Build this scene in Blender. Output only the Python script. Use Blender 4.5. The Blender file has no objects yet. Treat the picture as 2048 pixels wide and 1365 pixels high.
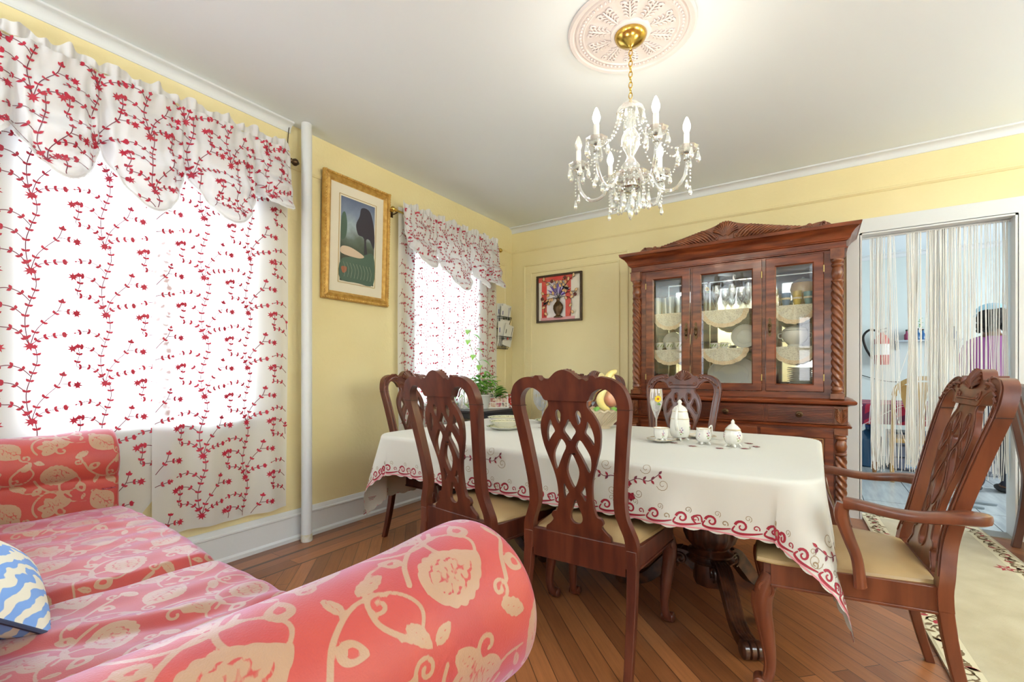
import bpy, bmesh, math, random
import numpy as np
from mathutils import Vector, Matrix, Euler
from mathutils.geometry import tessellate_polygon
PI = math.pi
rnd = random.Random(7)
SC = bpy.context.scene
COL = SC.collection

# ---------------------------------------------------------------- camera, world, lights, exposure
CAMP = (2.964, -4.487, 1.14)
cd = bpy.data.cameras.new('camera'); cam = bpy.data.objects.new('camera', cd); COL.objects.link(cam)
cam.location = CAMP; cam.rotation_euler = (PI/2, 0, math.radians(33.45))
cd.sensor_fit = 'HORIZONTAL'; cd.sensor_width = 36.0; cd.lens = 36.0*920/2048
cd.shift_y = (745-682.5)/2048; cd.clip_start = 0.02; cd.clip_end = 60
SC.camera = cam
SC.view_settings.view_transform = 'Standard'; SC.view_settings.look = 'None'
SC.view_settings.gamma = 1.0; SC.view_settings.use_curve_mapping = False
SC.view_settings.exposure = 0.56
try:
    cy = SC.cycles; cy.use_denoising = True; cy.max_bounces = 10; cy.diffuse_bounces = 5; cy.glossy_bounces = 4
    cy.transmission_bounces = 8; cy.transparent_max_bounces = 24; cy.sample_clamp_indirect = 6.0
    cy.caustics_reflective = False; cy.caustics_refractive = False; cy.blur_glossy = 1.0
except Exception: pass

w = bpy.data.worlds.new('sky'); SC.world = w; w.use_nodes = True
wn = w.node_tree.nodes; wl = w.node_tree.links; wn.clear()
wo = wn.new('ShaderNodeOutputWorld'); wb = wn.new('ShaderNodeBackground')
wb.inputs[0].default_value = (0.90, 0.95, 1.0, 1); wb.inputs[1].default_value = 2.6
wl.new(wb.outputs[0], wo.inputs[0])

def area(name, loc, rot, sx, sy, power, color, spread=PI):
    l = bpy.data.lights.new(name, 'AREA'); l.shape = 'RECTANGLE'; l.size = sx; l.size_y = sy
    l.energy = power; l.color = color; l.spread = spread
    o = bpy.data.objects.new(name, l); COL.objects.link(o); o.location = loc; o.rotation_euler = rot
    o.visible_camera = True
    return o
# daylight outside the two photographed windows (facing +x, into the room)
area('daylight_front_window', (-0.45, -3.45, 1.55), (0, -PI/2, 0), 1.7, 1.35, 70, (0.86, 0.93, 1.0))
area('daylight_corner_window', (-0.45, -1.15, 1.55), (0, -PI/2, 0), 1.7, 0.95, 42, (0.86, 0.93, 1.0))
# fill lights behind two windows added out of view to brighten the room
area('added_daylight_rear', (3.4, -8.55, 1.65), (PI/2, 0, 0), 1.5, 1.5, 25, (0.95, 0.97, 1.0))
area('added_daylight_side', (7.25, -3.9, 1.6), (0, PI/2, 0), 1.5, 1.2, 35, (0.95, 0.97, 1.0))
# light added to brighten the kitchen, from an unseen side window
area('added_daylight_kitchen', (6.75, 1.7, 1.7), (0, PI/2, 0), 1.6, 2.0, 120, (0.90, 0.96, 1.0))
# uplights added out of view to brighten the ceiling and the room
for lx, ly, pw in ((5.9, -4.4, 150), (6.3, -1.4, 105), (1.2, -6.6, 120)): area('added_uplight', (lx, ly, 1.78), (PI, 0, 0), .34, .34, pw, (.82, .92, 1.0))

# ---------------------------------------------------------------- materials
MATS = {}
def new_mat(name):
    m = bpy.data.materials.new(name); m.use_nodes = True
    nt = m.node_tree; nt.nodes.clear()
    out = nt.nodes.new('ShaderNodeOutputMaterial')
    return m, nt, out
def setp(p, **k):
    for a, b in k.items():
        a = a.replace('_', ' ')
        if a in p.inputs:
            p.inputs[a].default_value = b
def rgba(c): return (c[0], c[1], c[2], 1.0)
def srgb(r, g, b):
    f = lambda v: (v/255/12.92) if v/255 <= 0.04045 else ((v/255+0.055)/1.055)**2.4
    return (f(r), f(g), f(b))
def mat(name, color, rough=0.5, metal=0.0, coat=0.0, noise=None, scale=(1, 1, 1), nscale=5.0, bump=0.0, bscale=60.0,
        sheen=0.0, sheen_tint=(1, 1, 1), spec=0.5, trans=0.0, emis=None, estr=0.0, sss=0.0, coords='Object', ior=1.45, nlo=.35, nhi=.65):
    if name in MATS: return MATS[name]
    m, nt, out = new_mat(name)
    p = nt.nodes.new('ShaderNodeBsdfPrincipled'); nt.links.new(p.outputs[0], out.inputs[0])
    setp(p, Base_Color=rgba(color), Roughness=rough, Metallic=metal, IOR=ior)
    p.inputs['Coat Weight'].default_value = coat; p.inputs['Coat Roughness'].default_value = 0.12
    p.inputs['Specular IOR Level'].default_value = spec; p.inputs['Transmission Weight'].default_value = trans
    p.inputs['Sheen Weight'].default_value = sheen; p.inputs['Sheen Roughness'].default_value = 0.4
    p.inputs['Sheen Tint'].default_value = rgba(sheen_tint)
    if emis is not None:
        p.inputs['Emission Color'].default_value = rgba(emis); p.inputs['Emission Strength'].default_value = estr
    if noise is not None or bump > 0:
        tc = nt.nodes.new('ShaderNodeTexCoord'); mp = nt.nodes.new('ShaderNodeMapping')
        mp.inputs['Scale'].default_value = scale
        nt.links.new(tc.outputs[coords], mp.inputs[0])
        if noise is not None:
            n = nt.nodes.new('ShaderNodeTexNoise'); n.inputs['Scale'].default_value = nscale; n.inputs['Detail'].default_value = 5
            r = nt.nodes.new('ShaderNodeValToRGB'); r.color_ramp.elements[0].position = nlo; r.color_ramp.elements[1].position = nhi
            r.color_ramp.elements[0].color = rgba(color); r.color_ramp.elements[1].color = rgba(noise)
            nt.links.new(mp.outputs[0], n.inputs['Vector']); nt.links.new(n.outputs[0], r.inputs[0])
            nt.links.new(r.outputs[0], p.inputs['Base Color'])
        if bump > 0:
            n2 = nt.nodes.new('ShaderNodeTexNoise'); n2.inputs['Scale'].default_value = bscale; n2.inputs['Detail'].default_value = 3
            b = nt.nodes.new('ShaderNodeBump'); b.inputs['Strength'].default_value = bump; b.inputs['Distance'].default_value = 0.01
            nt.links.new(mp.outputs[0], n2.inputs['Vector']); nt.links.new(n2.outputs[0], b.inputs['Height'])
            nt.links.new(b.outputs[0], p.inputs['Normal'])
    MATS[name] = m
    return m
def thin_glass(name, tint=(1, 1, 1), gloss=0.12, rough=0.01, haze=0.0, hazecol=(1, 1, 1)):
    if name in MATS: return MATS[name]
    m, nt, out = new_mat(name); N = nt.nodes; L = nt.links
    t = N.new('ShaderNodeBsdfTransparent'); t.inputs[0].default_value = rgba(tint)
    g = N.new('ShaderNodeBsdfGlossy'); g.inputs['Roughness'].default_value = rough; g.inputs[0].default_value = (1, 1, 1, 1)
    lw = N.new('ShaderNodeLayerWeight'); lw.inputs[0].default_value = 0.35
    ad = N.new('ShaderNodeMath'); ad.operation = 'MULTIPLY_ADD'; ad.inputs[1].default_value = 0.75; ad.inputs[2].default_value = gloss
    ad.use_clamp = True
    mx = N.new('ShaderNodeMixShader'); L.new(lw.outputs['Facing'], ad.inputs[0]); L.new(ad.outputs[0], mx.inputs[0])
    L.new(t.outputs[0], mx.inputs[1]); L.new(g.outputs[0], mx.inputs[2])
    last = mx
    if haze > 0:
        d = N.new('ShaderNodeBsdfDiffuse'); d.inputs[0].default_value = rgba(hazecol)
        m2 = N.new('ShaderNodeMixShader'); m2.inputs[0].default_value = haze
        L.new(mx.outputs[0], m2.inputs[1]); L.new(d.outputs[0], m2.inputs[2]); last = m2
    L.new(last.outputs[0], out.inputs[0]); MATS[name] = m
    return m
def sheer(name, color, clear=0.2, back=0.6):
    m, nt, out = new_mat(name); N = nt.nodes; L = nt.links
    d = N.new('ShaderNodeBsdfDiffuse'); d.inputs[0].default_value = rgba(color)
    tl = N.new('ShaderNodeBsdfTranslucent'); tl.inputs[0].default_value = rgba(color)
    tr = N.new('ShaderNodeBsdfTransparent')
    a = N.new('ShaderNodeMixShader'); a.inputs[0].default_value = back
    b = N.new('ShaderNodeMixShader'); b.inputs[0].default_value = clear
    L.new(d.outputs[0], a.inputs[1]); L.new(tl.outputs[0], a.inputs[2])
    L.new(a.outputs[0], b.inputs[1]); L.new(tr.outputs[0], b.inputs[2]); L.new(b.outputs[0], out.inputs[0])
    MATS[name] = m
    return m
W_DK = mat('mahogany', (0.062, 0.014, 0.008), 0.34, coat=0.25, noise=(0.125, 0.031, 0.015), scale=(6, 6, 0.8), nscale=4)
W_MD = mat('mahogany_lit', (0.088, 0.022, 0.010), 0.34, coat=0.28, noise=(0.165, 0.045, 0.018), scale=(5, 5, 0.8), nscale=4)  # lighter copy of the chair mahogany, stronger light put into its colour
W_CAB = mat('cabinet_cherry', (0.085, 0.016, 0.005), 0.30, coat=0.22, noise=(0.235, 0.055, 0.017), scale=(1.5, 8, 8), nscale=3)
W_CARV = mat('carved_cherry', (0.12, 0.030, 0.010), 0.30, coat=0.4, noise=(0.25, 0.078, 0.027), scale=(3, 3, 3), nscale=6)
W_TBL = mat('dark_walnut', (0.030, 0.012, 0.008), 0.30, coat=0.5, noise=(0.10, 0.030, 0.014), scale=(5, 5, 2), nscale=5)
LEATHER = mat('tan_leather', (0.34, 0.215, 0.095), 0.38, noise=(0.43, 0.295, 0.14), nscale=2.5, bump=0.05, bscale=220)
WHITE = mat('white_paint', (0.68, 0.70, 0.71), 0.45, bump=0.08, bscale=25)
CEIL = mat('ceiling_paint', (0.80, 0.86, 0.90), 0.8, bump=0.04, bscale=8)
BRASS = mat('brass', (0.62, 0.42, 0.10), 0.22, metal=1.0)
BRONZE = mat('antique_bronze', (0.10, 0.06, 0.03), 0.35, metal=0.9)
IRON = mat('black_iron', (0.02, 0.018, 0.016), 0.5, metal=0.6)
CHINA = mat('white_porcelain', (0.78, 0.77, 0.72), 0.18, coat=0.4)
GOLD = mat('gilt_line', (0.50, 0.34, 0.12), 0.35, metal=0.5)

# ---------------------------------------------------------------- mesh builder
class MB:
    def __init__(s): s.v = []; s.f = []; s.m = []; s.M = Matrix.Identity(4); s.mi = 0
    def _a(s, vs, fs, mi=None):
        b = len(s.v); M = s.M
        s.v += [tuple(M @ Vector(p)) for p in vs]
        s.f += [tuple(b+i for i in f) for f in fs]; s.m += [s.mi if mi is None else mi]*len(fs)
        return s
    def box(s, x0, x1, y0, y1, z0, z1, mi=None):
        v = [(x0,y0,z0),(x1,y0,z0),(x1,y1,z0),(x0,y1,z0),(x0,y0,z1),(x1,y0,z1),(x1,y1,z1),(x0,y1,z1)]
        return s._a(v, [(0,3,2,1),(4,5,6,7),(0,1,5,4),(1,2,6,5),(2,3,7,6),(3,0,4,7)], mi)
    def lathe(s, prof, n=24, c=(0,0,0), mi=None, twist=None, lobes=None, sx=1, sy=1):
        vs = []
        for i, (r, z) in enumerate(prof):
            for k in range(n):
                a = 2*PI*k/n; rr = r
                if lobes: rr = r*(1+lobes[1]*math.cos(lobes[0]*a + (lobes[2]*z if len(lobes) > 2 else 0)))
                vs.append((c[0]+sx*rr*math.cos(a), c[1]+sy*rr*math.sin(a), c[2]+z))
        fs = []
        for i in range(len(prof)-1):
            for k in range(n):
                k2 = (k+1) % n
                fs.append((i*n+k, i*n+k2, (i+1)*n+k2, (i+1)*n+k))
        if prof[0][0] > 1e-5: fs.append(tuple(range(n-1, -1, -1)))
        if prof[-1][0] > 1e-5: fs.append(tuple((len(prof)-1)*n+k for k in range(n)))
        return s._a(vs, fs, mi)
    def sph(s, c, r, n=12, mi=None, sc=(1,1,1)):
        h = max(4, n//2)
        vs = []; fs = []
        for i in range(h+1):
            t = PI*i/h
            for k in range(n):
                a = 2*PI*k/n
                vs.append((c[0]+sc[0]*r*math.sin(t)*math.cos(a), c[1]+sc[1]*r*math.sin(t)*math.sin(a), c[2]-sc[2]*r*math.cos(t)))
        for i in range(h):
            for k in range(n):
                k2 = (k+1) % n
                if i == 0: fs.append((k, (i+1)*n+k2, (i+1)*n+k)) if False else fs.append((i*n+k, i*n+k2, (i+1)*n+k2, (i+1)*n+k))
                else: fs.append((i*n+k, i*n+k2, (i+1)*n+k2, (i+1)*n+k))
        return s._a(vs, fs, mi)
    def tube(s, pts, r, n=8, mi=None, closed=False, flat=None, caps=True, up=None):
        """r: number or list; flat=(a,b): elliptical section scale along (side, normal)."""
        pts = [Vector(p) for p in pts]; N = len(pts)
        rs = r if isinstance(r, (list, tuple)) else [r]*N
        vs = []; prev = None
        fa, fb = flat if flat else (1, 1)
        for i in range(N):
            if closed: t = pts[(i+1) % N]-pts[i-1]
            else: t = pts[min(i+1, N-1)]-pts[max(i-1, 0)]
            if t.length < 1e-9: t = Vector((0,0,1))
            t.normalize()
            if up is not None:
                u = Vector(up); a = t.cross(u)
                if a.length < 1e-4: a = t.orthogonal()
                a.normalize(); b = a.cross(t); b.normalize()
            elif prev is None:
                a = t.orthogonal().normalized(); b = t.cross(a).normalized()
            else:
                a = (prev - t*prev.dot(t))
                if a.length < 1e-5: a = t.orthogonal()
                a.normalize(); b = t.cross(a).normalized()
            prev = a
            for k in range(n):
                q = 2*PI*k/n
                vs.append(tuple(pts[i] + a*(fa*rs[i]*math.cos(q)) + b*(fb*rs[i]*math.sin(q))))
        fs = []
        for i in range(N if closed else N-1):
            j = (i+1) % N
            for k in range(n):
                k2 = (k+1) % n
                fs.append((i*n+k, i*n+k2, j*n+k2, j*n+k))
        if not closed and caps:
            fs.append(tuple(range(n-1, -1, -1))); fs.append(tuple((N-1)*n+k for k in range(n)))
        return s._a(vs, fs, mi)
    def loft(s, rings, mi=None, cap=True, closed=False):
        n = len(rings[0]); vs = [p for r in rings for p in r]; fs = []
        R = len(rings)
        for i in range(R if closed else R-1):
            j = (i+1) % R
            for k in range(n):
                k2 = (k+1) % n
                fs.append((i*n+k, i*n+k2, j*n+k2, j*n+k))
        if cap and not closed:
            fs.append(tuple(range(n-1, -1, -1))); fs.append(tuple((R-1)*n+k for k in range(n)))
        return s._a(vs, fs, mi)
    def prism(s, poly, t0, t1, axis='y', holes=(), mi=None, warp=None):
        """poly in 2D, extruded along axis between t0 and t1 (axis y: poly=(x,z); z: (x,y); x: (y,z))."""
        loops = [list(poly)]+[list(h) for h in holes]
        tri = tessellate_polygon([[Vector((p[0], p[1], 0)) for p in l] for l in loops])
        flat = [p for l in loops for p in l]
        def P(p, t):
            q = {'y': (p[0], t, p[1]), 'z': (p[0], p[1], t), 'x': (t, p[0], p[1])}[axis]
            return warp(q) if warp else q
        n = len(flat)
        vs = [P(p, t0) for p in flat]+[P(p, t1) for p in flat]
        fs = []
        for a, b, c in tri:
            fs.append((a, b, c)); fs.append((n+c, n+b, n+a))
        o = 0
        for l in loops:
            m = len(l)
            for i in range(m):
                j = (i+1) % m
                fs.append((o+i, o+j, n+o+j, n+o+i))
            o += m
        return s._a(vs, fs, mi)
    def grid(s, fn, nu, nv, mi=None, wrap=False, mfn=None):
        vs = [fn(i/(nu if wrap else nu), j/nv) for j in range(nv+1) for i in range(nu+(0 if wrap else 1))]
        w_ = nu if wrap else nu+1
        fs = []
        for j in range(nv):
            for i in range(nu):
                i2 = (i+1) % w_
                fs.append((j*w_+i, j*w_+i2, (j+1)*w_+i2, (j+1)*w_+i))
        return s._a(vs, fs, mi)
    def build(s, name, mats, parent=None, smooth=True, bevel=0, recalc=True, ang=40):
        me = bpy.data.meshes.new(name); me.from_pydata(s.v, [], s.f)
        if not isinstance(mats, (list, tuple)): mats = [mats]
        for m in mats: me.materials.append(m)
        if len(mats) > 1: me.polygons.foreach_set('material_index', [min(i, len(mats)-1) for i in s.m])
        if recalc:
            bm = bmesh.new(); bm.from_mesh(me); bmesh.ops.recalc_face_normals(bm, faces=bm.faces[:]); bm.to_mesh(me); bm.free()
        me.update()
        if smooth:
            me.polygons.foreach_set('use_smooth', [True]*len(me.polygons))
            me.set_sharp_from_angle(angle=math.radians(ang))
        o = bpy.data.objects.new(name, me); COL.objects.link(o)
        if parent is not None: o.parent = parent
        if bevel:
            b = o.modifiers.new('bevel', 'BEVEL'); b.width = bevel; b.segments = 2; b.limit_method = 'ANGLE'; b.angle_limit = math.radians(35)
        return o
def tag(o, label=None, cat=None, group=None, kind=None):
    if label: o['label'] = label
    if cat: o['category'] = cat
    if group: o['group'] = group
    if kind: o['kind'] = kind
    return o
def thing(name, label, cat, loc=(0,0,0), rz=0.0, group=None):
    o = bpy.data.objects.new(name, None); COL.objects.link(o); o.location = loc; o.rotation_euler = (0, 0, rz)
    o.empty_display_size = 0.05
    return tag(o, label, cat, group)
def struct(name, mb, m, **k):
    return tag(mb.build(name, m, **k), kind='structure')
def dup(root, loc=None, rz=None, label=None, group=None, scale=None):
    r = root.copy(); COL.objects.link(r)
    if loc is not None: r.location = loc
    if rz is not None: r.rotation_euler = (0, 0, rz)
    if scale is not None: r.scale = scale
    if label: r['label'] = label
    if group: r['group'] = group
    for ch in list(root.children):
        c = ch.copy(); COL.objects.link(c); c.parent = r
        for g in list(ch.children):
            d = g.copy(); COL.objects.link(d); d.parent = c
    return r
def bez(p, n=12):
    """Catmull-Rom through the points p (any dimension)."""
    out = []; P = [p[0]]+list(p)+[p[-1]]
    for i in range(1, len(P)-2):
        a, b, c, d = P[i-1], P[i], P[i+1], P[i+2]
        for k in range(n):
            t = k/n
            out.append(tuple(0.5*((2*b[q])+(-a[q]+c[q])*t+(2*a[q]-5*b[q]+4*c[q]-d[q])*t*t+(-a[q]+3*b[q]-3*c[q]+d[q])*t**3) for q in range(len(b))))
    out.append(tuple(p[-1]))
    return out
def bezc(p, n=8):
    """closed Catmull-Rom."""
    N = len(p); out = []
    for i in range(N):
        a, b, c, d = p[(i-1) % N], p[i], p[(i+1) % N], p[(i+2) % N]
        for k in range(n):
            t = k/n
            out.append(tuple(0.5*((2*b[q])+(-a[q]+c[q])*t+(2*a[q]-5*b[q]+4*c[q]-d[q])*t*t+(-a[q]+3*b[q]-3*c[q]+d[q])*t**3) for q in range(len(b))))
    return out
def spiral(c, r0, r1, a0, turns, n=24):
    return [(c[0]+(r0+(r1-r0)*i/n)*math.cos(a0+turns*2*PI*i/n), c[1]+(r0+(r1-r0)*i/n)*math.sin(a0+turns*2*PI*i/n)) for i in range(n+1)]
# ================================================================= SHELL
H = 2.815; RX = 6.9; RY = -8.2; WT = 0.14
def floor_mat():
    m, nt, out = new_mat('wood_floor'); N = nt.nodes; L = nt.links
    p = N.new('ShaderNodeBsdfPrincipled'); L.new(p.outputs[0], out.inputs[0])
    p.inputs['Coat Weight'].default_value = 0.25; p.inputs['Coat Roughness'].default_value = 0.22
    tc = N.new('ShaderNodeTexCoord')
    def bricks(rot, wdt, seed, off):
        mp = N.new('ShaderNodeMapping'); mp.inputs['Rotation'].default_value = (0, 0, rot); mp.inputs['Location'].default_value = off
        L.new(tc.outputs['Object'], mp.inputs[0])
        b = N.new('ShaderNodeTexBrick'); b.offset = 0.37; b.offset_frequency = 2; b.squash = 1
        b.inputs['Scale'].default_value = 1; b.inputs['Brick Width'].default_value = 1.9; b.inputs['Row Height'].default_value = wdt
        b.inputs['Mortar Size'].default_value = 0.0016; b.inputs['Mortar Smooth'].default_value = 0.3; b.inputs['Bias'].default_value = 0
        b.inputs['Color1'].default_value = (0, 0, 0, 1); b.inputs['Color2'].default_value = (1, 1, 1, 1); b.inputs['Mortar'].default_value = (0.5, 0.5, 0.5, 1)
        L.new(mp.outputs[0], b.inputs['Vector'])
        n = N.new('ShaderNodeTexNoise'); n.inputs['Scale'].default_value = 3.0; n.inputs['Detail'].default_value = 7; n.inputs['Roughness'].default_value = .65
        m2 = N.new('ShaderNodeMapping'); m2.inputs['Scale'].default_value = (1.5, 22, 1); L.new(mp.outputs[0], m2.inputs[0]); L.new(m2.outputs[0], n.inputs['Vector'])
        return b, n
    def mixc(f, a, b):
        x = N.new('ShaderNodeMix'); x.data_type = 'RGBA'
        if hasattr(f, 'links') or hasattr(f, 'node'): L.new(f, x.inputs[0])
        else: x.inputs[0].default_value = f
        for s, v in ((6, a), (7, b)):
            if hasattr(v, 'node'): L.new(v, x.inputs[s])
            else: x.inputs[s].default_value = rgba(v)
        return x.outputs[2]
    def ramp(fac, a, b, lo=.3, hi=.7):
        r = N.new('ShaderNodeValToRGB'); r.color_ramp.elements[0].position = lo; r.color_ramp.elements[1].position = hi
        r.color_ramp.elements[0].color = rgba(a); r.color_ramp.elements[1].color = rgba(b); L.new(fac, r.inputs[0]); return r.outputs[0]
    cols = []; facs = []
    for rot, wd, off in ((math.radians(-135), 0.074, (0, 0.02, 0)), (math.radians(-90), 0.10, (0.3, 0.0, 0))):
        b, n = bricks(rot, wd, 1, off)
        tone = ramp(b.outputs['Color'], (0.20, 0.068, 0.024), (0.36, 0.135, 0.048), .1, .9)
        grain = ramp(n.outputs[0], (0.55, 0.50, 0.48), (1.12, 1.08, 1.0), .33, .68)
        mu = N.new('ShaderNodeMix'); mu.data_type = 'RGBA'; mu.blend_type = 'MULTIPLY'; mu.inputs[0].default_value = 0.55
        L.new(tone, mu.inputs[6]); L.new(grain, mu.inputs[7])
        cols.append(mixc(b.outputs['Fac'], mu.outputs[2], (0.035, 0.012, 0.006))); facs.append(b.outputs['Fac'])
    sx = N.new('ShaderNodeSeparateXYZ'); L.new(tc.outputs['Object'], sx.inputs[0])
    lt = N.new('ShaderNodeMath'); lt.operation = 'LESS_THAN'; lt.inputs[1].default_value = 0.40; L.new(sx.outputs[0], lt.inputs[0])
    both = mixc(lt.outputs[0], cols[0], cols[1])
    # worn dark inlay lines of the border
    for xl, wd in ((0.405, 0.006), (0.215, 0.010)):
        c = N.new('ShaderNodeMath'); c.operation = 'COMPARE'; c.inputs[1].default_value = xl; c.inputs[2].default_value = wd
        L.new(sx.outputs[0], c.inputs[0]); both = mixc(c.outputs[0], both, (0.06, 0.022, 0.010))
    # greyish scuffs
    n3 = N.new('ShaderNodeTexNoise'); n3.inputs['Scale'].default_value = 1.6; n3.inputs['Detail'].default_value = 8; n3.inputs['Roughness'].default_value = .7
    L.new(tc.outputs['Object'], n3.inputs['Vector'])
    sc = ramp(n3.outputs[0], (0, 0, 0), (0.35, 0.35, 0.35), .52, .72)
    both = mixc(sc, both, (0.26, 0.145, 0.085))
    L.new(both, p.inputs['Base Color'])
    rr = N.new('ShaderNodeMapRange'); rr.inputs[3].default_value = 0.24; rr.inputs[4].default_value = 0.5; L.new(n3.outputs[0], rr.inputs[0])
    L.new(rr.outputs[0], p.inputs['Roughness'])
    bp = N.new('ShaderNodeBump'); bp.inputs['Strength'].default_value = 0.25; bp.inputs['Distance'].default_value = 0.002; bp.invert = True
    L.new(facs[0], bp.inputs['Height']); L.new(bp.outputs[0], p.inputs['Normal'])
    return m
def tile_mat():
    m, nt, out = new_mat('kitchen_tile'); N = nt.nodes; L = nt.links
    p = N.new('ShaderNodeBsdfPrincipled'); L.new(p.outputs[0], out.inputs[0]); p.inputs['Roughness'].default_value = 0.22
    tc = N.new('ShaderNodeTexCoord'); mp = N.new('ShaderNodeMapping'); mp.inputs['Rotation'].default_value = (0, 0, -PI/2); mp.inputs['Location'].default_value = (0.1, 0.0, 0)
    mp.inputs['Location'].default_value = (0.55, 0.28, 0)
    L.new(tc.outputs['Object'], mp.inputs[0])
    b = N.new('ShaderNodeTexBrick'); b.offset = 0.5; b.inputs['Scale'].default_value = 1
    b.inputs['Brick Width'].default_value = 1.25; b.inputs['Row Height'].default_value = 0.38; b.inputs['Mortar Size'].default_value = 0.0035
    b.inputs['Color1'].default_value = (0.52, 0.56, 0.57, 1); b.inputs['Color2'].default_value = (0.62, 0.65, 0.65, 1); b.inputs['Mortar'].default_value = (0.07, 0.08, 0.09, 1)
    L.new(mp.outputs[0], b.inputs['Vector'])
    n = N.new('ShaderNodeTexNoise'); m2 = N.new('ShaderNodeMapping'); m2.inputs['Scale'].default_value = (1.5, 14, 1)
    L.new(mp.outputs[0], m2.inputs[0]); L.new(m2.outputs[0], n.inputs['Vector']); n.inputs['Scale'].default_value = 1.5; n.inputs['Detail'].default_value = 6
    r = N.new('ShaderNodeValToRGB'); r.color_ramp.elements[0].position = .3; r.color_ramp.elements[1].position = .65
    r.color_ramp.elements[0].color = (.72, .74, .76, 1); r.color_ramp.elements[1].color = (1, 1, 1, 1); L.new(n.outputs[0], r.inputs[0])
    mu = N.new('ShaderNodeMix'); mu.data_type = 'RGBA'; mu.blend_type = 'MULTIPLY'; mu.inputs[0].default_value = 1
    L.new(b.outputs['Color'], mu.inputs[6]); L.new(r.outputs[0], mu.inputs[7]); L.new(mu.outputs[2], p.inputs['Base Color'])
    return m
YEL = mat('yellow_wall_paint', (0.79, 0.69, 0.40), 0.62, noise=(0.755, 0.645, 0.35), nscale=1.4, bump=0.22, bscale=38)
KW = mat('kitchen_wall_paint', (0.63, 0.69, 0.67), 0.6)
mb = MB(); mb.box(0, RX, RY, 0, -0.05, 0); struct('floor', mb, floor_mat(), smooth=False)
mb = MB(); mb.box(2.7, 6.6, 0, 3.5, -0.05, 0.0); struct('floor_kitchen', mb, tile_mat(), smooth=False)
mb = MB(); mb.box(0, RX, RY, 0, H, H+.05); struct('ceiling', mb, CEIL, smooth=False)
mb = MB(); mb.box(2.7, 6.6, WT, 3.5, 2.74, 2.79); struct('ceiling_kitchen', mb, CEIL, smooth=False)
def holed(x0, x1, z0, z1, holes, t0, t1, axis):
    """wall slab of boxes round rectangular holes, sorted along its length."""
    mb = MB()
    def bx(a, b, c, d):
        if b-a < 1e-6 or d-c < 1e-6: return
        if axis == 'y': mb.box(t0, t1, a, b, c, d)
        else: mb.box(a, b, t0, t1, c, d)
    cur = x0
    for (a, b, c, d) in sorted(holes):
        bx(cur, a, z0, z1); bx(a, b, z0, c); bx(a, b, d, z1); cur = b
    bx(cur, x1, z0, z1)
    return mb
W1 = (-3.98, -2.99, 0.86, 2.30); W2 = (-1.58, -0.74, 0.86, 2.30)
DR = (3.25, 4.10, 0.0, 2.215)
struct('wall_left', holed(RY, 0, 0, H, [W1, W2], -WT, 0, 'y'), YEL, smooth=False)
struct('wall_back', holed(0, RX, 0, H, [DR], 0, WT, 'x'), YEL, smooth=False)
W3 = (-4.55, -3.25, 0.85, 2.35); W4 = (2.6, 4.2, 0.9, 2.4)  # openings added in the unseen walls to let fill light in
struct('wall_right', holed(RY, 0, 0, H, [W3], RX, RX+WT, 'y'), YEL, smooth=False)
struct('wall_rear', holed(0, RX, 0, H, [W4], RY-WT, RY, 'x'), YEL, smooth=False)
mb = MB(); mb.box(2.62, 2.7, WT, 3.5, 0, 2.79); struct('wall_kitchen_left', mb, KW, smooth=False)
mb = MB(); mb.box(2.62, 6.68, 3.5, 3.58, 0, 2.79); struct('wall_kitchen_back', mb, KW, smooth=False)
struct('wall_kitchen_right', holed(WT, 3.5, 0, 2.79, [(0.7, 2.7, 0.9, 2.4)], 6.6, 6.68, 'y'), KW, smooth=False)
mb = MB(); mb.box(2.7, DR[0], WT, WT+.012, 0, 2.74); mb.box(DR[1], 6.6, WT, WT+.012, 0, 2.74); mb.box(DR[0], DR[1], WT, WT+.012, DR[3], 2.74)
struct('wall_kitchen_front', mb, KW, smooth=False)
# windows: casing, sashes, panes
PANE = thin_glass('window_glass', gloss=0.04)
def window(n, y0, y1, z0, z1, xs, inward=1):
    f = MB(); t = 0.045
    xi, xo = xs
    for a, b, c, d in ((y0, y0+t, z0, z1), (y1-t, y1, z0, z1), (y0+t, y1-t, z0, z0+t), (y0+t, y1-t, z1-t, z1), (y0+t, y1-t, (z0+z1)/2-.02, (z0+z1)/2+.02)):
        f.box(xo, xi, a, b, c, d)
    fr = struct('window_%d' % n, f, WHITE, smooth=False)
    g = MB(); xm = (xi+xo)/2
    g.box(xm-.002, xm+.002, y0+t, y1-t, z0+t, (z0+z1)/2-.02); g.box(xm-.002, xm+.002, y0+t, y1-t, (z0+z1)/2+.02, z1-t)
    g.build('pane', PANE, fr, smooth=False)
    c = MB(); k = 0.07
    s = 0.0
    c.box(0, .018, y0-k, y0, z0-k, z1+k); c.box(0, .018, y1, y1+k, z0-k, z1+k); c.box(0, .018, y0, y1, z1, z1+k); c.box(0, .018, y0, y1, z0-k, z0-.025)
    c.build('casing', WHITE, fr, smooth=False)
    c = MB(); c.box(-.06, .045, y0-k, y1+k, z0-.025, z0); c.build('sill', WHITE, fr, smooth=False, bevel=.004)
window(1, *W1, (-.05, -.09)); window(2, *W2, (-.05, -.09))
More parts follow.
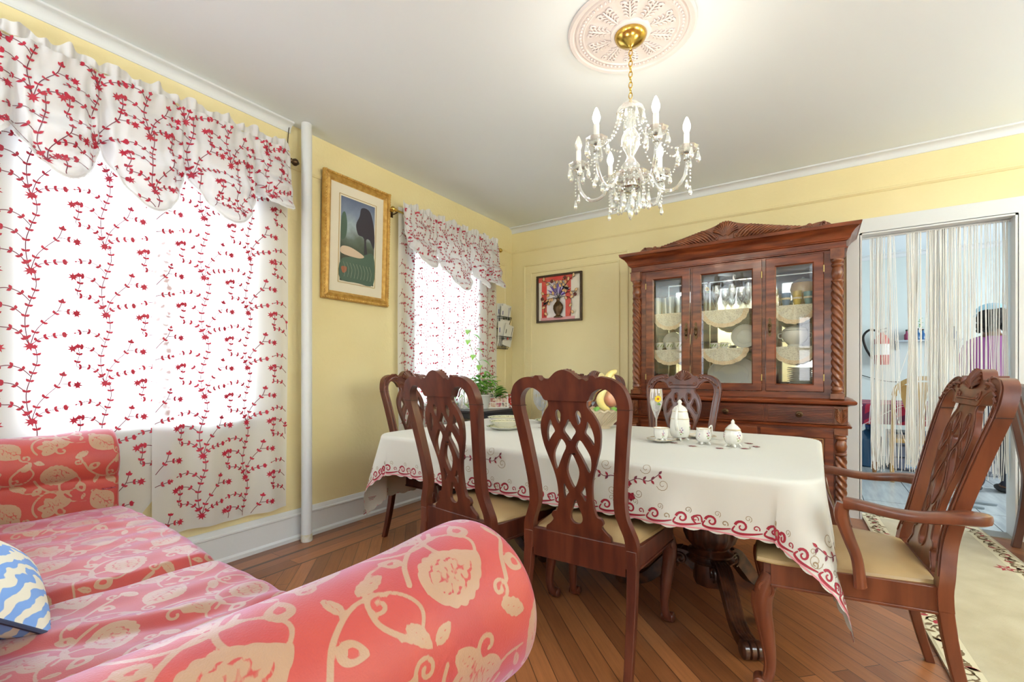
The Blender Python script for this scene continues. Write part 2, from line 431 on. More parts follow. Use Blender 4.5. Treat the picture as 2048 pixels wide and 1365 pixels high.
def unseen_window(n, a0, a1, z0, z1, t0, t1, axis, nb):  # simple windows added out of view to bring in light
    f = MB(); t = .06
    def bx(m, a, b, c, d, s0=t0, s1=t1):
        if axis == 'y': m.box(s0, s1, a, b, c, d)
        else: m.box(a, b, s0, s1, c, d)
    for k in range(nb+1):
        q = a0+(a1-a0-t)*k/nb; bx(f, q, q+t, z0, z1)
    bx(f, a0, a1, z0, z0+t); bx(f, a0, a1, z1-t, z1); bx(f, a0, a1, (z0+z1)/2-.025, (z0+z1)/2+.025)
    fr = struct('window_%d' % n, f, WHITE, smooth=False)
    g = MB(); tm = (t0+t1)/2; bx(g, a0+t, a1-t, z0+t, z1-t, tm-.002, tm+.002); g.build('pane', PANE, fr, smooth=False)
unseen_window(3, W3[0], W3[1], W3[2], W3[3], RX+.04, RX+.08, 'y', 2)
unseen_window(4, W4[0], W4[1], W4[2], W4[3], RY-.08, RY-.04, 'x', 2)
unseen_window(5, .7, 2.7, .9, 2.4, 6.62, 6.66, 'y', 2)  # added in the unseen kitchen wall to let light in
# crown mouldings, baseboards, picture rail, panel mouldings
def cove(axis, a, b, z=H, s=0.052, n=6):
    pr = [(0, z), (s, z), (s, z-.010)]+[(s-.008-(s-.016)*math.sin(PI/2*i/n), z-.014-(s-.016)*(1-math.cos(PI/2*i/n))) for i in range(n+1)]+[(0.006, z-s-.002), (0.006, z-s-.010), (0, z-s-.010)]
    return pr
mb = MB()
pr = cove('y', 0, 0)
mb.loft([[(x, y, z) for x, z in pr] for y in (RY, -2.72)]); struct('trim_1', mb, WHITE, ang=25)
mb = MB(); mb.loft([[(x, -y, z) for y, z in pr] for x in (0, RX)]); struct('trim_2', mb, WHITE, ang=25)
def base_prof():
    return [(0, 0), (.034, 0), (.034, .022), (.020, .034), (.020, .158), (.026, .163), (.026, .172), (.016, .178), (.012, .192), (.006, .203), (0, .205)]
mb = MB(); mb.loft([[(x, y, z) for x, z in base_prof()] for y in (RY, 0)]); struct('baseboard_left', mb, WHITE, ang=25)
mb = MB(); mb.loft([[(x, -y, z) for y, z in base_prof()] for x in (0, DR[0]-.085)]); struct('baseboard_back', mb, WHITE, ang=25)
mb = MB(); mb.loft([[(x, -y, z) for y, z in base_prof()] for x in (DR[1]+.09, RX)]); struct('baseboard_right', mb, WHITE, ang=25)
RL = [(0, 2.52), (.006, 2.52), (.010, 2.527), (.016, 2.533), (.016, 2.545), (.008, 2.549), (.008, 2.556), (0, 2.558)]
mb = MB(); mb.loft([[(x, y, z) for x, z in RL] for y in (RY, 0)]); struct('trim_3', mb, YEL, ang=25)
mb = MB(); mb.loft([[(x, -y, z) for y, z in RL] for x in (0, RX)]); struct('trim_4', mb, YEL, ang=25)
def panel(n, a0, a1, z0, z1, axis):
    mb = MB(); w_ = .022; d = .010
    sec = [(0, 0), (w_*.25, d), (w_*.75, d), (w_, 0)]
    cs = [(a0, z0), (a1, z0), (a1, z1), (a0, z1)]
    sg = [(1, 1), (-1, 1), (-1, -1), (1, -1)]
    rings = []
    for (a, z), (sa, sz) in zip(cs, sg):
        ring = [((a+sa*o), dd, (z+sz*o)) for o, dd in sec]
        rings.append([(dd, a_, z_) if axis == 'y' else (a_, -dd, z_) for a_, dd, z_ in ring])
    mb.loft(rings, closed=True); struct('trim_%d' % n, mb, YEL, ang=25)
panel(5, 0.16, 1.40, 0.30, 2.37, 'x'); panel(6, 0.25, 1.31, 0.39, 2.28, 'x')
panel(7, -0.62, -0.13, 0.30, 2.37, 'y')
# door casing and jamb lining
mb = MB(); x0, x1, _, zt = DR
mb.box(x0-.085, x0, -.022, 0, 0, zt+.11); mb.box(x1, x1+.11, -.022, 0, 0, zt+.11); mb.box(x0, x1, -.022, 0, zt, zt+.11)
mb.box(x0-.004, x0+.012, -.022, WT+.02, 0, zt); mb.box(x1-.012, x1+.004, -.022, WT+.02, 0, zt); mb.box(x0, x1, -.022, WT+.02, zt-.012, zt+.004)
struct('door_1', mb, WHITE, smooth=False)
mb = MB(); mb.box(x0, x1, -.01, WT+.01, 0, .008); struct('trim_9', mb, mat('threshold_metal', (.5, .47, .4), .3, metal=.8), smooth=False)
mb = MB(); mb.loft([[(x, 3.5-y, z) for y, z in cove(0,0,0,z=2.74)] for x in (2.7, 6.6)]); struct('trim_10', mb, WHITE, ang=25)

# uplighter bodies added out of view to carry the extra ceiling lights
for i, (lx, ly, lb) in enumerate(((5.9, -4.4, 'uplighter added out of view beside the unseen side window'), (6.3, -1.4, 'uplighter added out of view in the far corner'), (1.2, -6.6, 'uplighter added out of view behind the sofa'))):
    t = thing('added_uplighter', lb, 'floor lamp', (lx, ly, 0))
    mb = MB(); mb.lathe([(.15, 0), (.15, .015), (.03, .03), (.012, .05), (.012, 1.66)], 24); mb.build('pole', BRONZE, t)
    mb = MB(); mb.lathe([(.012, 1.64), (.10, 1.68), (.20, 1.77), (.195, 1.77), (.10, 1.69), (0, 1.66)], 32); mb.build('shade', WHITE, t)

# steam pipe
t = thing('steam_pipe', 'white painted vertical steam pipe from floor to ceiling beside the large curtained window', 'pipe', (0.096, -2.66, 0))
mb = MB(); mb.lathe([(.034, 0), (.034, H)], 20); mb.build('pipe', mat('pipe_paint', (.66, .68, .70), .35, bump=.1, bscale=12), t)
mb = MB(); mb.lathe([(.036, .05), (.0365, .03), (.037, .004)], 20, mi=0); mb.build('worn_pipe_foot', mat('chipped_paint', (.62, .56, .36), .6, noise=(.72, .72, .70), nscale=30), t)
mb = MB(); mb.tube([(.012, -2.735, H-.03), (.010, -2.742, H-.12), (.014, -2.745, H-.2), (.10, -2.79, 2.525)], .003, 6)
tag(mb.build('cord', mat('old_cord', (.06, .04, .02), .7)), 'thin dark cord running down from the ceiling to the end of the curtain rod', 'cord')
# ================================================================= FABRIC PATTERN (computed per vertex, woven into the cloth)
def damask(X, Y, PX=0.44, PY=0.46):
    X = np.asarray(X, dtype=np.float64); Y = np.asarray(Y, dtype=np.float64)
    D = np.full(X.shape, -0.05)
    def loc(cx, cy, a):
        dx = (X-cx+PX/2) % PX-PX/2; dy = (Y-cy+PY/2) % PY-PY/2
        c, s = math.cos(a), math.sin(a)
        return dx*c+dy*s, -dx*s+dy*c
    def leaf(cx, cy, a, L, W, p=.8, teeth=0, tn=9):
        lx, ly = loc(cx, cy, a); t = np.clip(lx/L+.5, 1e-4, .9999)
        f = np.sin(PI*t**p)**.75
        if teeth: f = f*(1+teeth*(np.abs(np.sin(tn*PI*t))-.5))
        d = W/2*f-np.abs(ly)
        return np.where((lx/L+.5 <= 0) | (lx/L+.5 >= 1), -0.02, d)
    def seg(cx, cy, a, pts, w, w1=None):
        lx, ly = loc(cx, cy, a); best = np.full(X.shape, 1.0); n = len(pts)-1
        for i in range(n):
            x0, y0 = pts[i]; x1, y1 = pts[i+1]
            vx, vy = x1-x0, y1-y0; q = np.clip(((lx-x0)*vx+(ly-y0)*vy)/(vx*vx+vy*vy+1e-12), 0, 1)
            d = np.hypot(lx-x0-q*vx, ly-y0-q*vy)
            if w1 is not None: d = d-(w+(w1-w)*(i+.5)/n)+w
            best = np.minimum(best, d)
        return w-best
    add = lambda d: np.maximum(D, d)
    cut = lambda d: np.minimum(D, -d)
    # artichoke leaf
    A = (.105, .125, math.radians(82))
    D = add(leaf(*A, .185, .150, .75, .10, 7)); inn = leaf(A[0], A[1]-.004, A[2], .125, .085, .75, .22, 5)
    D = cut(.0035-np.abs(inn))
    for s in (-1, 1):
        for k in range(4):
            z = -.035+.019*k
            D = cut(seg(A[0], A[1], A[2], bez([(z-.012, 0), (z, .008*s), (z+.008, .020*s), (z+.002, .026*s)], 3), .0016))
    D = cut(seg(A[0], A[1], A[2], [(-.05, 0), (.035, 0)], .0018))
    # veined round leaf
    B = (.325, .345, math.radians(38))
    D = add(leaf(*B, .175, .135, 1.05, .05, 8))
    D = cut(seg(*B, [(-.075, 0), (.06, .004)], .0024))
    for s in (-1, 1):
        for k in range(5):
            z = -.055+.024*k; l = .042-.004*k
            D = cut(seg(*B, bez([(z, 0), (z+.014, .4*l*s), (z+.026, l*s)], 3), .0018))
            D = cut(seg(*B, [(z+.014, .4*l*s), (z+.008, .8*l*s)], .0014))
    # shell flower inside a ring
    Cc = (.330, .110)
    ring = None
    for k in range(5):
        a = math.radians(215-62*(k-2)*.78)
        lf = leaf(Cc[0]+.040*math.cos(a), Cc[1]+.040*math.sin(a), a, .088, .044, .95)
        ring = lf if ring is None else np.maximum(ring, lf)
    D = add(ring+.006)
    for k in range(5):
        a = math.radians(215-62*(k-2)*.78)
        i2 = leaf(Cc[0]+.034*math.cos(a), Cc[1]+.034*math.sin(a), a, .056, .017, 1.2)
        D = cut(.0018-np.abs(i2))
    D = add(seg(Cc[0], Cc[1], 0, spiral((-.010, -.010), .100, .096, math.radians(120), .52, 14), .0055))
    D = add(seg(Cc[0]+.035, Cc[1]+.03, 0, spiral((0, 0), .034, .008, math.radians(200), .9, 12), .0055))
    # paisley drops
    for cx, cy, a, L in ((.215, .235, 20, .075), (.055, .300, 120, .066), (.215, .020, -40, .058)):
        a = math.radians(a); D = add(leaf(cx, cy, a, L, L*.72, .7)); D = cut(leaf(cx, cy, a, L*.42, L*.30, .7))
    # small serrated leaves and buds
    for cx, cy, a, L, W in ((.175, .400, 70, .085, .040), (.020, .435, 150, .080, .036), (.410, .235, -60, .082, .040), (.160, .310, -15, .070, .026), (.440, .030, 60, .060, .030), (.235, .160, 95, .055, .022), (.280, .245, -20, .052, .020)):
        D = add(leaf(cx, cy, math.radians(a), L, W, .9, .18, 5)); D = cut(seg(cx, cy, math.radians(a), [(-L*.35, 0), (L*.25, 0)], .0013))
    # vines
    for pts, w_, w1 in (
        ([(-.09, -.12), (-.03, -.09), (.02, -.02), (.01, .06), (-.05, .10), (-.10, .07), (-.09, .03)], .0065, .0035),
        ([(-.10, .05), (-.04, .00), (.03, .01), (.09, .06), (.10, .13)], .0065, .004)):
        for ox, oy in ((.215, .130), (.120, .365)):
            D = add(seg(ox, oy, 0, bez(pts, 5), w_, w1))
    for cx, cy, r, a, tn in ((.115, .385, .030, 60, -1.2), (.395, .430, .028, 250, 1.2), (.250, .300, .024, 0, 1.2), (.020, .215, .026, 180, -1.2)):
        D = add(seg(cx, cy, 0, spiral((0, 0), r, .006, math.radians(a), tn, 16), .0048))
    return D
def damask_mat(name, red, cream, red2=None):
    m, nt, out = new_mat(name); N = nt.nodes; L = nt.links
    p = N.new('ShaderNodeBsdfPrincipled'); L.new(p.outputs[0], out.inputs[0])
    p.inputs['Roughness'].default_value = 0.55; p.inputs['Sheen Weight'].default_value = 0.42; p.inputs['Sheen Roughness'].default_value = 0.5; p.inputs['Coat Weight'].default_value = .25; p.inputs['Coat Roughness'].default_value = .5
    p.inputs['Sheen Tint'].default_value = (0.74, 0.60, 1.0, 1); p.inputs['Specular IOR Level'].default_value = 0.35
    at = N.new('ShaderNodeAttribute'); at.attribute_name = 'motif'
    mr = N.new('ShaderNodeMapRange'); mr.inputs[1].default_value = -0.0006; mr.inputs[2].default_value = 0.0006
    L.new(at.outputs['Fac'], mr.inputs[0])
    n = N.new('ShaderNodeTexNoise'); n.inputs['Scale'].default_value = 9; tc = N.new('ShaderNodeTexCoord'); L.new(tc.outputs['Object'], n.inputs['Vector'])
    r = N.new('ShaderNodeValToRGB'); r.color_ramp.elements[0].position = .35; r.color_ramp.elements[1].position = .65
    r.color_ramp.elements[0].color = rgba(red); r.color_ramp.elements[1].color = rgba(red2 or tuple(c*.86 for c in red)); L.new(n.outputs[0], r.inputs[0])
    mx = N.new('ShaderNodeMix'); mx.data_type = 'RGBA'; L.new(mr.outputs[0], mx.inputs[0]); L.new(r.outputs[0], mx.inputs[6]); mx.inputs[7].default_value = rgba(cream)
    L.new(mx.outputs[2], p.inputs['Base Color'])
    rg = N.new('ShaderNodeMapRange'); rg.inputs[3].default_value = .5; rg.inputs[4].default_value = .34; L.new(mr.outputs[0], rg.inputs[0]); L.new(rg.outputs[0], p.inputs['Roughness'])
    wv = N.new('ShaderNodeTexNoise'); wv.inputs['Scale'].default_value = 420; L.new(tc.outputs['Object'], wv.inputs['Vector'])
    b = N.new('ShaderNodeBump'); b.inputs['Strength'].default_value = .18; b.inputs['Distance'].default_value = .003; L.new(wv.outputs[0], b.inputs['Height'])
    L.new(b.outputs[0], p.inputs['Normal'])
    return m
def fabric(name, fn, uv, nu, nv, material, parent, wrap=False, off=(0, 0), rot=0.0, patt=damask, scale=1.0):
    """fn(i, j) -> point over a (nu x nv) grid; uv(i, j) -> metres on the cloth for the woven pattern."""
    us = np.arange(nu+1)/nu; vs = np.arange(nv+1)/nv
    U, V = np.meshgrid(us, vs)
    P = fn(U, V); P = np.stack(P, -1).reshape(-1, 3)
    A, B = uv(U, V); c, s = math.cos(rot), math.sin(rot)
    A2 = (A*c-B*s)/scale+off[0]; B2 = (A*s+B*c)/scale+off[1]
    D = patt(A2.ravel(), B2.ravel())*scale
    w_ = nu+1
    idx = (np.arange(nv)[:, None]*w_+np.arange(nu)[None, :]).ravel()
    F = np.stack([idx, idx+1, idx+w_+1, idx+w_], -1)
    me = bpy.data.meshes.new(name); me.vertices.add(len(P)); me.vertices.foreach_set('co', P.ravel())
    me.loops.add(F.size); me.loops.foreach_set('vertex_index', F.ravel().astype(np.int32))
    me.polygons.add(len(F)); me.polygons.foreach_set('loop_start', (np.arange(len(F))*4).astype(np.int32))
    me.polygons.foreach_set('use_smooth', np.ones(len(F), dtype=bool))
    me.update(calc_edges=True); me.validate()
    a = me.attributes.new('motif', 'FLOAT', 'POINT'); a.data.foreach_set('value', D.astype(np.float32))
    me.materials.append(material)
    o = bpy.data.objects.new(name, me); COL.objects.link(o); o.parent = parent
    return o

# ================================================================= SOFA
SOFA_M = damask_mat('red_damask', (0.37, 0.040, 0.018), (0.33, 0.19, 0.105), (0.33, 0.028, 0.020))
def build_sofa():
    t = thing('sofa', 'red and gold floral damask sofa with rolled arms under the large curtained window', 'sofa', (2.465, -3.84, 0), math.radians(-3.0))
    # local frame: x runs towards the window (negative), y towards the table (0 = arm front)
    XL = -2.24; AR = .125; ZA = .748
    def arm(x0, side, yb=-1.02, yf=0.0, nu=150, nv=330, off=(0, 0), rot=0.0):
        # profile: starts low on the outer side, round the roll, down the inner side to the seat
        n0 = []
        th = np.linspace(math.radians(-62), math.radians(215), 60)   # angle measured from +x outward side
        for z in np.linspace(.16, ZA-AR*.86, 14)[:-1]:
            n0.append((.055, z))
        for a in th: n0.append((AR*math.cos(a), ZA-0+AR*math.sin(a)))
        for z in np.linspace(ZA-AR*.58, .40, 14)[1:]: n0.append((-.105+.0*z, z))
        pr = np.array(n0); pr[:, 0] *= side
        seg = np.r_[0, np.cumsum(np.hypot(*(pr[1:]-pr[:-1]).T))]; Lp = seg[-1]
        def fn(U, V):
            # along V: back -> front, then a rounded front cap that closes towards the roll's middle
            s = U*Lp; px = np.interp(s, seg, pr[:, 0]); pz = np.interp(s, seg, pr[:, 1])
            vb = .93
            yy = np.where(V < vb, yb+(yf-.025-yb)*V/vb, 0); q = np.clip((V-vb)/(1-vb), 0, 1)
            k = np.where(V < vb, 1.0, 1-(.28*(1-np.sqrt(np.clip(1-q*q, 0, 1)))+.0*q))
            yy = np.where(V < vb, yy, yf-.025+.025*np.sin(q*PI/2))
            flare = 1+.10*np.exp(-((yy-yf+.02)/.12)**2)-.03
            cz = np.clip(ZA, 0, 9)
            X = x0+px*k*flare; Z = np.where(pz > ZA-AR*.95, cz+(pz-cz)*k*flare, pz)
            return X, yy+0*U, Z
        def uv(U, V): return U*Lp, V*(yf-yb)
        return fabric('arm', fn, uv, nu, nv, SOFA_M, t, off=off, rot=rot, scale=.60)
    arm(0, 1, nu=260, nv=420, off=(.20, .10), rot=0.0)
    arm(XL, -1, off=(.12, .20), nu=200, nv=300)
    # closed scroll fronts of the arms
    for x0, s in ((0, 1), (XL, -1)):
        mb = MB(); mb.lathe([(0, .004), (AR*.60, .002), (AR*.90, -.006), (AR*1.0, -.02)], 40)
        mb.v = [(x0+x, .004+z*1.0, ZA+y) for x, y, z in mb.v]
        mb.box(min(x0+s*.05, x0-s*.10), max(x0+s*.05, x0-s*.10), -.04, -.008, .12, ZA-.07)
        o = mb.build('arm_front', mat('plain_red_fabric', (.32, .035, .03), .6, sheen=.5, bump=.2, bscale=300), t)
    # seat cushions
    def cushion(x0, x1, seed, off):
        r = random.Random(seed); w_ = x1-x0; d = .66; zt = .545; th = .17
        ph = [r.uniform(0, 6) for _ in range(8)]
        yb = -.72; yf = .028
        def prof_y(V):   # V 0..1 : back top -> front top -> down the front
            L1 = .72; L2 = .16
            s = V*(L1+.09+L2)
            a = np.clip((s-L1)/.09, 0, 1)*PI/2
            y = np.where(s < L1, yb+(yf-.055-yb)*s/L1, yf-.055+.055*np.sin(a)); z = np.where(s < L1, 0, -.055*(1-np.cos(a)))
            z = np.where(s > L1+.09, -.055-(s-L1-.09)*.85, z)
            return y, z, s
        def fn(U, V):
            y, dz, s = prof_y(V)
            e = np.minimum(U, 1-U)*w_
            edge = -.045*np.clip(1-e/.05, 0, 1)**2
            crown = .018*np.sin(PI*U)**.5*np.sin(PI*np.clip((y-yb)/(yf-yb), 0, 1))**.6
            # soft wrinkles that fan towards the front edge
            wr = .0045*np.sin(52*U*w_+ph[0]+6*y)*np.exp(-((y+.10)/.16)**2)*np.sin(PI*U)
            wr += .007*np.exp(-((U*w_-.30-.5*(y+.3))/.03)**2)*np.exp(-((y+.25)/.22)**2)
            wr -= .006*np.exp(-((U*w_-.36-.5*(y+.3))/.025)**2)*np.exp(-((y+.25)/.22)**2)
            wr += .004*np.sin(30*(U*w_-.8*y)+ph[1])*np.exp(-((y+.35)/.2)**2)
            X = x0+U*w_; bow = .018*np.sin(PI*U)
            return X, y+bow*(y > -.2), zt+dz+edge+crown+wr-.0
        def uv(U, V): return U*w_, prof_y(V)[2]
        o = fabric('seat_cushion', fn, uv, 280, 240, SOFA_M, t, off=off, rot=PI/2, scale=.64)
        mb = MB(); mb.box(x0+.01, x1-.01, yb, yf-.05, zt-th, zt-.09); mb.build('cushion_base', mat('plain_red_fabric', (0, 0, 0)), o)
    mid = -1.135
    cushion(XL+.105, mid-.006, 3, (.08, .11)); cushion(mid+.006, -.10, 5, (.30, .02))
    # back: plump cushions and frame
    def back(x0, x1, off):
        w_ = x1-x0
        def fn(U, V):
            a = V*PI*1.15-.25
            bulge = .10*np.sin(np.clip(V, 0, 1)*PI)**.6*np.sin(PI*U)**.35
            z = .50+.44*V; y = -.70+bulge-.06*V
            return x0+U*w_+0*V, y+0*U, z+0*U
        return fabric('back_cushion', fn, lambda U, V: (U*w_, V*.5), 160, 70, SOFA_M, t, off=off)
    back(XL+.10, mid, (0, 0)); back(mid, -.11, (.1, .2))
    mb = MB(); mb.box(XL-.06, .06, -1.02, -.76, .12, .93); mb.box(XL+.02, -.05, -.78, -.005, .12, .37)
    mb.build('frame', mat('plain_red_fabric', (0, 0, 0)), t, bevel=.02)
    for x in (XL, -.02):
        for y in (-.95, -.08):
            mb = MB(); mb.lathe([(.018, 0), (.026, .03), (.030, .125)], 16, c=(x, y, 0)); mb.build('leg', W_TBL, t)
    return t
build_sofa()
def build_pillow():
    t_m = None
    m, nt, out = new_mat('blue_ikat'); N = nt.nodes; L = nt.links
    p = N.new('ShaderNodeBsdfPrincipled'); L.new(p.outputs[0], out.inputs[0]); p.inputs['Roughness'].default_value = .85
    tc = N.new('ShaderNodeTexCoord'); mp = N.new('ShaderNodeMapping'); L.new(tc.outputs['Object'], mp.inputs[0]); mp.inputs['Rotation'].default_value = (0, .5, 0)
    wv = N.new('ShaderNodeTexWave'); wv.wave_type = 'RINGS'; wv.inputs['Scale'].default_value = 10; wv.inputs['Distortion'].default_value = 5; wv.inputs['Detail'].default_value = 2; wv.inputs['Detail Scale'].default_value = 2
    L.new(mp.outputs[0], wv.inputs[0]); r = N.new('ShaderNodeValToRGB')
    e = r.color_ramp.elements; e[0].position = .40; e[0].color = (.20, .38, .80, 1); e[1].position = .52; e[1].color = (.80, .78, .68, 1)
    L.new(wv.outputs[0], r.inputs[0]); L.new(r.outputs[0], p.inputs['Base Color'])
    n = 28; mb = MB(); s = .20
    def f(u, v, sg):
        x, y = (2*u-1), (2*v-1); q = (1-abs(x)**2.6)*(1-abs(y)**2.6)
        pin = 1-.07*(1-abs(x)**2)*(abs(y))-.0
        pin2 = 1-.07*(1-abs(y)**2)*(abs(x))
        return (x*s*pin2, sg*.085*max(q, 0)**.55, y*s*pin)
    mb.grid(lambda u, v: f(u, v, -1), n, n); mb.grid(lambda u, v: f(u, v, 1), n, n)
    o = mb.build('throw_pillow', m, recalc=True); tag(o, 'blue and white patterned throw pillow with a dark seam leaning on the sofa seat', 'pillow')
    o.location = (1.335, -4.33, .685); o.rotation_euler = (math.radians(52), math.radians(3), math.radians(-6))
    mb = MB(); c = []
    for k in range(96):
        a = k/96*4; side = int(a); q = a-side
        x, y = [(2*q-1, -1), (1, 2*q-1), (1-2*q, 1), (-1, 1-2*q)][side]
        pr = f((x+1)/2, (y+1)/2, 1); c.append((pr[0]*1.005, 0, pr[2]*1.005))
    mb.tube(c, .005, 6, closed=True); mb.build('seam', mat('navy_piping', (.03, .04, .09), .7), o)
build_pillow()
# ================================================================= DINING CHAIRS
def mir(pts): return list(pts)+[(-x, z) for x, z in reversed(pts)]
def make_chair(name, label, arm=False, wood=None, group=None):
    wood = wood or W_DK
    t = thing(name, label, 'chair', group=group)
    kx = 1.04 if arm else 1.0; lean = .17 if arm else .125
    dep = .50 if arm else .45
    def yb(z):
        if z > .46: q = (z-.46)/.68; return -lean*q**1.25
        return -.085*(max(0, (.46-z))/.46)**1.6
    wz = 1.0
    outer = [(.246, .40), (.246, .49), (.226, .55), (.210, .60), (.209, .68), (.222, .80), (.238, .92), (.249, 1.00), (.246, 1.045), (.228, 1.088), (.192, 1.114), (.155, 1.122), (.132, 1.119)]
    crest = [(.122, 1.128), (.108, 1.126), (.103, 1.112), (.092, 1.108), (.080, 1.116), (.066, 1.114), (.052, 1.124), (.035, 1.138), (.018, 1.146), (0, 1.150)]
    inner = [(.200, .40), (.200, .50), (.180, .56), (.165, .61), (.165, .68), (.178, .80), (.193, .92), (.204, 1.00), (.198, 1.045), (.172, 1.074), (.142, 1.078), (.116, 1.066), (.103, 1.050), (.096, 1.036), (.088, 1.030)]
    o_ = [(x*kx, z) for x, z in bez(outer, 5)]; c_ = [(x*kx, z) for x, z in bez(crest, 4)]; i_ = [(x*kx, z) for x, z in bez(inner, 5)]
    half = o_+c_[:-1]
    poly = half+[(0, 1.150)]+[(-x, z) for x, z in reversed(half)]+[(-x, z) for x, z in i_]+[(x, z) for x, z in reversed(i_)]
    th = .019
    warp = lambda p: (p[0], p[1]+yb(p[2]), p[2])
    mb = MB(); mb.prism(poly, -th, th, 'y', warp=warp); fr = mb.build('back_frame', wood, t, bevel=.006)
    mb = MB()
    for s in (-1, 1): mb.box(min(s*.20*kx, s*.252*kx), max(s*.20*kx, s*.252*kx), yb(1.005)-th-.0008, yb(1.005)+th+.0008, 1.0035, 1.0055)
    mb.build('joint_line', mat('dark_joint', (.02, .008, .005), .7), fr, smooth=False)
    # splat
    so = [(.086, 1.034), (.083, 1.010), (.104, .982), (.123, .945), (.128, .905), (.121, .852), (.105, .800), (.088, .750), (.077, .700), (.074, .648), (.078, .605), (.088, .575), (.106, .568), (.113, .550), (.106, .535), (.122, .515), (.140, .500), (.144, .478), (.144, .470)]
    S = bez(so, 4); sp = [(x, z) for x, z in S]+[(-x, z) for x, z in reversed(S)]
    H1 = [(.042, .994), (.053, .985), (.054, .965), (.047, .944), (.040, .940), (.035, .957), (.032, .980)]
    H2 = [(.080, .953), (.094, .925), (.101, .893), (.098, .862), (.087, .878), (.074, .895), (.064, .909), (.073, .930)]
    H4 = [(.040, .878), (.062, .850), (.079, .815), (.080, .780), (.071, .750), (.055, .780), (.038, .815), (.021, .850)]
    H6 = [(.044, .694), (.049, .668), (.046, .632), (.034, .650), (.026, .662), (.036, .678)]
    cen = [[(0, .958), (.014, .935), (.027, .912), (.013, .890), (0, .874), (-.013, .890), (-.027, .912), (-.014, .935)],
           [(0, .820), (.018, .787), (.027, .750), (.018, .713), (0, .682), (-.018, .713), (-.027, .750), (-.018, .787)],
           [(0, .632), (.012, .606), (.024, .575), (.026, .552), (.017, .537), (0, .532), (-.017, .537), (-.026, .552), (-.024, .575), (-.012, .606)]]
    holes = [bezc(h, 3) for h in (H1, H2, H4, H6)]; holes = holes+[[(-x, z) for x, z in h] for h in holes]+[bezc(h, 3) for h in cen]
    mb = MB(); mb.prism(sp, -.009, .009, 'y', holes=holes, warp=warp); spl = mb.build('splat', wood, t, bevel=.0025)
    # carving on the front: ribbon beads, stile beads, shell and leaf scrolls on the crest
    mb = MB(); yf = lambda z, e=0: yb(z)+e
    P3 = lambda p, e: (p[0], yb(p[1])+e, p[1])
    def off(loop, d):
        out = []; n = len(loop)
        for i in range(n):
            x0, z0 = loop[i-1]; x1, z1 = loop[(i+1) % n]; tx, tz = x1-x0, z1-z0; l = math.hypot(tx, tz) or 1
            out.append((loop[i][0]+d*tz/l, loop[i][1]-d*tx/l))
        return out
    for h in holes:
        a = sum((h[i-1][0]*h[i][1]-h[i][0]*h[i-1][1]) for i in range(len(h)))
        mb.tube([P3(p, .0095) for p in off(h, .006*(1 if a > 0 else -1))], .0032, 6, closed=True)
    for s in (-1, 1): mb.tube([P3((x*s*.94, z), .0095) for x, z in S[:-6]], .003, 6)
    mb.build('ribbon_carving', wood, spl)
    mb = MB()
    for s in (-1, 1):
        mb.tube([P3((s*(x-.010), z), .020) for x, z in o_[6:]], .0035, 6); mb.tube([P3((s*(x+.009), z), .020) for x, z in i_[8:-2]], .003, 6)
        for k in range(7):       # leaf carving on the shoulders
            a = k/6; x = .232-.085*a-.02*a*a; z = 1.03+.072*math.sin(a*PI/2); d = math.radians(100+70*a)
            mb.tube([P3((s*kx*x, z), .019), P3((s*kx*(x+.012*math.cos(d)), z+.012*math.sin(d)), .025), P3((s*kx*(x+.024*math.cos(d)-.004), z+.018*math.sin(d)-.006), .020)], [.0045, .006, .0025], 6)
        sc = spiral((.110*kx, 1.105), .018, .004, math.radians(-90), 1.2, 16)
        mb.tube([P3((s*x, z), .020) for x, z in sc], .0045, 6)
        sc = spiral((.080*kx, 1.062), .016, .004, math.radians(60), -1.2, 14)
        mb.tube([P3((s*x, z), .020) for x, z in sc], .004, 6)
    nr = 11
    for k in range(nr):          # shell
        a = math.radians(18+144*k/(nr-1)); r = .052
        mb.tube([P3((0+.010*math.cos(a), 1.082+.010*math.sin(a)), .020), P3((.035*math.cos(a), 1.086+.035*math.sin(a)), .028), P3((r*1.05*math.cos(a), 1.088+r*1.22*math.sin(a)), .021)], [.003, .0055, .0068], 6)
    mb.tube([P3((x, 1.052), .021) for x in np.linspace(-.085, .085, 9)], .004, 6)
    mb.build('crest_carving', W_MD if wood is W_DK else wood, fr)
    # little carved leaf tips above the crest
    # seat rails
    hw = .222*kx; fw = .262*kx
    mb = MB()
    mb.box(-hw+.02, hw-.02, -.016, .012, .365, .482)
    for s in (-1, 1):
        mb.prism([(s*(hw-.010), .0), (s*(hw+.014), .0), (s*(fw+.004), dep-.03), (s*(fw-.02), dep-.03)], .385, .470, 'z')
        mb.prism([(s*(hw-.010), .0), (s*(hw+.018), .0), (s*(fw+.008), dep-.03), (s*(fw-.02), dep-.03)], .385, .395, 'z')
    mb.prism(bez([(-fw+.01, .385), (-.17, .382), (-.08, .362), (0, .372), (.08, .362), (.17, .382), (fw-.01, .385)], 4)+[(fw-.01, .470), (-fw+.01, .470)], dep-.035, dep-.008, 'y')
    mb.build('seat_rail', wood, t, bevel=.003)
    # cushion
    def cf(u, v):
        y = .008+(dep+.004)*v; hwid = (hw-.012+(fw-hw+.02)*v); x = (2*u-1)
        ex = max(0, 1-(1-abs(x))/.10); ey = max(0, 1-min(v, 1-v)/.11)
        rr = 1-.06*ex*ey
        z = .478+.034*(1-abs(x)**3.2)**.6*(1-abs(2*v-1)**3.2)**.6
        return (x*hwid*rr, y, z)
    mb = MB(); mb.grid(cf, 26, 24)
    rim = []
    for q in range(0, 27): rim.append(cf(q/26, 0))
    for q in range(1, 25): rim.append(cf(1, q/24))
    for q in range(25, -1, -1): rim.append(cf(q/26, 1))
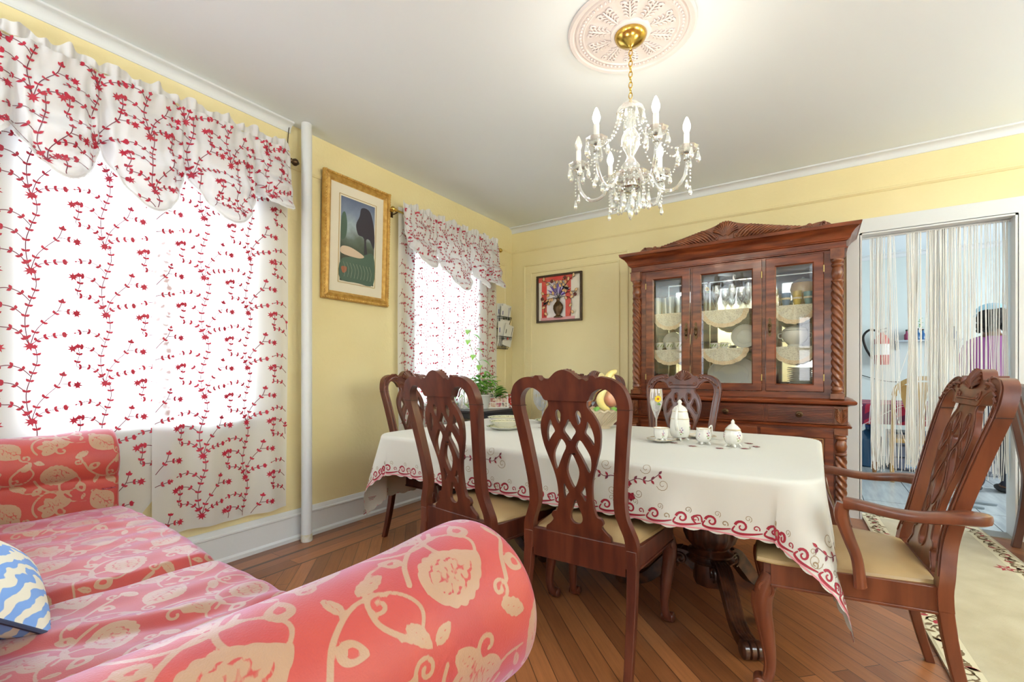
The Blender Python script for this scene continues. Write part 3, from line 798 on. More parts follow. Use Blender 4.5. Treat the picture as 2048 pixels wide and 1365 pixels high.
    for q in range(23, 0, -1): rim.append(cf(0, q/24))
    n = len(rim); mb.loft([[(p[0], p[1], .479) for p in rim], [(p[0]*1.02, p[1], .471) for p in rim], [(p[0]*.99, p[1], .464) for p in rim]], cap=False)
    seat = mb.build('seat', LEATHER, t, ang=60)
    mb = MB(); mb.tube([(p[0]*1.015, p[1], .468) for p in rim], .0035, 6, closed=True); mb.build('welt', mat('tan_welt', (.36, .24, .10), .45), seat)
    # legs
    for s in (-1, 1):
        mb = MB(); rings = []
        for z in (.47, .40, .32, .24, .16, .08, .0):
            a = .020-.005*(1-z/.47); xc = s*(.224*kx+.010*(1-z/.47)); y = yb(z)
            rings.append([(xc-a, y-a, z), (xc+a, y-a, z), (xc+a, y+a, z), (xc-a, y+a, z)])
        mb.loft(rings); mb.build('leg', wood, t, bevel=.003)
    for s in (-1, 1):
        mb = MB(); X = fw-.028
        if arm:
            pts = [(X, dep-.035, .42), (X+.004, dep-.012, .36), (X+.006, dep-.005, .30), (X, dep-.02, .20), (X-.004, dep-.03, .10), (X, dep-.022, .045), (X+.002, dep-.005, .022)]
        else:
            pts = [(X, dep-.035, .42), (X+.008, dep-.010, .36), (X+.010, dep-.005, .30), (X, dep-.025, .20), (X-.006, dep-.035, .10), (X-.002, dep-.024, .045), (X+.002, dep-.005, .022)]
        rs = [.030, .033, .031, .025, .0185, .018, .020]
        B = bez([(x*s, y, z, r) for (x, y, z), r in zip(pts, rs)], 5)
        mb.tube([b[:3] for b in B], [b[3] for b in B], 12)
        lg = mb.build('leg', wood, t)
        mb = MB()
        for sx in (-1, 1):       # volutes at the knee and at the foot, reeds down the front
            sp_ = spiral((dep-.012, .372), .030, .006, math.radians(-100), -1.4, 22)
            mb.tube([(s*X+sx*.026, y, z) for y, z in sp_], .006, 6)
        mb.v += []
        for z0, r in ((.372, .024), (.024, .022)):
            pr_ = MB(); pr_.lathe([(0, -.030), (r*.6, -.030), (r, -.024), (r, .024), (r*.6, .030), (0, .030)], 18)
            cx = s*X; cyy = dep-.010 if z0 > .1 else dep+.004
            mb._a([(cx+z, cyy+x, z0+y) for x, y, z in pr_.v], pr_.f)
        for q in (-1, 0, 1):
            mb.tube([(b[0]+q*.011, b[1]+b[3]*(.94-.12*abs(q)), b[2]) for b in B[6:-6]], [max(.003, b[3]*.22) for b in B[6:-6]], 6)
        mb.build('leg_carving', wood, lg)
    if arm:
        for s in (-1, 1):
            mb = MB()
            P_ = [(.240, -.080, .700, .030, .019), (.272, -.055, .705, .034, .020), (.292, .00, .705, .034, .017), (.298, .07, .698, .031, .015), (.294, .14, .700, .029, .015), (.288, .225, .712, .026, .017), (.282, .262, .712, .022, .020)]
            B = bez(P_, 6); rings = []
            for i, b in enumerate(B):
                a, c = B[max(0, i-1)], B[min(len(B)-1, i+1)]; tx, ty = c[0]-a[0], c[1]-a[1]; l = math.hypot(tx, ty) or 1; nx, ny = ty/l, -tx/l
                ring = []
                for k in range(12):
                    q = 2*PI*k/12; cs, sn = math.cos(q), math.sin(q); e = .6
                    u = b[3]*math.copysign(abs(cs)**e, cs); v = b[4]*math.copysign(abs(sn)**e, sn)
                    ring.append((s*(b[0]*kx+nx*u), b[1]+ny*u, b[2]+v))
                rings.append(ring)
            mb.loft(rings); am = mb.build('arm', wood, t)
            mb = MB(); Q = bez([(.282*kx, .262, .712, .022), (.282*kx, .268, .67, .022), (.278*kx, .248, .60, .019), (.272*kx, .225, .53, .018), (.268*kx, .215, .44, .020)], 6)
            mb.tube([(s*q[0], q[1], q[2]) for q in Q], [q[3] for q in Q], 10, flat=(.8, 1.1)); mb.build('arm_support', wood, am)
    return t
CH_LOC = dict()
ch2 = make_chair('dining_chair', 'dark carved dining chair seen from behind, nearest the end of the red sofa arm', group='carved dining chairs round the table')
ch2.location = (2.165, -2.79, 0); ch2.rotation_euler = (0, 0, math.radians(0))
ch1 = dup(ch2, (1.56, -2.83, 0), math.radians(-8), label='dark carved dining chair seen from behind at the window end of the table')
ch3 = dup(ch2, (2.19, -1.25, 0), math.radians(180), label='carved dining chair facing the camera in front of the china cabinet, behind the tea set')
ch4 = dup(ch2, (1.50, -1.19, 0), math.radians(180), label='carved dining chair mostly hidden behind the ceramic fruit basket')
ch5 = dup(ch2, (0.555, -2.08, 0), math.radians(-90), label='carved dining chair at the head of the table beneath the gilt framed picture')
arm_c = make_chair('dining_armchair', 'carved wooden armchair with tan leather seat at the doorway end of the table', arm=True, wood=W_MD, group='carved dining chairs round the table')
arm_c.location = (3.275, -2.316, 0); arm_c.rotation_euler = (0, 0, math.radians(185-90))
# ================================================================= EMBROIDERY HELPERS
def stitch(mb, S, pts, w, off=.0012, mi=1):
    """narrow strip of thread along 2D cloth coordinates pts."""
    n = len(pts)
    if n < 2: return
    P = [Vector(S(*p)) for p in pts]; vs = []
    for i, p in enumerate(pts):
        u, v = p; e = .003
        du = Vector(S(u+e, v))-Vector(S(u-e, v)); dv = Vector(S(u, v+e))-Vector(S(u, v-e))
        nn = du.cross(dv)
        if nn.length < 1e-12: nn = Vector((0, 0, 1))
        nn.normalize(); t = P[min(i+1, n-1)]-P[max(i-1, 0)]
        sd = nn.cross(t)
        if sd.length < 1e-12: sd = nn.orthogonal()
        sd.normalize(); ww = (w[i] if isinstance(w, (list, tuple)) else w)/2
        vs += [tuple(P[i]+nn*off+sd*ww), tuple(P[i]+nn*off-sd*ww)]
    mb._a(vs, [(2*i, 2*i+1, 2*i+3, 2*i+2) for i in range(n-1)], mi)
def patch(mb, S, poly, off=.0014, mi=1):
    cx = sum(p[0] for p in poly)/len(poly); cy_ = sum(p[1] for p in poly)/len(poly); e = .003
    du = Vector(S(cx+e, cy_))-Vector(S(cx-e, cy_)); dv = Vector(S(cx, cy_+e))-Vector(S(cx, cy_-e)); nn = du.cross(dv)
    if nn.length < 1e-12: return
    nn.normalize(); nn *= off
    vs = [tuple(Vector(S(cx, cy_))+nn)]+[tuple(Vector(S(*p))+nn) for p in poly]; n = len(poly)
    mb._a(vs, [(0, 1+i, 1+(i+1) % n) for i in range(n)], mi)
def leafpoly(x, y, a, L, W):
    c, s = math.cos(a), math.sin(a); o = []
    for u, v in ((0, 0), (.28, .42), (.6, .46), (1, 0), (.6, -.46), (.28, -.42)):
        o.append((x+L*u*c-W*v*s, y+L*u*s+W*v*c))
    return o
def star(x, y, r, n=8, a0=0):
    return [(x+(r if k % 2 == 0 else r*.45)*math.cos(a0+PI*k/n), y+(r if k % 2 == 0 else r*.45)*math.sin(a0+PI*k/n)) for k in range(2*n)]
RED_T = mat('crimson_thread', (0.42, 0.008, 0.035), 0.5, sheen=.3)
VINE_T = mat('plum_thread', (0.16, 0.03, 0.05), 0.6)
def vine(mb, S, ox, oy, sc=1.0, r=rnd, inside=None):
    """one embroidered sprig growing up from (ox, oy): curling branches set with leaf pairs, ended by buds and stars."""
    def branch(pts, every=.036, end='bud', L=.019):
        B = bez([(ox+x*sc, oy+y*sc) for x, y in pts], 6)
        if inside and not all(inside(*p) for p in B[::4]): B = [p for p in B if inside(*p)]
        if len(B) < 3: return
        stitch(mb, S, B, .0036*sc, mi=2)
        d = 0; last = 0
        for i in range(1, len(B)-1):
            d += math.dist(B[i], B[i-1])
            if d-last > every*sc:
                last = d; a = math.atan2(B[i+1][1]-B[i-1][1], B[i+1][0]-B[i-1][0])
                for s in (-1, 1): patch(mb, S, leafpoly(B[i][0], B[i][1], a+s*.85, L*sc, L*.62*sc), mi=1)
        x, y = B[-1]; a = math.atan2(B[-1][1]-B[-3][1], B[-1][0]-B[-3][0])
        if end == 'star': patch(mb, S, star(x, y, .022*sc, 7, a), mi=1)
        elif end == 'tri': patch(mb, S, [(x+.011*sc*math.cos(a+q), y+.011*sc*math.sin(a+q)) for q in (0, 2.1, 4.2)], mi=1)
        elif end == 'daisy':
            for q in range(5): patch(mb, S, leafpoly(x, y, a+q*2*PI/5, .011*sc, .007*sc), mi=1)
        else: patch(mb, S, leafpoly(x, y, a, .013*sc, .008*sc), mi=1)
    if not inside or inside(ox, oy): patch(mb, S, star(ox, oy, .024*sc, 8, .2), mi=1)
    branch([(0, 0), (-.012, .06), (-.015, .13), (.0, .20), (.018, .27), (.012, .335)], end='daisy')
    branch([(0, 0), (.018, .07), (.05, .12), (.085, .165), (.10, .215)], end='tri', every=.05)
    branch([(0, 0), (-.02, .045), (-.05, .075), (-.085, .08), (-.11, .085), (-.10, .135), (-.105, .18)], end='daisy', every=.03)
    branch([(0, 0), (.03, .035), (.07, .05), (.11, .058)], end='daisy', every=.026)
    branch([(-.015, .13), (-.05, .165), (-.09, .175), (-.125, .165)], end='star', every=.04)
    branch([(.0, .20), (-.03, .235), (-.07, .25), (-.11, .24)], end='bud', every=.03)
    branch([(.085, .165), (.12, .165), (.15, .16)], end='star', every=.028)

# ================================================================= CURTAINS
SHEER = sheer('sheer_voile', (0.82, 0.82, 0.83), clear=.09, back=.45)
SHEER2 = sheer('sheer_voile_doubled', (0.68, 0.67, 0.68), clear=.01, back=.12)
FRINGE = sheer('white_fringe', (0.80, 0.80, 0.80), clear=.08, back=.4)
def curtain(name, label, y0, y1, z0, z1, x0, seed, folds, group, ny=150, nz=60, base=None, vines=True, zoff=0, lift=None, sx=.255, sz=.335, vsc=1.0):
    r = random.Random(seed); ph = [r.uniform(0, 6.28) for _ in range(6)]
    def S(y, z):
        a = min(1, max(0, (z1-z)/(z1-z0))); amp = .010+.016*a
        f = math.sin(folds*y+ph[0])*.6+math.sin(folds*1.9*y+ph[1])*.35+.3*math.sin(folds*.47*y+ph[2])
        x = x0+amp*f+.006*math.sin(3.1*y+2.2*z+ph[3])
        # gathered at the rod
        x += .004*math.sin(95*y+ph[4])*math.exp(-((z-z1)/.10)**2)
        yy = y+.004*math.sin(1.7*z+ph[5])
        return (x, yy, z)
    def bottom(y): return z0+.006*math.sin(9*y+ph[2])+(lift(y) if lift else 0)
    mb = MB(); mb.grid(lambda u, v: S(y0+(y1-y0)*u, bottom(y0+(y1-y0)*u)+(z1-bottom(y0+(y1-y0)*u))*v), ny, nz, mi=0)
    # hem
    hem = [(y0+(y1-y0)*k/60, bottom(y0+(y1-y0)*k/60)+.006) for k in range(61)]
    stitch(mb, S, hem, .012, mi=3, off=.0006)
    if vines:
        ins = lambda y, z: y0+.01 < y < y1-.01 and bottom(y)+.01 < z < z1-.01
        n = int((y1-y0)/sx)+2; c = 0
        y = y0-.02
        while y < y1+.1:
            z = z0-.22+(.17 if c % 2 else 0)+zoff
            while z < z1:
                if any(ins(y+dx, z+dz) for dx, dz in ((0, 0), (-.1, .1), (.1, .2), (0, .3))): vine(mb, S, y+r.uniform(-.008, .008), z, vsc, inside=ins)
                z += sz
            y += sx; c += 1
    o = mb.build(name, [base or SHEER, RED_T, VINE_T, FRINGE], smooth=True, recalc=False, ang=180)
    return tag(o, label, 'curtain', group)
G1 = 'sheer embroidered curtains on the window wall'
curtain('sheer_curtain', 'sheer white curtain with red embroidered vines falling behind the sofa, nearest the camera', -4.70, -3.43, .30, 2.57, .062, 1, 16, G1, ny=170,
        lift=lambda y: .32*max(0, (y+3.75)/.32)**2)
curtain('sheer_curtain', 'sheer white curtain with red vines hanging beside the white pipe', -3.52, -2.785, .262, 2.57, .075, 2, 19, G1, ny=110, zoff=.12)
curtain('sheer_curtain', 'sheer vine curtain on the small corner window, half nearer the gilt framed picture', -1.815, -1.08, .35, 2.52, .055, 4, 24, G1, ny=90, zoff=.05, sx=.19, sz=.25, vsc=.74)
curtain('sheer_curtain', 'sheer vine curtain on the small corner window, half nearer the mail rack', -1.14, -.415, .35, 2.52, .068, 5, 24, G1, ny=90, zoff=.2, sx=.19, sz=.25, vsc=.74)
def valance(name, label, knots, drops, zt, x0, seed, group, vs=.20, vsc=.95):
    """balloon valance: knots = [(y, z) of the gathered points], drops = lowest z of each swag."""
    r = random.Random(seed); y0, y1 = knots[0][0], knots[-1][0]
    def low(y):
        for (ya, za), (yb_, zb), d in zip(knots, knots[1:], drops):
            if ya <= y <= yb_:
                q = (y-ya)/(yb_-ya); base_ = za+(zb-za)*q; return base_-(base_-d)*math.sin(PI*q)**.65, q, yb_-ya
        return knots[-1][1], 0, 1
    def S(y, v):     # v 0 = lower edge, 1 = rod
        y_ = min(max(y, y0), y1); lo, q, w_ = low(y_); z = lo+(zt-lo)*v
        s = math.sin(PI*q)
        puff = .13*s**.7*(1-v)**1.1*math.exp(-(v/.75)**4)+.02*s
        # curved drape folds that hang between the knots, and pleats rising from each knot
        f = .026*math.sin(2*PI*(3.0*(1-v)**1.1+.35*s)+.8*q)*s**.8*(1-v)**.3
        pl = .022*math.sin(2*PI*q*6+seed)*(1-s)*(1-v)**.7
        g = .006*math.sin(130*y+seed)*math.exp(-((1-v)/.07)**2)+.006*math.sin(61*y)*math.exp(-((1-v)/.2)**2)
        return (x0+puff+f+pl+g, y, z+.006*math.sin(40*y+seed)*(v > .999))
    mb = MB(); n = int((y1-y0)*110)
    mb.grid(lambda u, v: S(y0+(y1-y0)*u, v), n, 34, mi=0)
    # ruffled heading above the rod
    def R(u, v):
        y = y0+(y1-y0)*u; zz = zt+v*(.050+.014*math.sin(38*y+seed)+.008*math.sin(91*y))
        return (x0+.010*math.sin(74*y+1.3*seed)*(.3+v)+.006*math.sin(150*y), y, zz)
    mb.grid(R, int((y1-y0)*170), 4, mi=0)
    # fringe along the lower edge
    e = [(y0+(y1-y0)*k/220, 0.004) for k in range(221)]
    stitch(mb, S, e, .016, mi=3, off=.002)
    k = 0
    fr = MB()
    while k < 420:
        y = y0+(y1-y0)*k/420; p = S(y, 0); l = .016+.006*math.sin(k*2.3)
        fr._a([(p[0]+.002, p[1]-.0012, p[2]), (p[0]+.002, p[1]+.0012, p[2]), (p[0]+.002, p[1]+.001+.003*math.sin(k), p[2]-l)], [(0, 1, 2)]); k += 1
    # embroidery follows the swags: map metres to (y, v)
    def S2(y, zz):
        y_ = min(max(y, y0), y1); lo = low(y_)[0]; v = min(max((zt-.75+zz-lo)/(zt-lo), 0), 1); return S(y, v)
    ins = lambda y, z: y0+.01 < y < y1-.01 and (low(y)[0]-zt+.75+.012) < z < .745
    y = y0+.05; c = 0
    while y < y1+.05:
        z = -.20+(.12 if c % 2 else 0)
        while z < .75:
            vine(mb, S2, y+r.uniform(-.03, .03), z, vsc, inside=ins); z += vs*1.45
        y += vs; c += 1
    o = mb.build(name, [SHEER2, RED_T, VINE_T, FRINGE], recalc=False, ang=180)
    fr.build('fringe', FRINGE, o, recalc=False, smooth=False)
    return tag(o, label, 'valance', group)
valance('valance', 'gathered white valance with red vines and fringe in deep swags over the large window', [(-4.62, 2.20), (-4.03, 2.22), (-3.745, 2.235), (-3.395, 2.26), (-3.02, 2.25), (-2.785, 2.22)], [1.99, 1.98, 1.93, 1.97, 2.15], 2.575, .115, 3, 'embroidered valances')
valance('valance', 'gathered white valance with small red vines over the corner window, dipping to a point', [(-1.80, 2.30), (-1.42, 2.23), (-.93, 2.17), (-.70, 2.12), (-.42, 2.15)], [2.03, 1.90, 1.98, 2.02], 2.515, .105, 8, 'embroidered valances', vs=.16, vsc=.70)
def rod(label, y0, y1, z, x):
    t = thing('curtain_rod', label, 'curtain rod', (x, (y0+y1)/2, z))
    a = (y1-y0)/2
    mb = MB(); mb.tube([(0, -a, 0), (0, a, 0)], .009, 10); mb.build('rod', BRASS if y0 > -2 else BRONZE, t)
    for s in (-1, 1):
        mb = MB(); mb.lathe([(0, 0), (.014, .002), (.017, .010), (.012, .016), (.018, .024), (.024, .036), (.022, .048), (.012, .058), (.006, .066), (0, .070)], 16)
        mb.v = [(x_, s*(a+z_-.004), y_) for x_, y_, z_ in mb.v]; mb.build('finial', BRASS if y0 > -2 else BRONZE, t)
        mb = MB(); mb.tube([(0, s*(a-.03), 0), (-x*.6, s*(a-.03), -.012), (-x+.002, s*(a-.03), -.010)], .005, 6); mb.box(-x, -x+.004, s*(a-.03)-.012, s*(a-.03)+.012, -.035, .018); mb.build('bracket', BRONZE, t)
rod('bronze curtain rod with turned finial over the large window, ending beside the pipe', -4.75, -2.78, 2.525, .10)
rod('slim brass curtain rod over the corner window', -1.86, -.40, 2.47, .088)

# ================================================================= DINING TABLE AND CLOTH
TX0, TX1, TY0, TY1, TZ = .72, 2.97, -2.60, -1.31, .755
def build_table():
    cx, cy_ = (TX0+TX1)/2, (TY0+TY1)/2
    t = thing('dining_table', 'long dark wooden double pedestal dining table under the embroidered cloth', 'table', (cx, cy_, 0))
    a, b = (TX1-TX0)/2, (TY1-TY0)/2
    mb = MB(); rc = .12; pl = []
    for sx_, sy_, a0 in ((1, 1, 0), (-1, 1, 90), (-1, -1, 180), (1, -1, 270)):
        for k in range(7):
            q = math.radians(a0+15*k); pl.append((sx_*(a-rc)+rc*math.cos(q), sy_*(b-rc)+rc*math.sin(q)))
    mb.prism(pl, TZ-.03, TZ, 'z'); mb.build('tabletop', W_TBL, t, bevel=.006)
    mb = MB(); mb.box(-a+.12, a-.12, -b+.12, -b+.14, TZ-.10, TZ-.03); mb.box(-a+.12, a-.12, b-.14, b-.12, TZ-.10, TZ-.03)
    mb.box(-a+.12, -a+.14, -b+.12, b-.12, TZ-.10, TZ-.03); mb.box(a-.14, a-.12, -b+.12, b-.12, TZ-.10, TZ-.03); mb.build('apron', W_TBL, t, smooth=False)
    for px, s in ((2.53-cx, 1), (1.16-cx, -1)):
        py = -2.06-cy_
        mb = MB()
        mb.lathe([(.0, .105), (.074, .105), (.080, .115), (.080, .215)], 8, c=(px, py, 0))
        mb.lathe([(.095, .215), (.108, .222), (.112, .232), (.100, .240), (.094, .246), (.104, .252), (.106, .262), (.090, .270), (.080, .280), (.086, .290)], 28, c=(px, py, 0))
        mb.lathe([(.086, .290), (.108, .315), (.122, .350), (.126, .395), (.112, .455), (.090, .520), (.080, .60), (.095, .66), (.14, .70), (.16, .725)], 64, c=(px, py, 0), lobes=(16, .035))
        pd = mb.build('pedestal', W_TBL, t, ang=50)
        for ang in (-60, 60, 180):
            an = math.radians(ang if s > 0 else 180-ang)
            path = bez([(.060, .185), (.115, .215), (.165, .205), (.225, .145), (.290, .075), (.350, .042), (.405, .040), (.435, .045)], 6)
            N_ = len(path); wd = [.034-.004*i/N_ for i in range(N_)]; hh = [.040*(1-.45*i/N_) for i in range(N_)]
            mb = MB(); rings = []
            ca, sa = math.cos(an), math.sin(an)
            def W_(r, side, z): return (px+r*ca-side*sa, py+r*sa+side*ca, z)
            for i, (r, z) in enumerate(path):
                tt = path[min(i+1, N_-1)]; t0 = path[max(i-1, 0)]; dx, dz = tt[0]-t0[0], tt[1]-t0[1]; l = math.hypot(dx, dz); nx, nz = -dz/l, dx/l
                rings.append([W_(r+nx*hh[i], -wd[i], z+nz*hh[i]), W_(r+nx*hh[i], wd[i], z+nz*hh[i]), W_(r-nx*hh[i]*.8, wd[i]*.8, max(.004, z-nz*hh[i]*.8)), W_(r-nx*hh[i]*.8, -wd[i]*.8, max(.004, z-nz*hh[i]*.8))])
            mb.loft(rings)
            for q in range(5):
                sd = (-2+q)*.0135
                mb.tube([W_(r-(path[min(i+1, N_-1)][1]-path[max(i-1, 0)][1])/max(1e-6, math.dist(path[min(i+1, N_-1)], path[max(i-1, 0)]))*hh[i], sd*(wd[i]/.034), z+(path[min(i+1, N_-1)][0]-path[max(i-1, 0)][0])/max(1e-6, math.dist(path[min(i+1, N_-1)], path[max(i-1, 0)]))*hh[i]) for i, (r, z) in list(enumerate(path))[8:]], .0068, 6)
            # volutes: at the shoulder (both sides) and the scroll foot
            for sd in (-1, 1):
                mb.tube([W_(.135+y, sd*.034, .205+z) for y, z in spiral((0, 0), .036, .006, math.radians(-80), 1.6, 26)], .007, 6)
            rr = .036
            for sd in np.linspace(-.026, .026, 3):
                pr_ = MB(); pr_.lathe([(0, -.013), (rr*.8, -.013), (rr, -.008), (rr, .008), (rr*.8, .013), (0, .013)], 20)
                mb._a([W_(.440+x, sd+z, .038+y) for x, y, z in pr_.v], pr_.f)
            mb.build('leg', mat('worn_walnut', (.035, .013, .008), .28, coat=.5, noise=(.16, .055, .022), nscale=14, nlo=.45, nhi=.8), t, ang=50)
    return t
build_table()
CLOTH = mat('cream_tablecloth', (0.60, 0.585, 0.53), 0.75, sheen=.2, bump=.06, bscale=500)
LACE_T = mat('tan_thread', (.30, .22, .13), .6)
def cloth_surface():
    cx, cy_ = (TX0+TX1)/2, (TY0+TY1)/2; a, b = (TX1-TX0)/2+.004, (TY1-TY0)/2+.004; rc = .13; z0 = TZ+.006; er = .018
    def S(s, t):
        qx, qy = max(abs(s)-(a-rc), 0), max(abs(t)-(b-rc), 0)
        inx, iny = abs(s) <= a-rc, abs(t) <= b-rc
        sgx, sgy = (1 if s >= 0 else -1), (1 if t >= 0 else -1)
        if inx and iny: d = -1; nx = ny = 0; bx_, by_ = s, t
        elif not inx and not iny:
            l = math.hypot(qx, qy); d = l-rc; th0 = math.atan2(qy, qx); xw = 1-th0/(PI/2); thw = (1-(.5-.5*math.cos(PI*xw)))*PI/2; th0 += (thw-th0)*min(1, max(0, d)/.18); nx, ny = sgx*math.cos(th0), sgy*math.sin(th0); bx_, by_ = sgx*(a-rc)+nx*rc, sgy*(b-rc)+ny*rc
        elif not inx: d = qx-rc; nx, ny = sgx, 0; bx_, by_ = sgx*a, t
        else: d = qy-rc; nx, ny = 0, sgy; bx_, by_ = s, sgy*b
        zt = z0+.0012*math.sin(7*s+3*t)*math.sin(5*t-2*s)
        if d <= 0: return (cx+s, cy_+t, zt)
        # perimeter coordinate for soft ripples
        per = (t if not inx and iny else s)
        corner = (not inx and not iny)
        th = math.atan2(abs(ny), abs(nx)) if corner else (0 if not inx else PI/2)
        fl = .05+(.22*math.sin(2*th)**1.5 if corner else 0)
        rip = .012*math.sin(per*11+1.3)+.008*math.sin(per*23) if not corner else 0
        # quarter-round edge, then the fall
        if d < er*PI/2: q = d/er; o = er*math.sin(q); dz = er*(1-math.cos(q))
        else:
            f = d-er*PI/2; k = min(1, f/.2); o = er+f*fl+rip*k*min(1, .4+f/.25); dz = er+f*math.sqrt(max(.4, 1-fl*fl))
        return (cx+bx_+nx*o, cy_+by_+ny*o, zt-dz)
    return S, a, b
def build_cloth():
    S, a, b = cloth_surface(); hx, hy = .42, .225
    A, B = a+hx, b+hy
    def sc(q, per=.085): return .015*abs(math.sin(PI*q/per))
    mb = MB(); nu, nv = 230, 128
    def G(u, v):
        s = -A+2*A*u; t = -B+2*B*v
        eu = 1 if abs(u-.5) > .4999 else 0; ev = 1 if abs(v-.5) > .4999 else 0
        if ev: t += math.copysign(sc(s), t)
        if eu: s += math.copysign(sc(t), s)
        return S(s, t)
    mb.grid(G, nu, nv, mi=0)
    PINK = 4
    # scalloped red scroll border, on all four sides
    def border(P, length, sgn=1):
        """P(q, e): cloth point at distance q along the side and e in from the edge."""
        q = 0; k = 0
        while q < length:
            m = [P(q+dx, e) for dx, e in spiral((.050, .030), .022, .004, math.radians(170), -1.15, 16)]
            stitch(mb, S, m, [.010-.006*i/16 for i in range(17)], mi=1)
            m = [P(q+.006*0+dx, e) for dx, e in bez([(.028, .030), (.020, .012), (.045, .004), (.085, .008), (.118, .016)], 4)]
            stitch(mb, S, m, [.004+.005*math.sin(PI*i/(len(m)-1)) for i in range(len(m))], mi=1)
            m = [P(q+dx, e) for dx, e in spiral((.098, .030), .012, .003, math.radians(-30), 1.0, 10)]
            stitch(mb, S, m, .004, mi=1 if k % 2 else 5)
            m = [P(q+dx, e) for dx, e in spiral((.072, .062), .013, .003, math.radians(-60), 1.3, 12)]
            stitch(mb, S, m, .0022, mi=5)
            if k % 3 == 0:
                m = [P(q+dx, e) for dx, e in bez([(.10, .012), (.085, .035), (.115, .045), (.122, .020)], 3)]; stitch(mb, S, m, .006, mi=1)
            q += .104; k += 1
        stitch(mb, S, [P(i*length/300, -.004) for i in range(301)], .006, mi=4)
    border(lambda q, e: (-A+q, -B+e), 2*A); border(lambda q, e: (A-q, B-e), 2*A)
    border(lambda q, e: (A-e, -B+q), 2*B); border(lambda q, e: (-A+e, B-q), 2*B)
    # rose sprays
    def rose(x, y, r, a):
        for k in range(5): patch(mb, S, leafpoly(x, y, a+k*2*PI/5, r, r*.75), mi=1, off=.0016)
        for q in range(3): stitch(mb, S, [(x+r*(.35+.2*q)*math.cos(w_), y+r*(.35+.2*q)*math.sin(w_)) for w_ in np.linspace(q*2, q*2+3.6, 9)], .0022, mi=6, off=.0022)
    def spray(x, y, a, sc_=1.0):
        R = lambda u, v: (x+sc_*(u*math.cos(a)-v*math.sin(a)), y+sc_*(u*math.sin(a)+v*math.cos(a)))
        rose(*R(0, 0), .026*sc_, a); rose(*R(.022, -.045), .018*sc_, a+1); rose(*R(-.012, .050), .014*sc_, a+2)
        for sg in (-1, 1):
            st = bez([(0, 0), (.045*sg, .022), (.085*sg, .018), (.120*sg, .045)], 4); stitch(mb, S, [R(*p) for p in st], .003, mi=2)
            for i in (3, 6, 9, 12):
                if i < len(st):
                    for q in (-1, 1): patch(mb, S, leafpoly(*R(*st[i]), a+(0 if sg > 0 else PI)+q*.9, .018*sc_, .009*sc_), mi=2 if q > 0 else 1)
            for cx_, cy2, r0 in ((.075, .062, .022), (.135, .012, .022), (.050, -.030, .016)):
                stitch(mb, S, [R(sg*p[0], p[1]) for p in spiral((cx_, cy2), r0, .004, math.radians(200), 1.35, 16)], .0022, mi=5)
        st = [R(*p) for p in bez([(.01, -.04), (.012, -.07), (.0, -.10)], 4)]; stitch(mb, S, st, .003, mi=2)
        patch(mb, S, leafpoly(*R(.002, -.075), a-.9, .022*sc_, .012*sc_), mi=1)
    for s in (-.72, -.04+.0, .70): pass
    cx = (TX0+TX1)/2
    for x in (1.52, 2.30): spray(x-cx, -B+.13, 0, 1.15)
    for x in (.95, 1.75, 2.5): spray(x-cx, B-.125, PI)
    for y in (-.30, .30): spray(A-.17, y, PI/2); spray(-A+.17, y, -PI/2)
    for sx_ in (-1, 1):
        for sy_ in (-1, 1):
            spray(sx_*(A-.17), sy_*(B-.15), math.atan2(sy_*-1, sx_*1)*0+(PI/4 if sx_*sy_ < 0 else -PI/4), 1.25)
            # cut-work lattice urn in the corner
            for k in range(6):
                q = .03+.012*k
                stitch(mb, S, [(sx_*(A-q-.012), sy_*(B-.030)), (sx_*(A-.030-.3*q), sy_*(B-q-.03))], .003, mi=1 if k % 2 else 6)
    # medallion on the top under the tea set
    for k in range(10):
        a_ = 2*PI*k/10; r_ = .20
        x, y = 2.50-cx+r_*1.05*math.cos(a_), -1.86-(TY0+TY1)/2+r_*.85*math.sin(a_)
        rose(x, y, .022, a_)
        stitch(mb, S, bez([(x, y), (x+.035*math.cos(a_+1.5), y+.035*math.sin(a_+1.5)), (x+.07*math.cos(a_+2.0), y+.07*math.sin(a_+2.0))], 5), .0036, mi=5)
        for q in (-1, 1): patch(mb, S, leafpoly(x, y, a_+1.5+q*.7, .028, .011), mi=1 if q > 0 else 5)
    for x0_ in (1.0, 1.35):
        for k in range(5):
            a_ = 2*PI*k/5; x, y = x0_-cx+.14*math.cos(a_), .07+.12*math.sin(a_)
            rose(x, y, .012, a_); stitch(mb, S, bez([(x, y), (x+.03, y+.02), (x+.06, y)], 4), .0025, mi=5)
    o = mb.build('tablecloth', [CLOTH, mat('maroon_thread', (.30, .012, .030), .5, sheen=.3), VINE_T, FRINGE, mat('pink_edge_thread', (.62, .25, .28), .6), LACE_T, mat('dark_maroon_thread', (.11, .008, .02), .6)], recalc=False, ang=180)
    tag(o, 'cream tablecloth with red embroidered scalloped border draped over the dining table', 'tablecloth')
build_cloth()
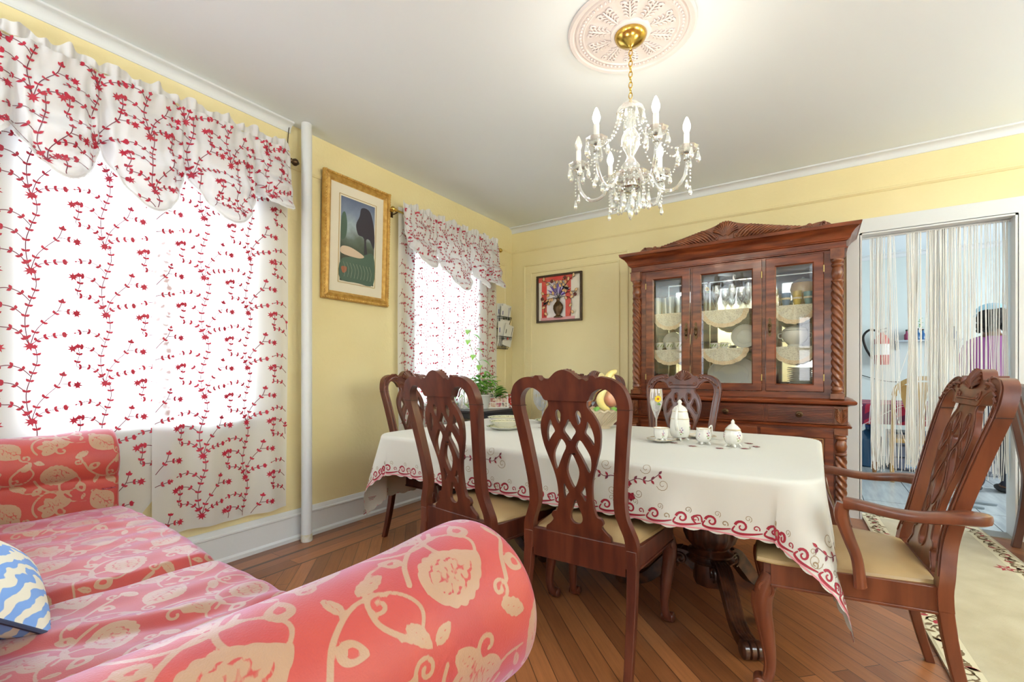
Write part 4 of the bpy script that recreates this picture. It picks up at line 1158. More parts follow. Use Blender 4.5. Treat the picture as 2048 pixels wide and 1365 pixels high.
# ================================================================= CHINA CABINET
CX = 2.357
GLASS = thin_glass('cabinet_glass', gloss=0.05, tint=(.97, .98, .96))
def build_cabinet():
    t = thing('china_cabinet', 'tall cherry wood china cabinet with glass doors, twisted columns and a carved shell crest', 'cabinet', (CX, 0, 0))
    D = -.43
    mb = MB(); mb.box(-.79, .79, D, -.03, .07, .905); base = mb.build('base', W_CAB, t, bevel=.003)
    mb = MB(); mb.loft([[(x*sx, y, z) for x, y in ((-.80-e, -.005), (-.80-e, D-.012-e), (.80+e, D-.012-e), (.80+e, -.005)) for sx in (1,)] for z, e in ((0, .02), (.055, .02), (.070, .008), (.080, -.005))])
    mb.build('plinth', W_CAB, t, ang=30)
    mb = MB(); mb.loft([[(x, y, z) for x, y in ((-.795-e, -.005), (-.795-e, D-e), (.795+e, D-e), (.795+e, -.005))] for z, e in ((.735, .0), (.738, .022), (.750, .026), (.756, .012), (.760, 0))])
    mb.build('waist_moulding', W_CAB, t, ang=30)
    mb = MB(); mb.loft([[(x, y, z) for x, y in ((-.795-e, -.003), (-.795-e, D-e), (.795+e, D-e), (.795+e, -.003))] for z, e in ((.893, .0), (.900, .016), (.905, .040), (.912, .052), (.926, .055), (.934, .048), (.940, .030), (.948, .012))])
    mb.build('counter', W_CAB, t, ang=30)
    # reeded drawers
    for (x0, x1) in ((-.695, -.290), (-.275, .270), (.290, .715)):
        mb = MB(); mb.box(x0, x1, D-.003, D, .762, .890); mb.box(x0, x0+.006, D-.016, D, .762, .890); mb.box(x1-.006, x1, D-.016, D, .762, .890)
        n = 10
        for k in range(n):
            z = .764+.0126*k
            mb.box(x0+.007, x1-.007, D-.018, D-.003, z, z+.0070)
        d = mb.build('drawer', W_CAB, t, ang=50)
        mb = MB(); xm = (x0+x1)/2; zk = .826
        pr = MB(); pr.lathe([(.0, .0), (.022, 0), (.024, .004), (.018, .008), (.010, .008), (.008, .012), (.012, .020), (.008, .026), (0, .027)], 20)
        mb._a([(xm+a, D-.016-c, zk+b) for a, b, c in pr.v], pr.f); mb.build('knob', BRONZE, d)
    # base corner blocks with acanthus, lower twisted columns, lower doors
    def acanthus(mb, cx, z0, z1, y):
        mb.tube([(cx, y-.006, z0), (cx, y-.012, (z0+z1)/2), (cx, y-.004, z1)], .006, 6)
        for k in range(7):
            z = z0+(z1-z0)*(.08+.12*k)
            for s in (-1, 1):
                mb.tube([(cx+s*.004, y-.008, z-.006), (cx+s*.020, y-.014, z+.012), (cx+s*.036, y-.004, z+.030-.002*k)], [.005, .0075, .003], 6)
    for s in (-1, 1):
        mb = MB(); cx = s*.757; mb.box(cx-.040, cx+.040, D-.020, D+.05, .765, .893); acanthus(mb, cx, .772, .880, D-.020)
        mb.build('carved_block', W_CARV, t)
        mb = MB(); mb.box(cx-.040, cx+.040, D-.022, D+.04, .690, .735); mb.box(cx-.040, cx+.040, D-.022, D+.04, .08, .14)
        prof = [(.034, .14), (.036, .15), (.028, .158), (.034, .170), (.030, .18)]
        mb.lathe(prof, 24, c=(cx, D-.012, 0)); R = []
        for i in range(121): R.append((.031, .18+.36*i/120))
        mb.lathe(R, 32, c=(cx, D-.012, 0), lobes=(4, .20, 114.0))
        mb.lathe([(.030, .54), (.036, .548), (.036, .556), (.024, .565), (.034, .585), (.037, .61), (.030, .64), (.024, .65), (.036, .662), (.036, .672), (.028, .68), (.034, .69)], 24, c=(cx, D-.012, 0))
        mb.build('lower_column', W_CARV, t, ang=60)
    for (x0, x1) in ((-.695, -.245), (-.225, .225), (.245, .715)):
        mb = MB(); z0, z1 = .10, .715; w_ = .055
        mb.box(x0, x1, D-.014, D, z0, z0+w_); mb.box(x0, x1, D-.014, D, z1-w_, z1); mb.box(x0, x0+w_, D-.014, D, z0+w_, z1-w_); mb.box(x1-w_, x1, D-.014, D, z0+w_, z1-w_)
        mb.box(x0+w_+.02, x1-w_-.02, D-.010, D, z0+w_+.02, z1-w_-.02)
        d = mb.build('lower_door', W_CAB, t, bevel=.003)
        mb = MB(); pts = [(x0+w_+.010, D-.008, z0+w_+.010), (x1-w_-.010, D-.008, z0+w_+.010), (x1-w_-.010, D-.008, z1-w_-.010), (x0+w_+.010, D-.008, z1-w_-.010)]
        for i in range(4): mb.tube([pts[i], pts[(i+1) % 4]], .004, 6)
        mb.build('panel_bead', mat('light_bead', (.42, .20, .08), .35, coat=.4), d)
    # hutch carcass
    F_ = -.395; z0, z1 = .948, 2.075
    mb = MB()
    mb.box(-.775, -.752, F_, -.02, z0, z1); mb.box(.752, .775, F_, -.02, z0, z1)
    mb.box(-.775, .775, F_, -.02, z0, z0+.022); mb.box(-.752, .752, F_+.02, -.02, 2.045, z1)
    mb.build('hutch_case', W_CAB, t, smooth=False)
    mb = MB(); mb.box(-.752, .752, -.028, -.020, z0+.022, 2.045); mb.build('mirrored_back', mat('cabinet_mirror', (.80, .82, .80), .06, metal=1.0), t, smooth=False)
    for z in (1.335, 1.655):
        mb = MB(); mb.box(-.750, .750, F_+.055, -.03, z-.010, z); mb.build('shelf', W_CAB, t, smooth=False)
    # face frame
    mb = MB()
    for a, b in ((-.775, -.655), (-.279, -.261), (.256, .280), (.657, .775)): mb.box(a, b, F_-.012, F_+.008, .992, 2.022)
    mb.box(-.775, .775, F_-.012, F_+.008, z0, .992); mb.box(-.775, .775, F_-.012, F_+.008, 2.022, 2.10)
    mb.build('face_frame', W_CAB, t, smooth=False)
    mb = MB(); mb.loft([[(x, y, z) for x, y in ((-.789-e, -.003), (-.789-e, F_-.017-e), (.789+e, F_-.017-e), (.789+e, -.003))] for z, e in ((2.030, .0), (2.034, .010), (2.040, .010), (2.046, .0), (2.085, .0), (2.090, .012), (2.096, .014), (2.100, .022), (2.125, .030), (2.150, .048), (2.166, .068), (2.172, .074), (2.174, .082), (2.196, .088), (2.200, .082))])
    mb.build('cornice', W_CAB, t, ang=28)
    # twisted columns of the hutch
    for s in (-1, 1):
        cx = s*.735; mb = MB(); y = F_-.030
        mb.box(cx-.042, cx+.042, F_-.068, F_, z0, .985); mb.box(cx-.042, cx+.042, F_-.068, F_, 1.955, 2.032)
        mb.lathe([(.036, .985), (.038, .993), (.030, 1.0), (.036, 1.010), (.036, 1.018), (.028, 1.028), (.031, 1.04)], 28, c=(cx, y, 0))
        mb.lathe([(.031, 1.04+.75*i/180) for i in range(181)], 36, c=(cx, y, 0), lobes=(4, .20, 114.0))
        mb.lathe([(.030, 1.79), (.036, 1.796), (.036, 1.804), (.024, 1.812), (.033, 1.835), (.036, 1.855), (.030, 1.885), (.024, 1.898), (.036, 1.910), (.036, 1.920), (.028, 1.930), (.037, 1.942), (.037, 1.955)], 28, c=(cx, y, 0))
        mb.build('column', W_CARV, t, ang=60)
    # glazed doors
    doors = (('L', -.653, -.281), ('C', -.259, .254), ('R', .282, .655))
    for key, x0, x1 in doors:
        za, zb = .995, 2.018; w_ = .060; y0_, y1_ = F_-.030, F_-.012
        def framed(x0, x1, za, zb, w_, y0_, y1_):
            mb = MB(); o = [(x0, za), (x1, za), (x1, zb), (x0, zb)]; i_ = [(x0+w_, za+w_*.8), (x1-w_, za+w_*.8), (x1-w_, zb-w_), (x0+w_, zb-w_)]
            j = [(x0+w_+.010, za+w_*.8+.010), (x1-w_-.010, za+w_*.8+.010), (x1-w_-.010, zb-w_-.010), (x0+w_+.010, zb-w_-.010)]
            ring = lambda L_, y: [(p[0], y, p[1]) for p in L_]
            mb.loft([ring(o, y1_), ring(o, y0_+.003), ring([(x0+.003, za+.003), (x1-.003, za+.003), (x1-.003, zb-.003), (x0+.003, zb-.003)], y0_), ring(i_, y0_), ring(j, y0_+.012), ring(j, y1_)], closed=True)
            return mb
        d = framed(x0, x1, za, zb, w_, y0_, y1_).build('door', W_CAB, t, ang=25)
        mb = MB(); g0, g1, g2, g3 = x0+w_+.006, x1-w_-.006, za+w_*.8+.006, zb-w_-.006; yg = y0_+.012
        b_ = .020
        mb._a([(g0+b_, yg-.004, g2+b_), (g1-b_, yg-.004, g2+b_), (g1-b_, yg-.004, g3-b_), (g0+b_, yg-.004, g3-b_), (g0, yg, g2), (g1, yg, g2), (g1, yg, g3), (g0, yg, g3)],
              [(0, 1, 2, 3), (4, 5, 1, 0), (5, 6, 2, 1), (6, 7, 3, 2), (7, 4, 0, 3)])
        mb.build('glass_pane', GLASS, d, smooth=False, recalc=False)
        hx = x1-.028 if key == 'L' else x0+.028
        mb = MB(); yh = y0_-.004; zc = 1.485
        mb.prism(bezc([(hx, zc+.075), (hx+.010, zc+.058), (hx+.006, zc+.045), (hx+.015, zc+.025), (hx+.014, zc), (hx+.006, zc-.025), (hx+.012, zc-.045), (hx, zc-.070), (hx-.012, zc-.045), (hx-.006, zc-.025), (hx-.014, zc), (hx-.015, zc+.025), (hx-.006, zc+.045), (hx-.010, zc+.058)], 3), yh-.002, y0_+.001, 'y')
        mb.sph((hx, yh-.010, zc+.016), .011, 12); mb.lathe([(.003, .0), (.006, -.012), (.011, -.030), (.008, -.042), (.003, -.050), (0, -.054)], 12, c=(hx, yh-.012, zc+.010))
        mb.build('handle', BRONZE, d)
        for zz in (1.10, 1.90):
            mb = MB(); xh = x0 if key == 'L' else x1
            mb.tube([(xh, y0_-.001, zz-.025), (xh, y0_-.001, zz+.025)], .0045, 8); mb.build('hinge', mat('hinge_brass', (.45, .32, .12), .35, metal=.8), d)
    # carved pediment
    mb = MB(); yb_ = F_-.030
    top = bez([(-.72, 2.20), (-.68, 2.238), (-.63, 2.248), (-.57, 2.236), (-.52, 2.222), (-.42, 2.236), (-.30, 2.272), (-.18, 2.312), (-.10, 2.334), (-.05, 2.352), (0, 2.360)], 5)
    poly = top+[(-x, z) for x, z in reversed(top[:-1])]
    mb.prism([(x, z-.006) for x, z in poly], yb_-.012, yb_+.018, 'y')
    for k in range(13):
        a = math.radians(12+156*k/12); mb.tube([(.016*math.cos(a), yb_-.016, 2.238+.014*math.sin(a)), (.055*math.cos(a), yb_-.036, 2.262+.050*math.sin(a)), (.092*math.cos(a), yb_-.018, 2.268+.088*math.sin(a))], [.004, .008, .0095], 7)
    for s in (-1, 1):
        mb.tube([(s*x, yb_-.020, z) for x, z in spiral((.082, 2.238), .030, .006, math.radians(60), -1.4, 22)], .008, 7)
        for k in range(15):
            q = k/14; x = .085+.36*q; zt = 2.312-.085*q
            mb.tube([(s*(x-.035), yb_-.014, 2.204), (s*(x+.015), yb_-.032, 2.206+.50*(zt-2.206)), (s*(x+.060), yb_-.030, 2.206+.85*(zt-2.206)), (s*(x+.105-.03*q), yb_-.014, zt-.006)], [.006, .0115, .0105, .005], 7)
        mb.tube([(s*x, yb_-.016, z) for x, z in bez([(.08, 2.212), (.2, 2.235), (.34, 2.214), (.46, 2.208), (.54, 2.214)], 5)], .008, 6)
        for cx_, r, tn in ((.565, .020, 1.3), (.655, .024, -1.4)):
            mb.tube([(s*x, yb_-.018, z) for x, z in spiral((cx_, 2.222), r, .005, math.radians(200 if tn > 0 else -20), tn, 20)], .0075, 7)
        for k in range(6): mb.tube([(s*(.60-.012*k), yb_-.014, 2.204), (s*(.585-.014*k), yb_-.026, 2.222), (s*(.560-.016*k), yb_-.014, 2.232-.002*k)], [.003, .006, .004], 6)
    mb.build('carved_crest', W_CARV, t, ang=60)
    return t
build_cabinet()
# ----------------------------------------------------------------- things in the cabinet
DOILY = mat('cream_lace', (.70, .66, .55), .8, noise=(.50, .45, .36), nscale=150, nlo=.5, nhi=.62); DEDGE = mat('peach_lace_edge', (.66, .47, .28), .8, noise=(.75, .62, .45), nscale=120)
def doily(x, z, w_, drop, label):
    mb = MB(); n = 48
    def f(u, v):
        a = PI*u; r = v*(1+.035*abs(math.sin(a*9))*(v > .8)); X = x+w_/2*r*math.cos(PI-a); dz = drop*r*math.sin(a)
        return (X, -.347-.006*math.sin(a*9)*v, z+.004-dz)
    b0 = len(mb.v); mb.grid(f, n, 10, mi=0)
    mb.m = [1 if (i//n) >= 8 else 0 for i in range(len(mb.f))]
    mb.grid(lambda u, v: (x-w_/2+w_*u, -.347+.12*v, z+.003), 10, 2, mi=0)
    o = mb.build('lace_doily', [DOILY, DEDGE], recalc=False, ang=180); tag(o, label, 'doily', 'lace doilies on the cabinet shelves')
doors_x = ((CX-.467, .30), (CX-.03, .37), (CX+.468, .31))
names = ('narrow left-hand', 'wide middle', 'narrow right-hand')
side = ('behind the glass door farthest from the doorway', 'behind the middle glass door', 'behind the glass door nearest the doorway')
for (x, w_), sd in zip(doors_x, side):
    doily(x, 1.655, w_, .145, 'cream lace doily hanging over the upper shelf '+sd)
    doily(x, 1.335, w_, .135, 'cream lace doily hanging over the middle shelf '+sd)
TUMB = thin_glass('frosted_glass', gloss=.12, haze=.35, hazecol=(.55, .66, .72)); CLEAR = thin_glass('clear_glassware', gloss=.16, haze=.12, hazecol=(.85, .88, .88))
def lathe_obj(name, prof, m, loc, parent=None, n=24, **k):
    mb = MB(); mb.lathe(prof, n, **k); o = mb.build(name, m, parent); 
    o.location = loc; return o
def cup(name, label, cat, loc, r=.036, h=.055, m=None, group=None, ang=0.0, flower=(.40, .12, .30), leafc=(.25, .33, .10), rim=True):
    t = thing(name, label, cat, loc, ang, group); m = m or CHINA
    mb = MB(); mb.lathe([(0, .002), (r*.55, .0), (r*.62, .004), (r*.8, h*.3), (r*.95, h*.7), (r, h), (r*.95, h-.001), (r*.88, h*.65), (r*.7, h*.3), (0, .008)], 24); mb.build('bowl', m, t)
    mb = MB(); mb.tube(bez([(r*.9, 0, h*.85), (r*1.45, 0, h*.85), (r*1.5, 0, h*.45), (r*.75, 0, h*.25)], 5), .0032, 7); mb.build('handle', m, t)
    if rim: mb = MB(); mb.tube([(r*math.cos(a), r*math.sin(a), h) for a in np.linspace(0, 2*PI, 25)[:-1]], .0012, 5, closed=True); mb.build('rim_line', GOLD, t)
    if flower:
        mb = MB()
        for a in (-1.9, -1.2, -2.7):
            for k in range(3):
                aa = a+.16*k; z = h*(.45+.13*k); q = r*.93
                mb.sph((q*math.cos(aa), q*math.sin(aa), z), .0045, 6, mi=0 if k != 1 else 1, sc=(1, 1, 1.3))
        mb.build('painted_sprig', [mat('sprig_%s' % name, flower, .4), mat('sprig_leaf', leafc, .4)], t)
    return t
# upper shelf
for k in range(5): tag(lathe_obj('tumbler', [(0, .003), (.030, 0), (.036, .15), (.034, .15), (.028, .006), (0, .008)], TUMB, (CX-.59+.058*k+.004*(k % 2), -.285+.05*(k % 2), 1.659)), 'frosted blue tumbler on the upper shelf behind the cabinet door farthest from the doorway', 'glass', 'frosted tumblers on the upper shelf')
WG = [(0, .0), (.030, 0), (.031, .002), (.004, .006), (.0035, .075), (.012, .085), (.030, .110), (.036, .145), (.031, .195), (.030, .195), (.034, .145), (.028, .112), (0, .09)]
for k in range(6): tag(lathe_obj('wine_glass', [(r*(1 if k % 2 else .9), z*(1 if k % 2 else 1.12)) for r, z in WG], CLEAR, (CX-.10+.062*k, -.26+.07*(k % 2), 1.659)), 'clear stemmed wine glass on the upper shelf behind the middle cabinet door', 'glass', 'wine glasses on the upper shelf')
def flute(label, loc, s=1.0, petals=(.80, .55, .01), heart=(.45, .12, .02), group=None):
    t = thing('champagne_flute', label, 'glass', loc, 0, group)
    mb = MB(); mb.lathe([(0, 0), (.033*s, 0), (.034*s, .002), (.006*s, .007*s), (.0045*s, .03*s), (.0045*s, .105*s), (.010*s, .125*s), (.026*s, .165*s), (.037*s, .205*s), (.038*s, .235*s), (.033*s, .285*s), (.032*s, .285*s), (.036*s, .235*s), (.034*s, .205*s), (.022*s, .168*s), (0, .15*s)], 28); mb.build('glass', CLEAR, t)
    mb = MB(); cz = .228*s; y = -.0385*s; 
    for k in range(14):
        a = 2*PI*k/14; p = [(q*math.cos(a+d)*s, q*math.sin(a+d)*s) for q, d in ((.006, -.4), (.016, -.20), (.0225, 0), (.016, .20), (.006, .4))]
        mb._a([(u, y+.12*(u*u)/(.038*s)*2, cz+v) for u, v in p], [(0, 1, 2, 3, 4)], 0)
    mb._a([(.0075*s*math.cos(a), y-.0012, cz+.0075*s*math.sin(a)) for a in np.linspace(0, 2*PI, 13)[:-1]], [tuple(range(12))], 1)
    for a in (-.9, .0, .8): mb._a([(.002, y+.001, cz-.016*s), (.016*math.sin(a)+.005, y+.003, cz-.030*s), (.020*math.sin(a), y+.006, cz-.040*s), (-.003, y+.003, cz-.028*s)], [(0, 1, 2, 3)], 2)
    o = mb.build('painted_flower', [mat('sunflower_%g' % petals[2], petals, .5), mat('flower_heart_%g' % heart[0], heart, .5), mat('paint_green', (.16, .30, .06), .5)], t, recalc=False)
    o.rotation_euler = (0, 0, math.radians(30)); return t
flute('tall glass painted with a sunflower on the upper shelf inside the china cabinet', (CX-.185, -.25, 1.659), .85)
flute('tall glass with a blue painted flower beside the wine glasses in the cabinet', (CX+.285, -.28, 1.659), .9, petals=(.10, .20, .75), heart=(.5, .5, .6))
for k, (c, nm) in enumerate((((.10, .20, .40), 'dark blue'), ((.62, .42, .05), 'mustard yellow'), ((.16, .32, .36), 'teal grey'))):
    t = cup('mug', nm+' mug with a white and gilt band on the upper shelf nearest the doorway', 'mug', (CX+.39+.075*k+.02, -.26, 1.659), r=.034, h=.105 if k != 1 else .115, m=mat('mug_%d' % k, c, .3, coat=.3), group='coloured mugs on the upper shelf', ang=.6, flower=None, rim=False)
    mb = MB(); r = .034; mb.lathe([(r*.985, .052), (r*1.004, .053), (r*1.012, .066), (r*.99, .067)], 24); mb.build('painted_band', mat('mug_band', (.70, .55, .32), .35, noise=(.8, .8, .76), nscale=90), t)
t = thing('glass_jar', 'small patterned glass jar next to the dark blue mug on the upper shelf', 'jar', (CX+.345, -.27, 1.659)); mb = MB(); mb.lathe([(0, 0), (.026, 0), (.030, .03), (.026, .07), (.028, .09), (.024, .09), (.0, .01)], 20, lobes=(8, .05)); mb.build('jar', thin_glass('amber_glass', gloss=.2, haze=.4, hazecol=(.55, .35, .16)), t)
t = thing('serving_bowl', 'large golden bowl behind the coloured mugs in the cabinet', 'bowl', (CX+.52, -.115, 1.659)); mb = MB(); mb.lathe([(0, .01), (.05, 0), (.055, .01), (.05, .03), (.09, .08), (.115, .15), (.10, .20), (.092, .20), (.10, .15), (.08, .09), (0, .04)], 32, sx=.78, sy=.62); mb.build('bowl', mat('gold_glaze', (.70, .45, .16), .25, coat=.4), t)
mb = MB(); mb.lathe([(.075, .205), (.070, .215), (.04, .230), (.012, .236), (.010, .245), (0, .248)], 32, sx=.95, sy=.72); mb.build('lid', thin_glass('lid_glass', gloss=.2, haze=.5, hazecol=(.8, .76, .68)), t)
# middle shelf
for k in range(3): cup('teacup', ('white teacup with green leaf sprigs on the middle shelf, nearest the cabinet column', 'white teacup with green leaf sprigs in the middle of three behind the narrow far door', 'white teacup with green leaf sprigs on the middle shelf, beside the middle door stile')[k], 'cup', (CX-.575+.085*k, -.27, 1.339), r=.036, h=.068, group='leaf pattern teacups on the middle shelf', ang=.9, flower=(.25, .36, .08))
for k in range(2): cup('teacup', ('small teacup painted with red fruit on the middle shelf behind the wide glass door', 'small teacup with pink flowers next to the red fruit cup in the cabinet')[k], 'cup', (CX-.115+.08*k, -.28, 1.339), r=.031, h=.050, group='small painted teacups behind the wide door', flower=((.55, .06, .03), (.55, .25, .25))[k])
def stand_plate(label, x, y, z, r, tilt=14, name='dinner_plate', rimc=(.60, .62, .60), sx=1.0, lob=None):
    t = thing(name, label, 'plate', (x, y, z)); pr = [(0, 0), (.55*r, 0), (.60*r, .004), (.66*r, .010), (.97*r, .020), (r, .022), (.97*r, .017), (.66*r, .005), (.5*r, -.004), (0, -.004)]
    M = Matrix.Translation((0, 0, r)) @ Matrix.Rotation(math.radians(90-tilt), 4, 'X')
    mb = MB(); mb.M = M; mb.lathe(pr, 40, sx=sx, lobes=lob); mb.build('plate', CHINA, t)
    mb = MB(); mb.M = M; mb.tube([(sx*r*.92*math.cos(a), r*.92*math.sin(a), .0205) for a in np.linspace(0, 2*PI, 41)[:-1]], .0018, 5, closed=True); mb.tube([(sx*r*.60*math.cos(a), r*.60*math.sin(a), .0055) for a in np.linspace(0, 2*PI, 41)[:-1]], .0012, 5, closed=True)
    mb.build('rim_band', mat('grey_band', rimc, .4), t); return t
stand_plate('round white plate standing upright on the middle shelf behind the wide glass door', CX+.10, -.115, 1.339, .105)
stand_plate('small white plate leaning at the back of the middle shelf behind the far narrow door', CX-.50, -.10, 1.339, .085)
stand_plate('white plate leaning at the back of the middle shelf behind the door nearest the doorway', CX+.56, -.09, 1.339, .095)
stand_plate('large oval serving platter standing on the bottom shelf of the cabinet behind the wide door', CX+.01, -.12, .974, .15, sx=1.35, name='serving_platter')
t = thing('soup_tureen', 'white porcelain tureen with pierced rim on the middle shelf nearest the doorway', 'tureen', (CX+.47, -.24, 1.339))
mb = MB(); mb.lathe([(0, .0), (.045, 0), (.048, .008), (.040, .020), (.07, .05), (.085, .09), (.080, .125), (.076, .125), (.080, .09), (0, .03)], 32, sx=1.1); mb.build('bowl', CHINA, t)
mb = MB(); mb.lathe([(.082, .128), (.075, .140), (.05, .158), (.02, .168), (.012, .18), (.014, .192), (0, .20)], 32, sx=1.08); mb.build('lid', CHINA, t)
for s in (-1, 1): mb = MB(); mb.tube(bez([(s*.085, 0, .11), (s*.112, 0, .105), (s*.11, 0, .075), (s*.086, 0, .07)], 4), .005, 7); mb.build('handle', CHINA, t)
# bottom shelf
PL = [(0, 0), (.055, 0), (.06, .004), (.098, .014), (.100, .016), (.098, .017), (.06, .008), (0, .004)]
p0 = None
for k in range(14):
    o = lathe_obj('stacked_plate', PL, CHINA, (CX+.515+.002*math.sin(k*2), -.23, .973+.0145*k), n=36) if p0 is None else None
    if p0 is None: p0 = o; tag(o, 'white plate in the tall plate stack on the bottom shelf nearest the doorway', 'plate', 'plate stack behind the door nearest the doorway')
    else:
        c = p0.copy(); COL.objects.link(c); c.location = (CX+.515+.002*math.sin(k*2), -.23, .973+.0145*k)
        if k == 13: c['label'] = 'topmost white plate of the tall plate stack on the bottom shelf nearest the doorway'
for k in range(5): c = p0.copy(); COL.objects.link(c); c.location = (CX-.49, -.22, .973+.0145*k); c['label'] = 'white plate in the low stack on the bottom shelf farthest from the doorway'; c['group'] = 'plate stack behind the far narrow door'
for k in range(3): c = p0.copy(); COL.objects.link(c); c.location = (CX-.09, -.27, .973+.0145*k); c['label'] = 'white plate in the short stack in front of the oval platter'; c['group'] = 'plate stack behind the wide door'
t = thing('gravy_boat', 'white gravy boat beside the tall plate stack on the bottom shelf', 'gravy boat', (CX+.385, -.27, .973), .5)
mb = MB(); mb.lathe([(0, 0), (.025, 0), (.02, .012), (.04, .04), (.046, .07), (.042, .07), (.034, .04), (0, .02)], 24, sx=1.0, sy=.62); mb.build('bowl', CHINA, t)
mb = MB(); mb.tube(bez([(.035, 0, .065), (.075, 0, .085), (.07, 0, .04), (.035, 0, .03)], 4), .004, 7); mb.build('handle', CHINA, t)
t = thing('keepsake_box', 'floral patterned box with a black scalloped edge on the bottom shelf behind the wide door', 'box', (CX+.145, -.31, .972))
mb = MB(); mb.box(-.055, .055, -.018, .05, 0, .062); mb.build('box', mat('floral_print', (.70, .64, .58), .6, noise=(.62, .12, .16), nscale=55, nlo=.48, nhi=.58), t, bevel=.004)
mb = MB(); mb.tube(bez([(-.058, -.021, .02), (-.060, -.021, .055), (-.045, -.021, .070), (-.01, -.021, .066), (.03, -.021, .070), (.058, -.021, .066)], 4), .005, 7); mb.build('black_trim', IRON, t)

# ================================================================= CHANDELIER AND CEILING MEDALLION
CHX, CHY = 2.205, -2.283
def build_medallion():
    t = thing('ceiling_medallion', 'round plaster ceiling medallion with raised leaves around the chandelier', 'ceiling medallion', (CHX, CHY, H-.001))
    m = mat('pink_white_plaster', (.72, .67, .67), .7)
    mb = MB(); P = [(.302, 0), (.305, -.006), (.296, -.016), (.280, -.014), (.272, -.006), (.262, -.012), (.250, -.008), (.238, -.008), (.230, -.012), (.224, -.006), (.10, -.006), (.094, -.016), (.084, -.020), (.0, -.018)]
    mb.lathe(P[::-1], 72); d = mb.build('disc', m, t, ang=35)
    mb = MB()
    for k in range(70): a = 2*PI*k/70; mb.sph((.244*math.cos(a), .244*math.sin(a), -.012), .0068, 8)
    mb.build('bead_ring', m, d)
    mb = MB()
    for k in range(10):
        a = 2*PI*k/10; R = lambda r, q: (r*math.cos(a)-q*math.sin(a), r*math.sin(a)+q*math.cos(a), -.010)
        mb.tube([R(.10, 0), R(.15, 0), R(.205, 0)], [.004, .007, .004], 6)
        for s in (-1, 1):
            for j in range(5):
                r0 = .105+.020*j; mb.tube([R(r0, s*.004), R(r0+.020, s*(.016+.003*j)), R(r0+.018, s*(.028+.003*j))], [.003, .0055, .003], 6)
            sp = spiral((.190, .026), .016, .004, math.radians(-60), 1.1, 12); mb.tube([R(x, s*y) for x, y in sp], .0038, 6)
    mb.build('leaf_relief', m, d)
build_medallion()
CRY = thin_glass('crystal', gloss=.22, haze=.13, hazecol=(.90, .94, .93), tint=(.96, .97, .96)); CRYB = thin_glass('crystal_bead', gloss=.35, haze=.20, hazecol=(.92, .95, .94), tint=(.9, .92, .9))
CHROME = mat('chrome', (.65, .65, .62), .15, metal=1.0); SLEEVE = mat('candle_sleeve', (.80, .79, .74), .4)
BULB = mat('lit_bulb', (1, .95, .85), .4, emis=(1.0, .93, .80), estr=9.0); BULB0 = thin_glass('unlit_bulb', gloss=.2, haze=.3, hazecol=(.9, .88, .8))
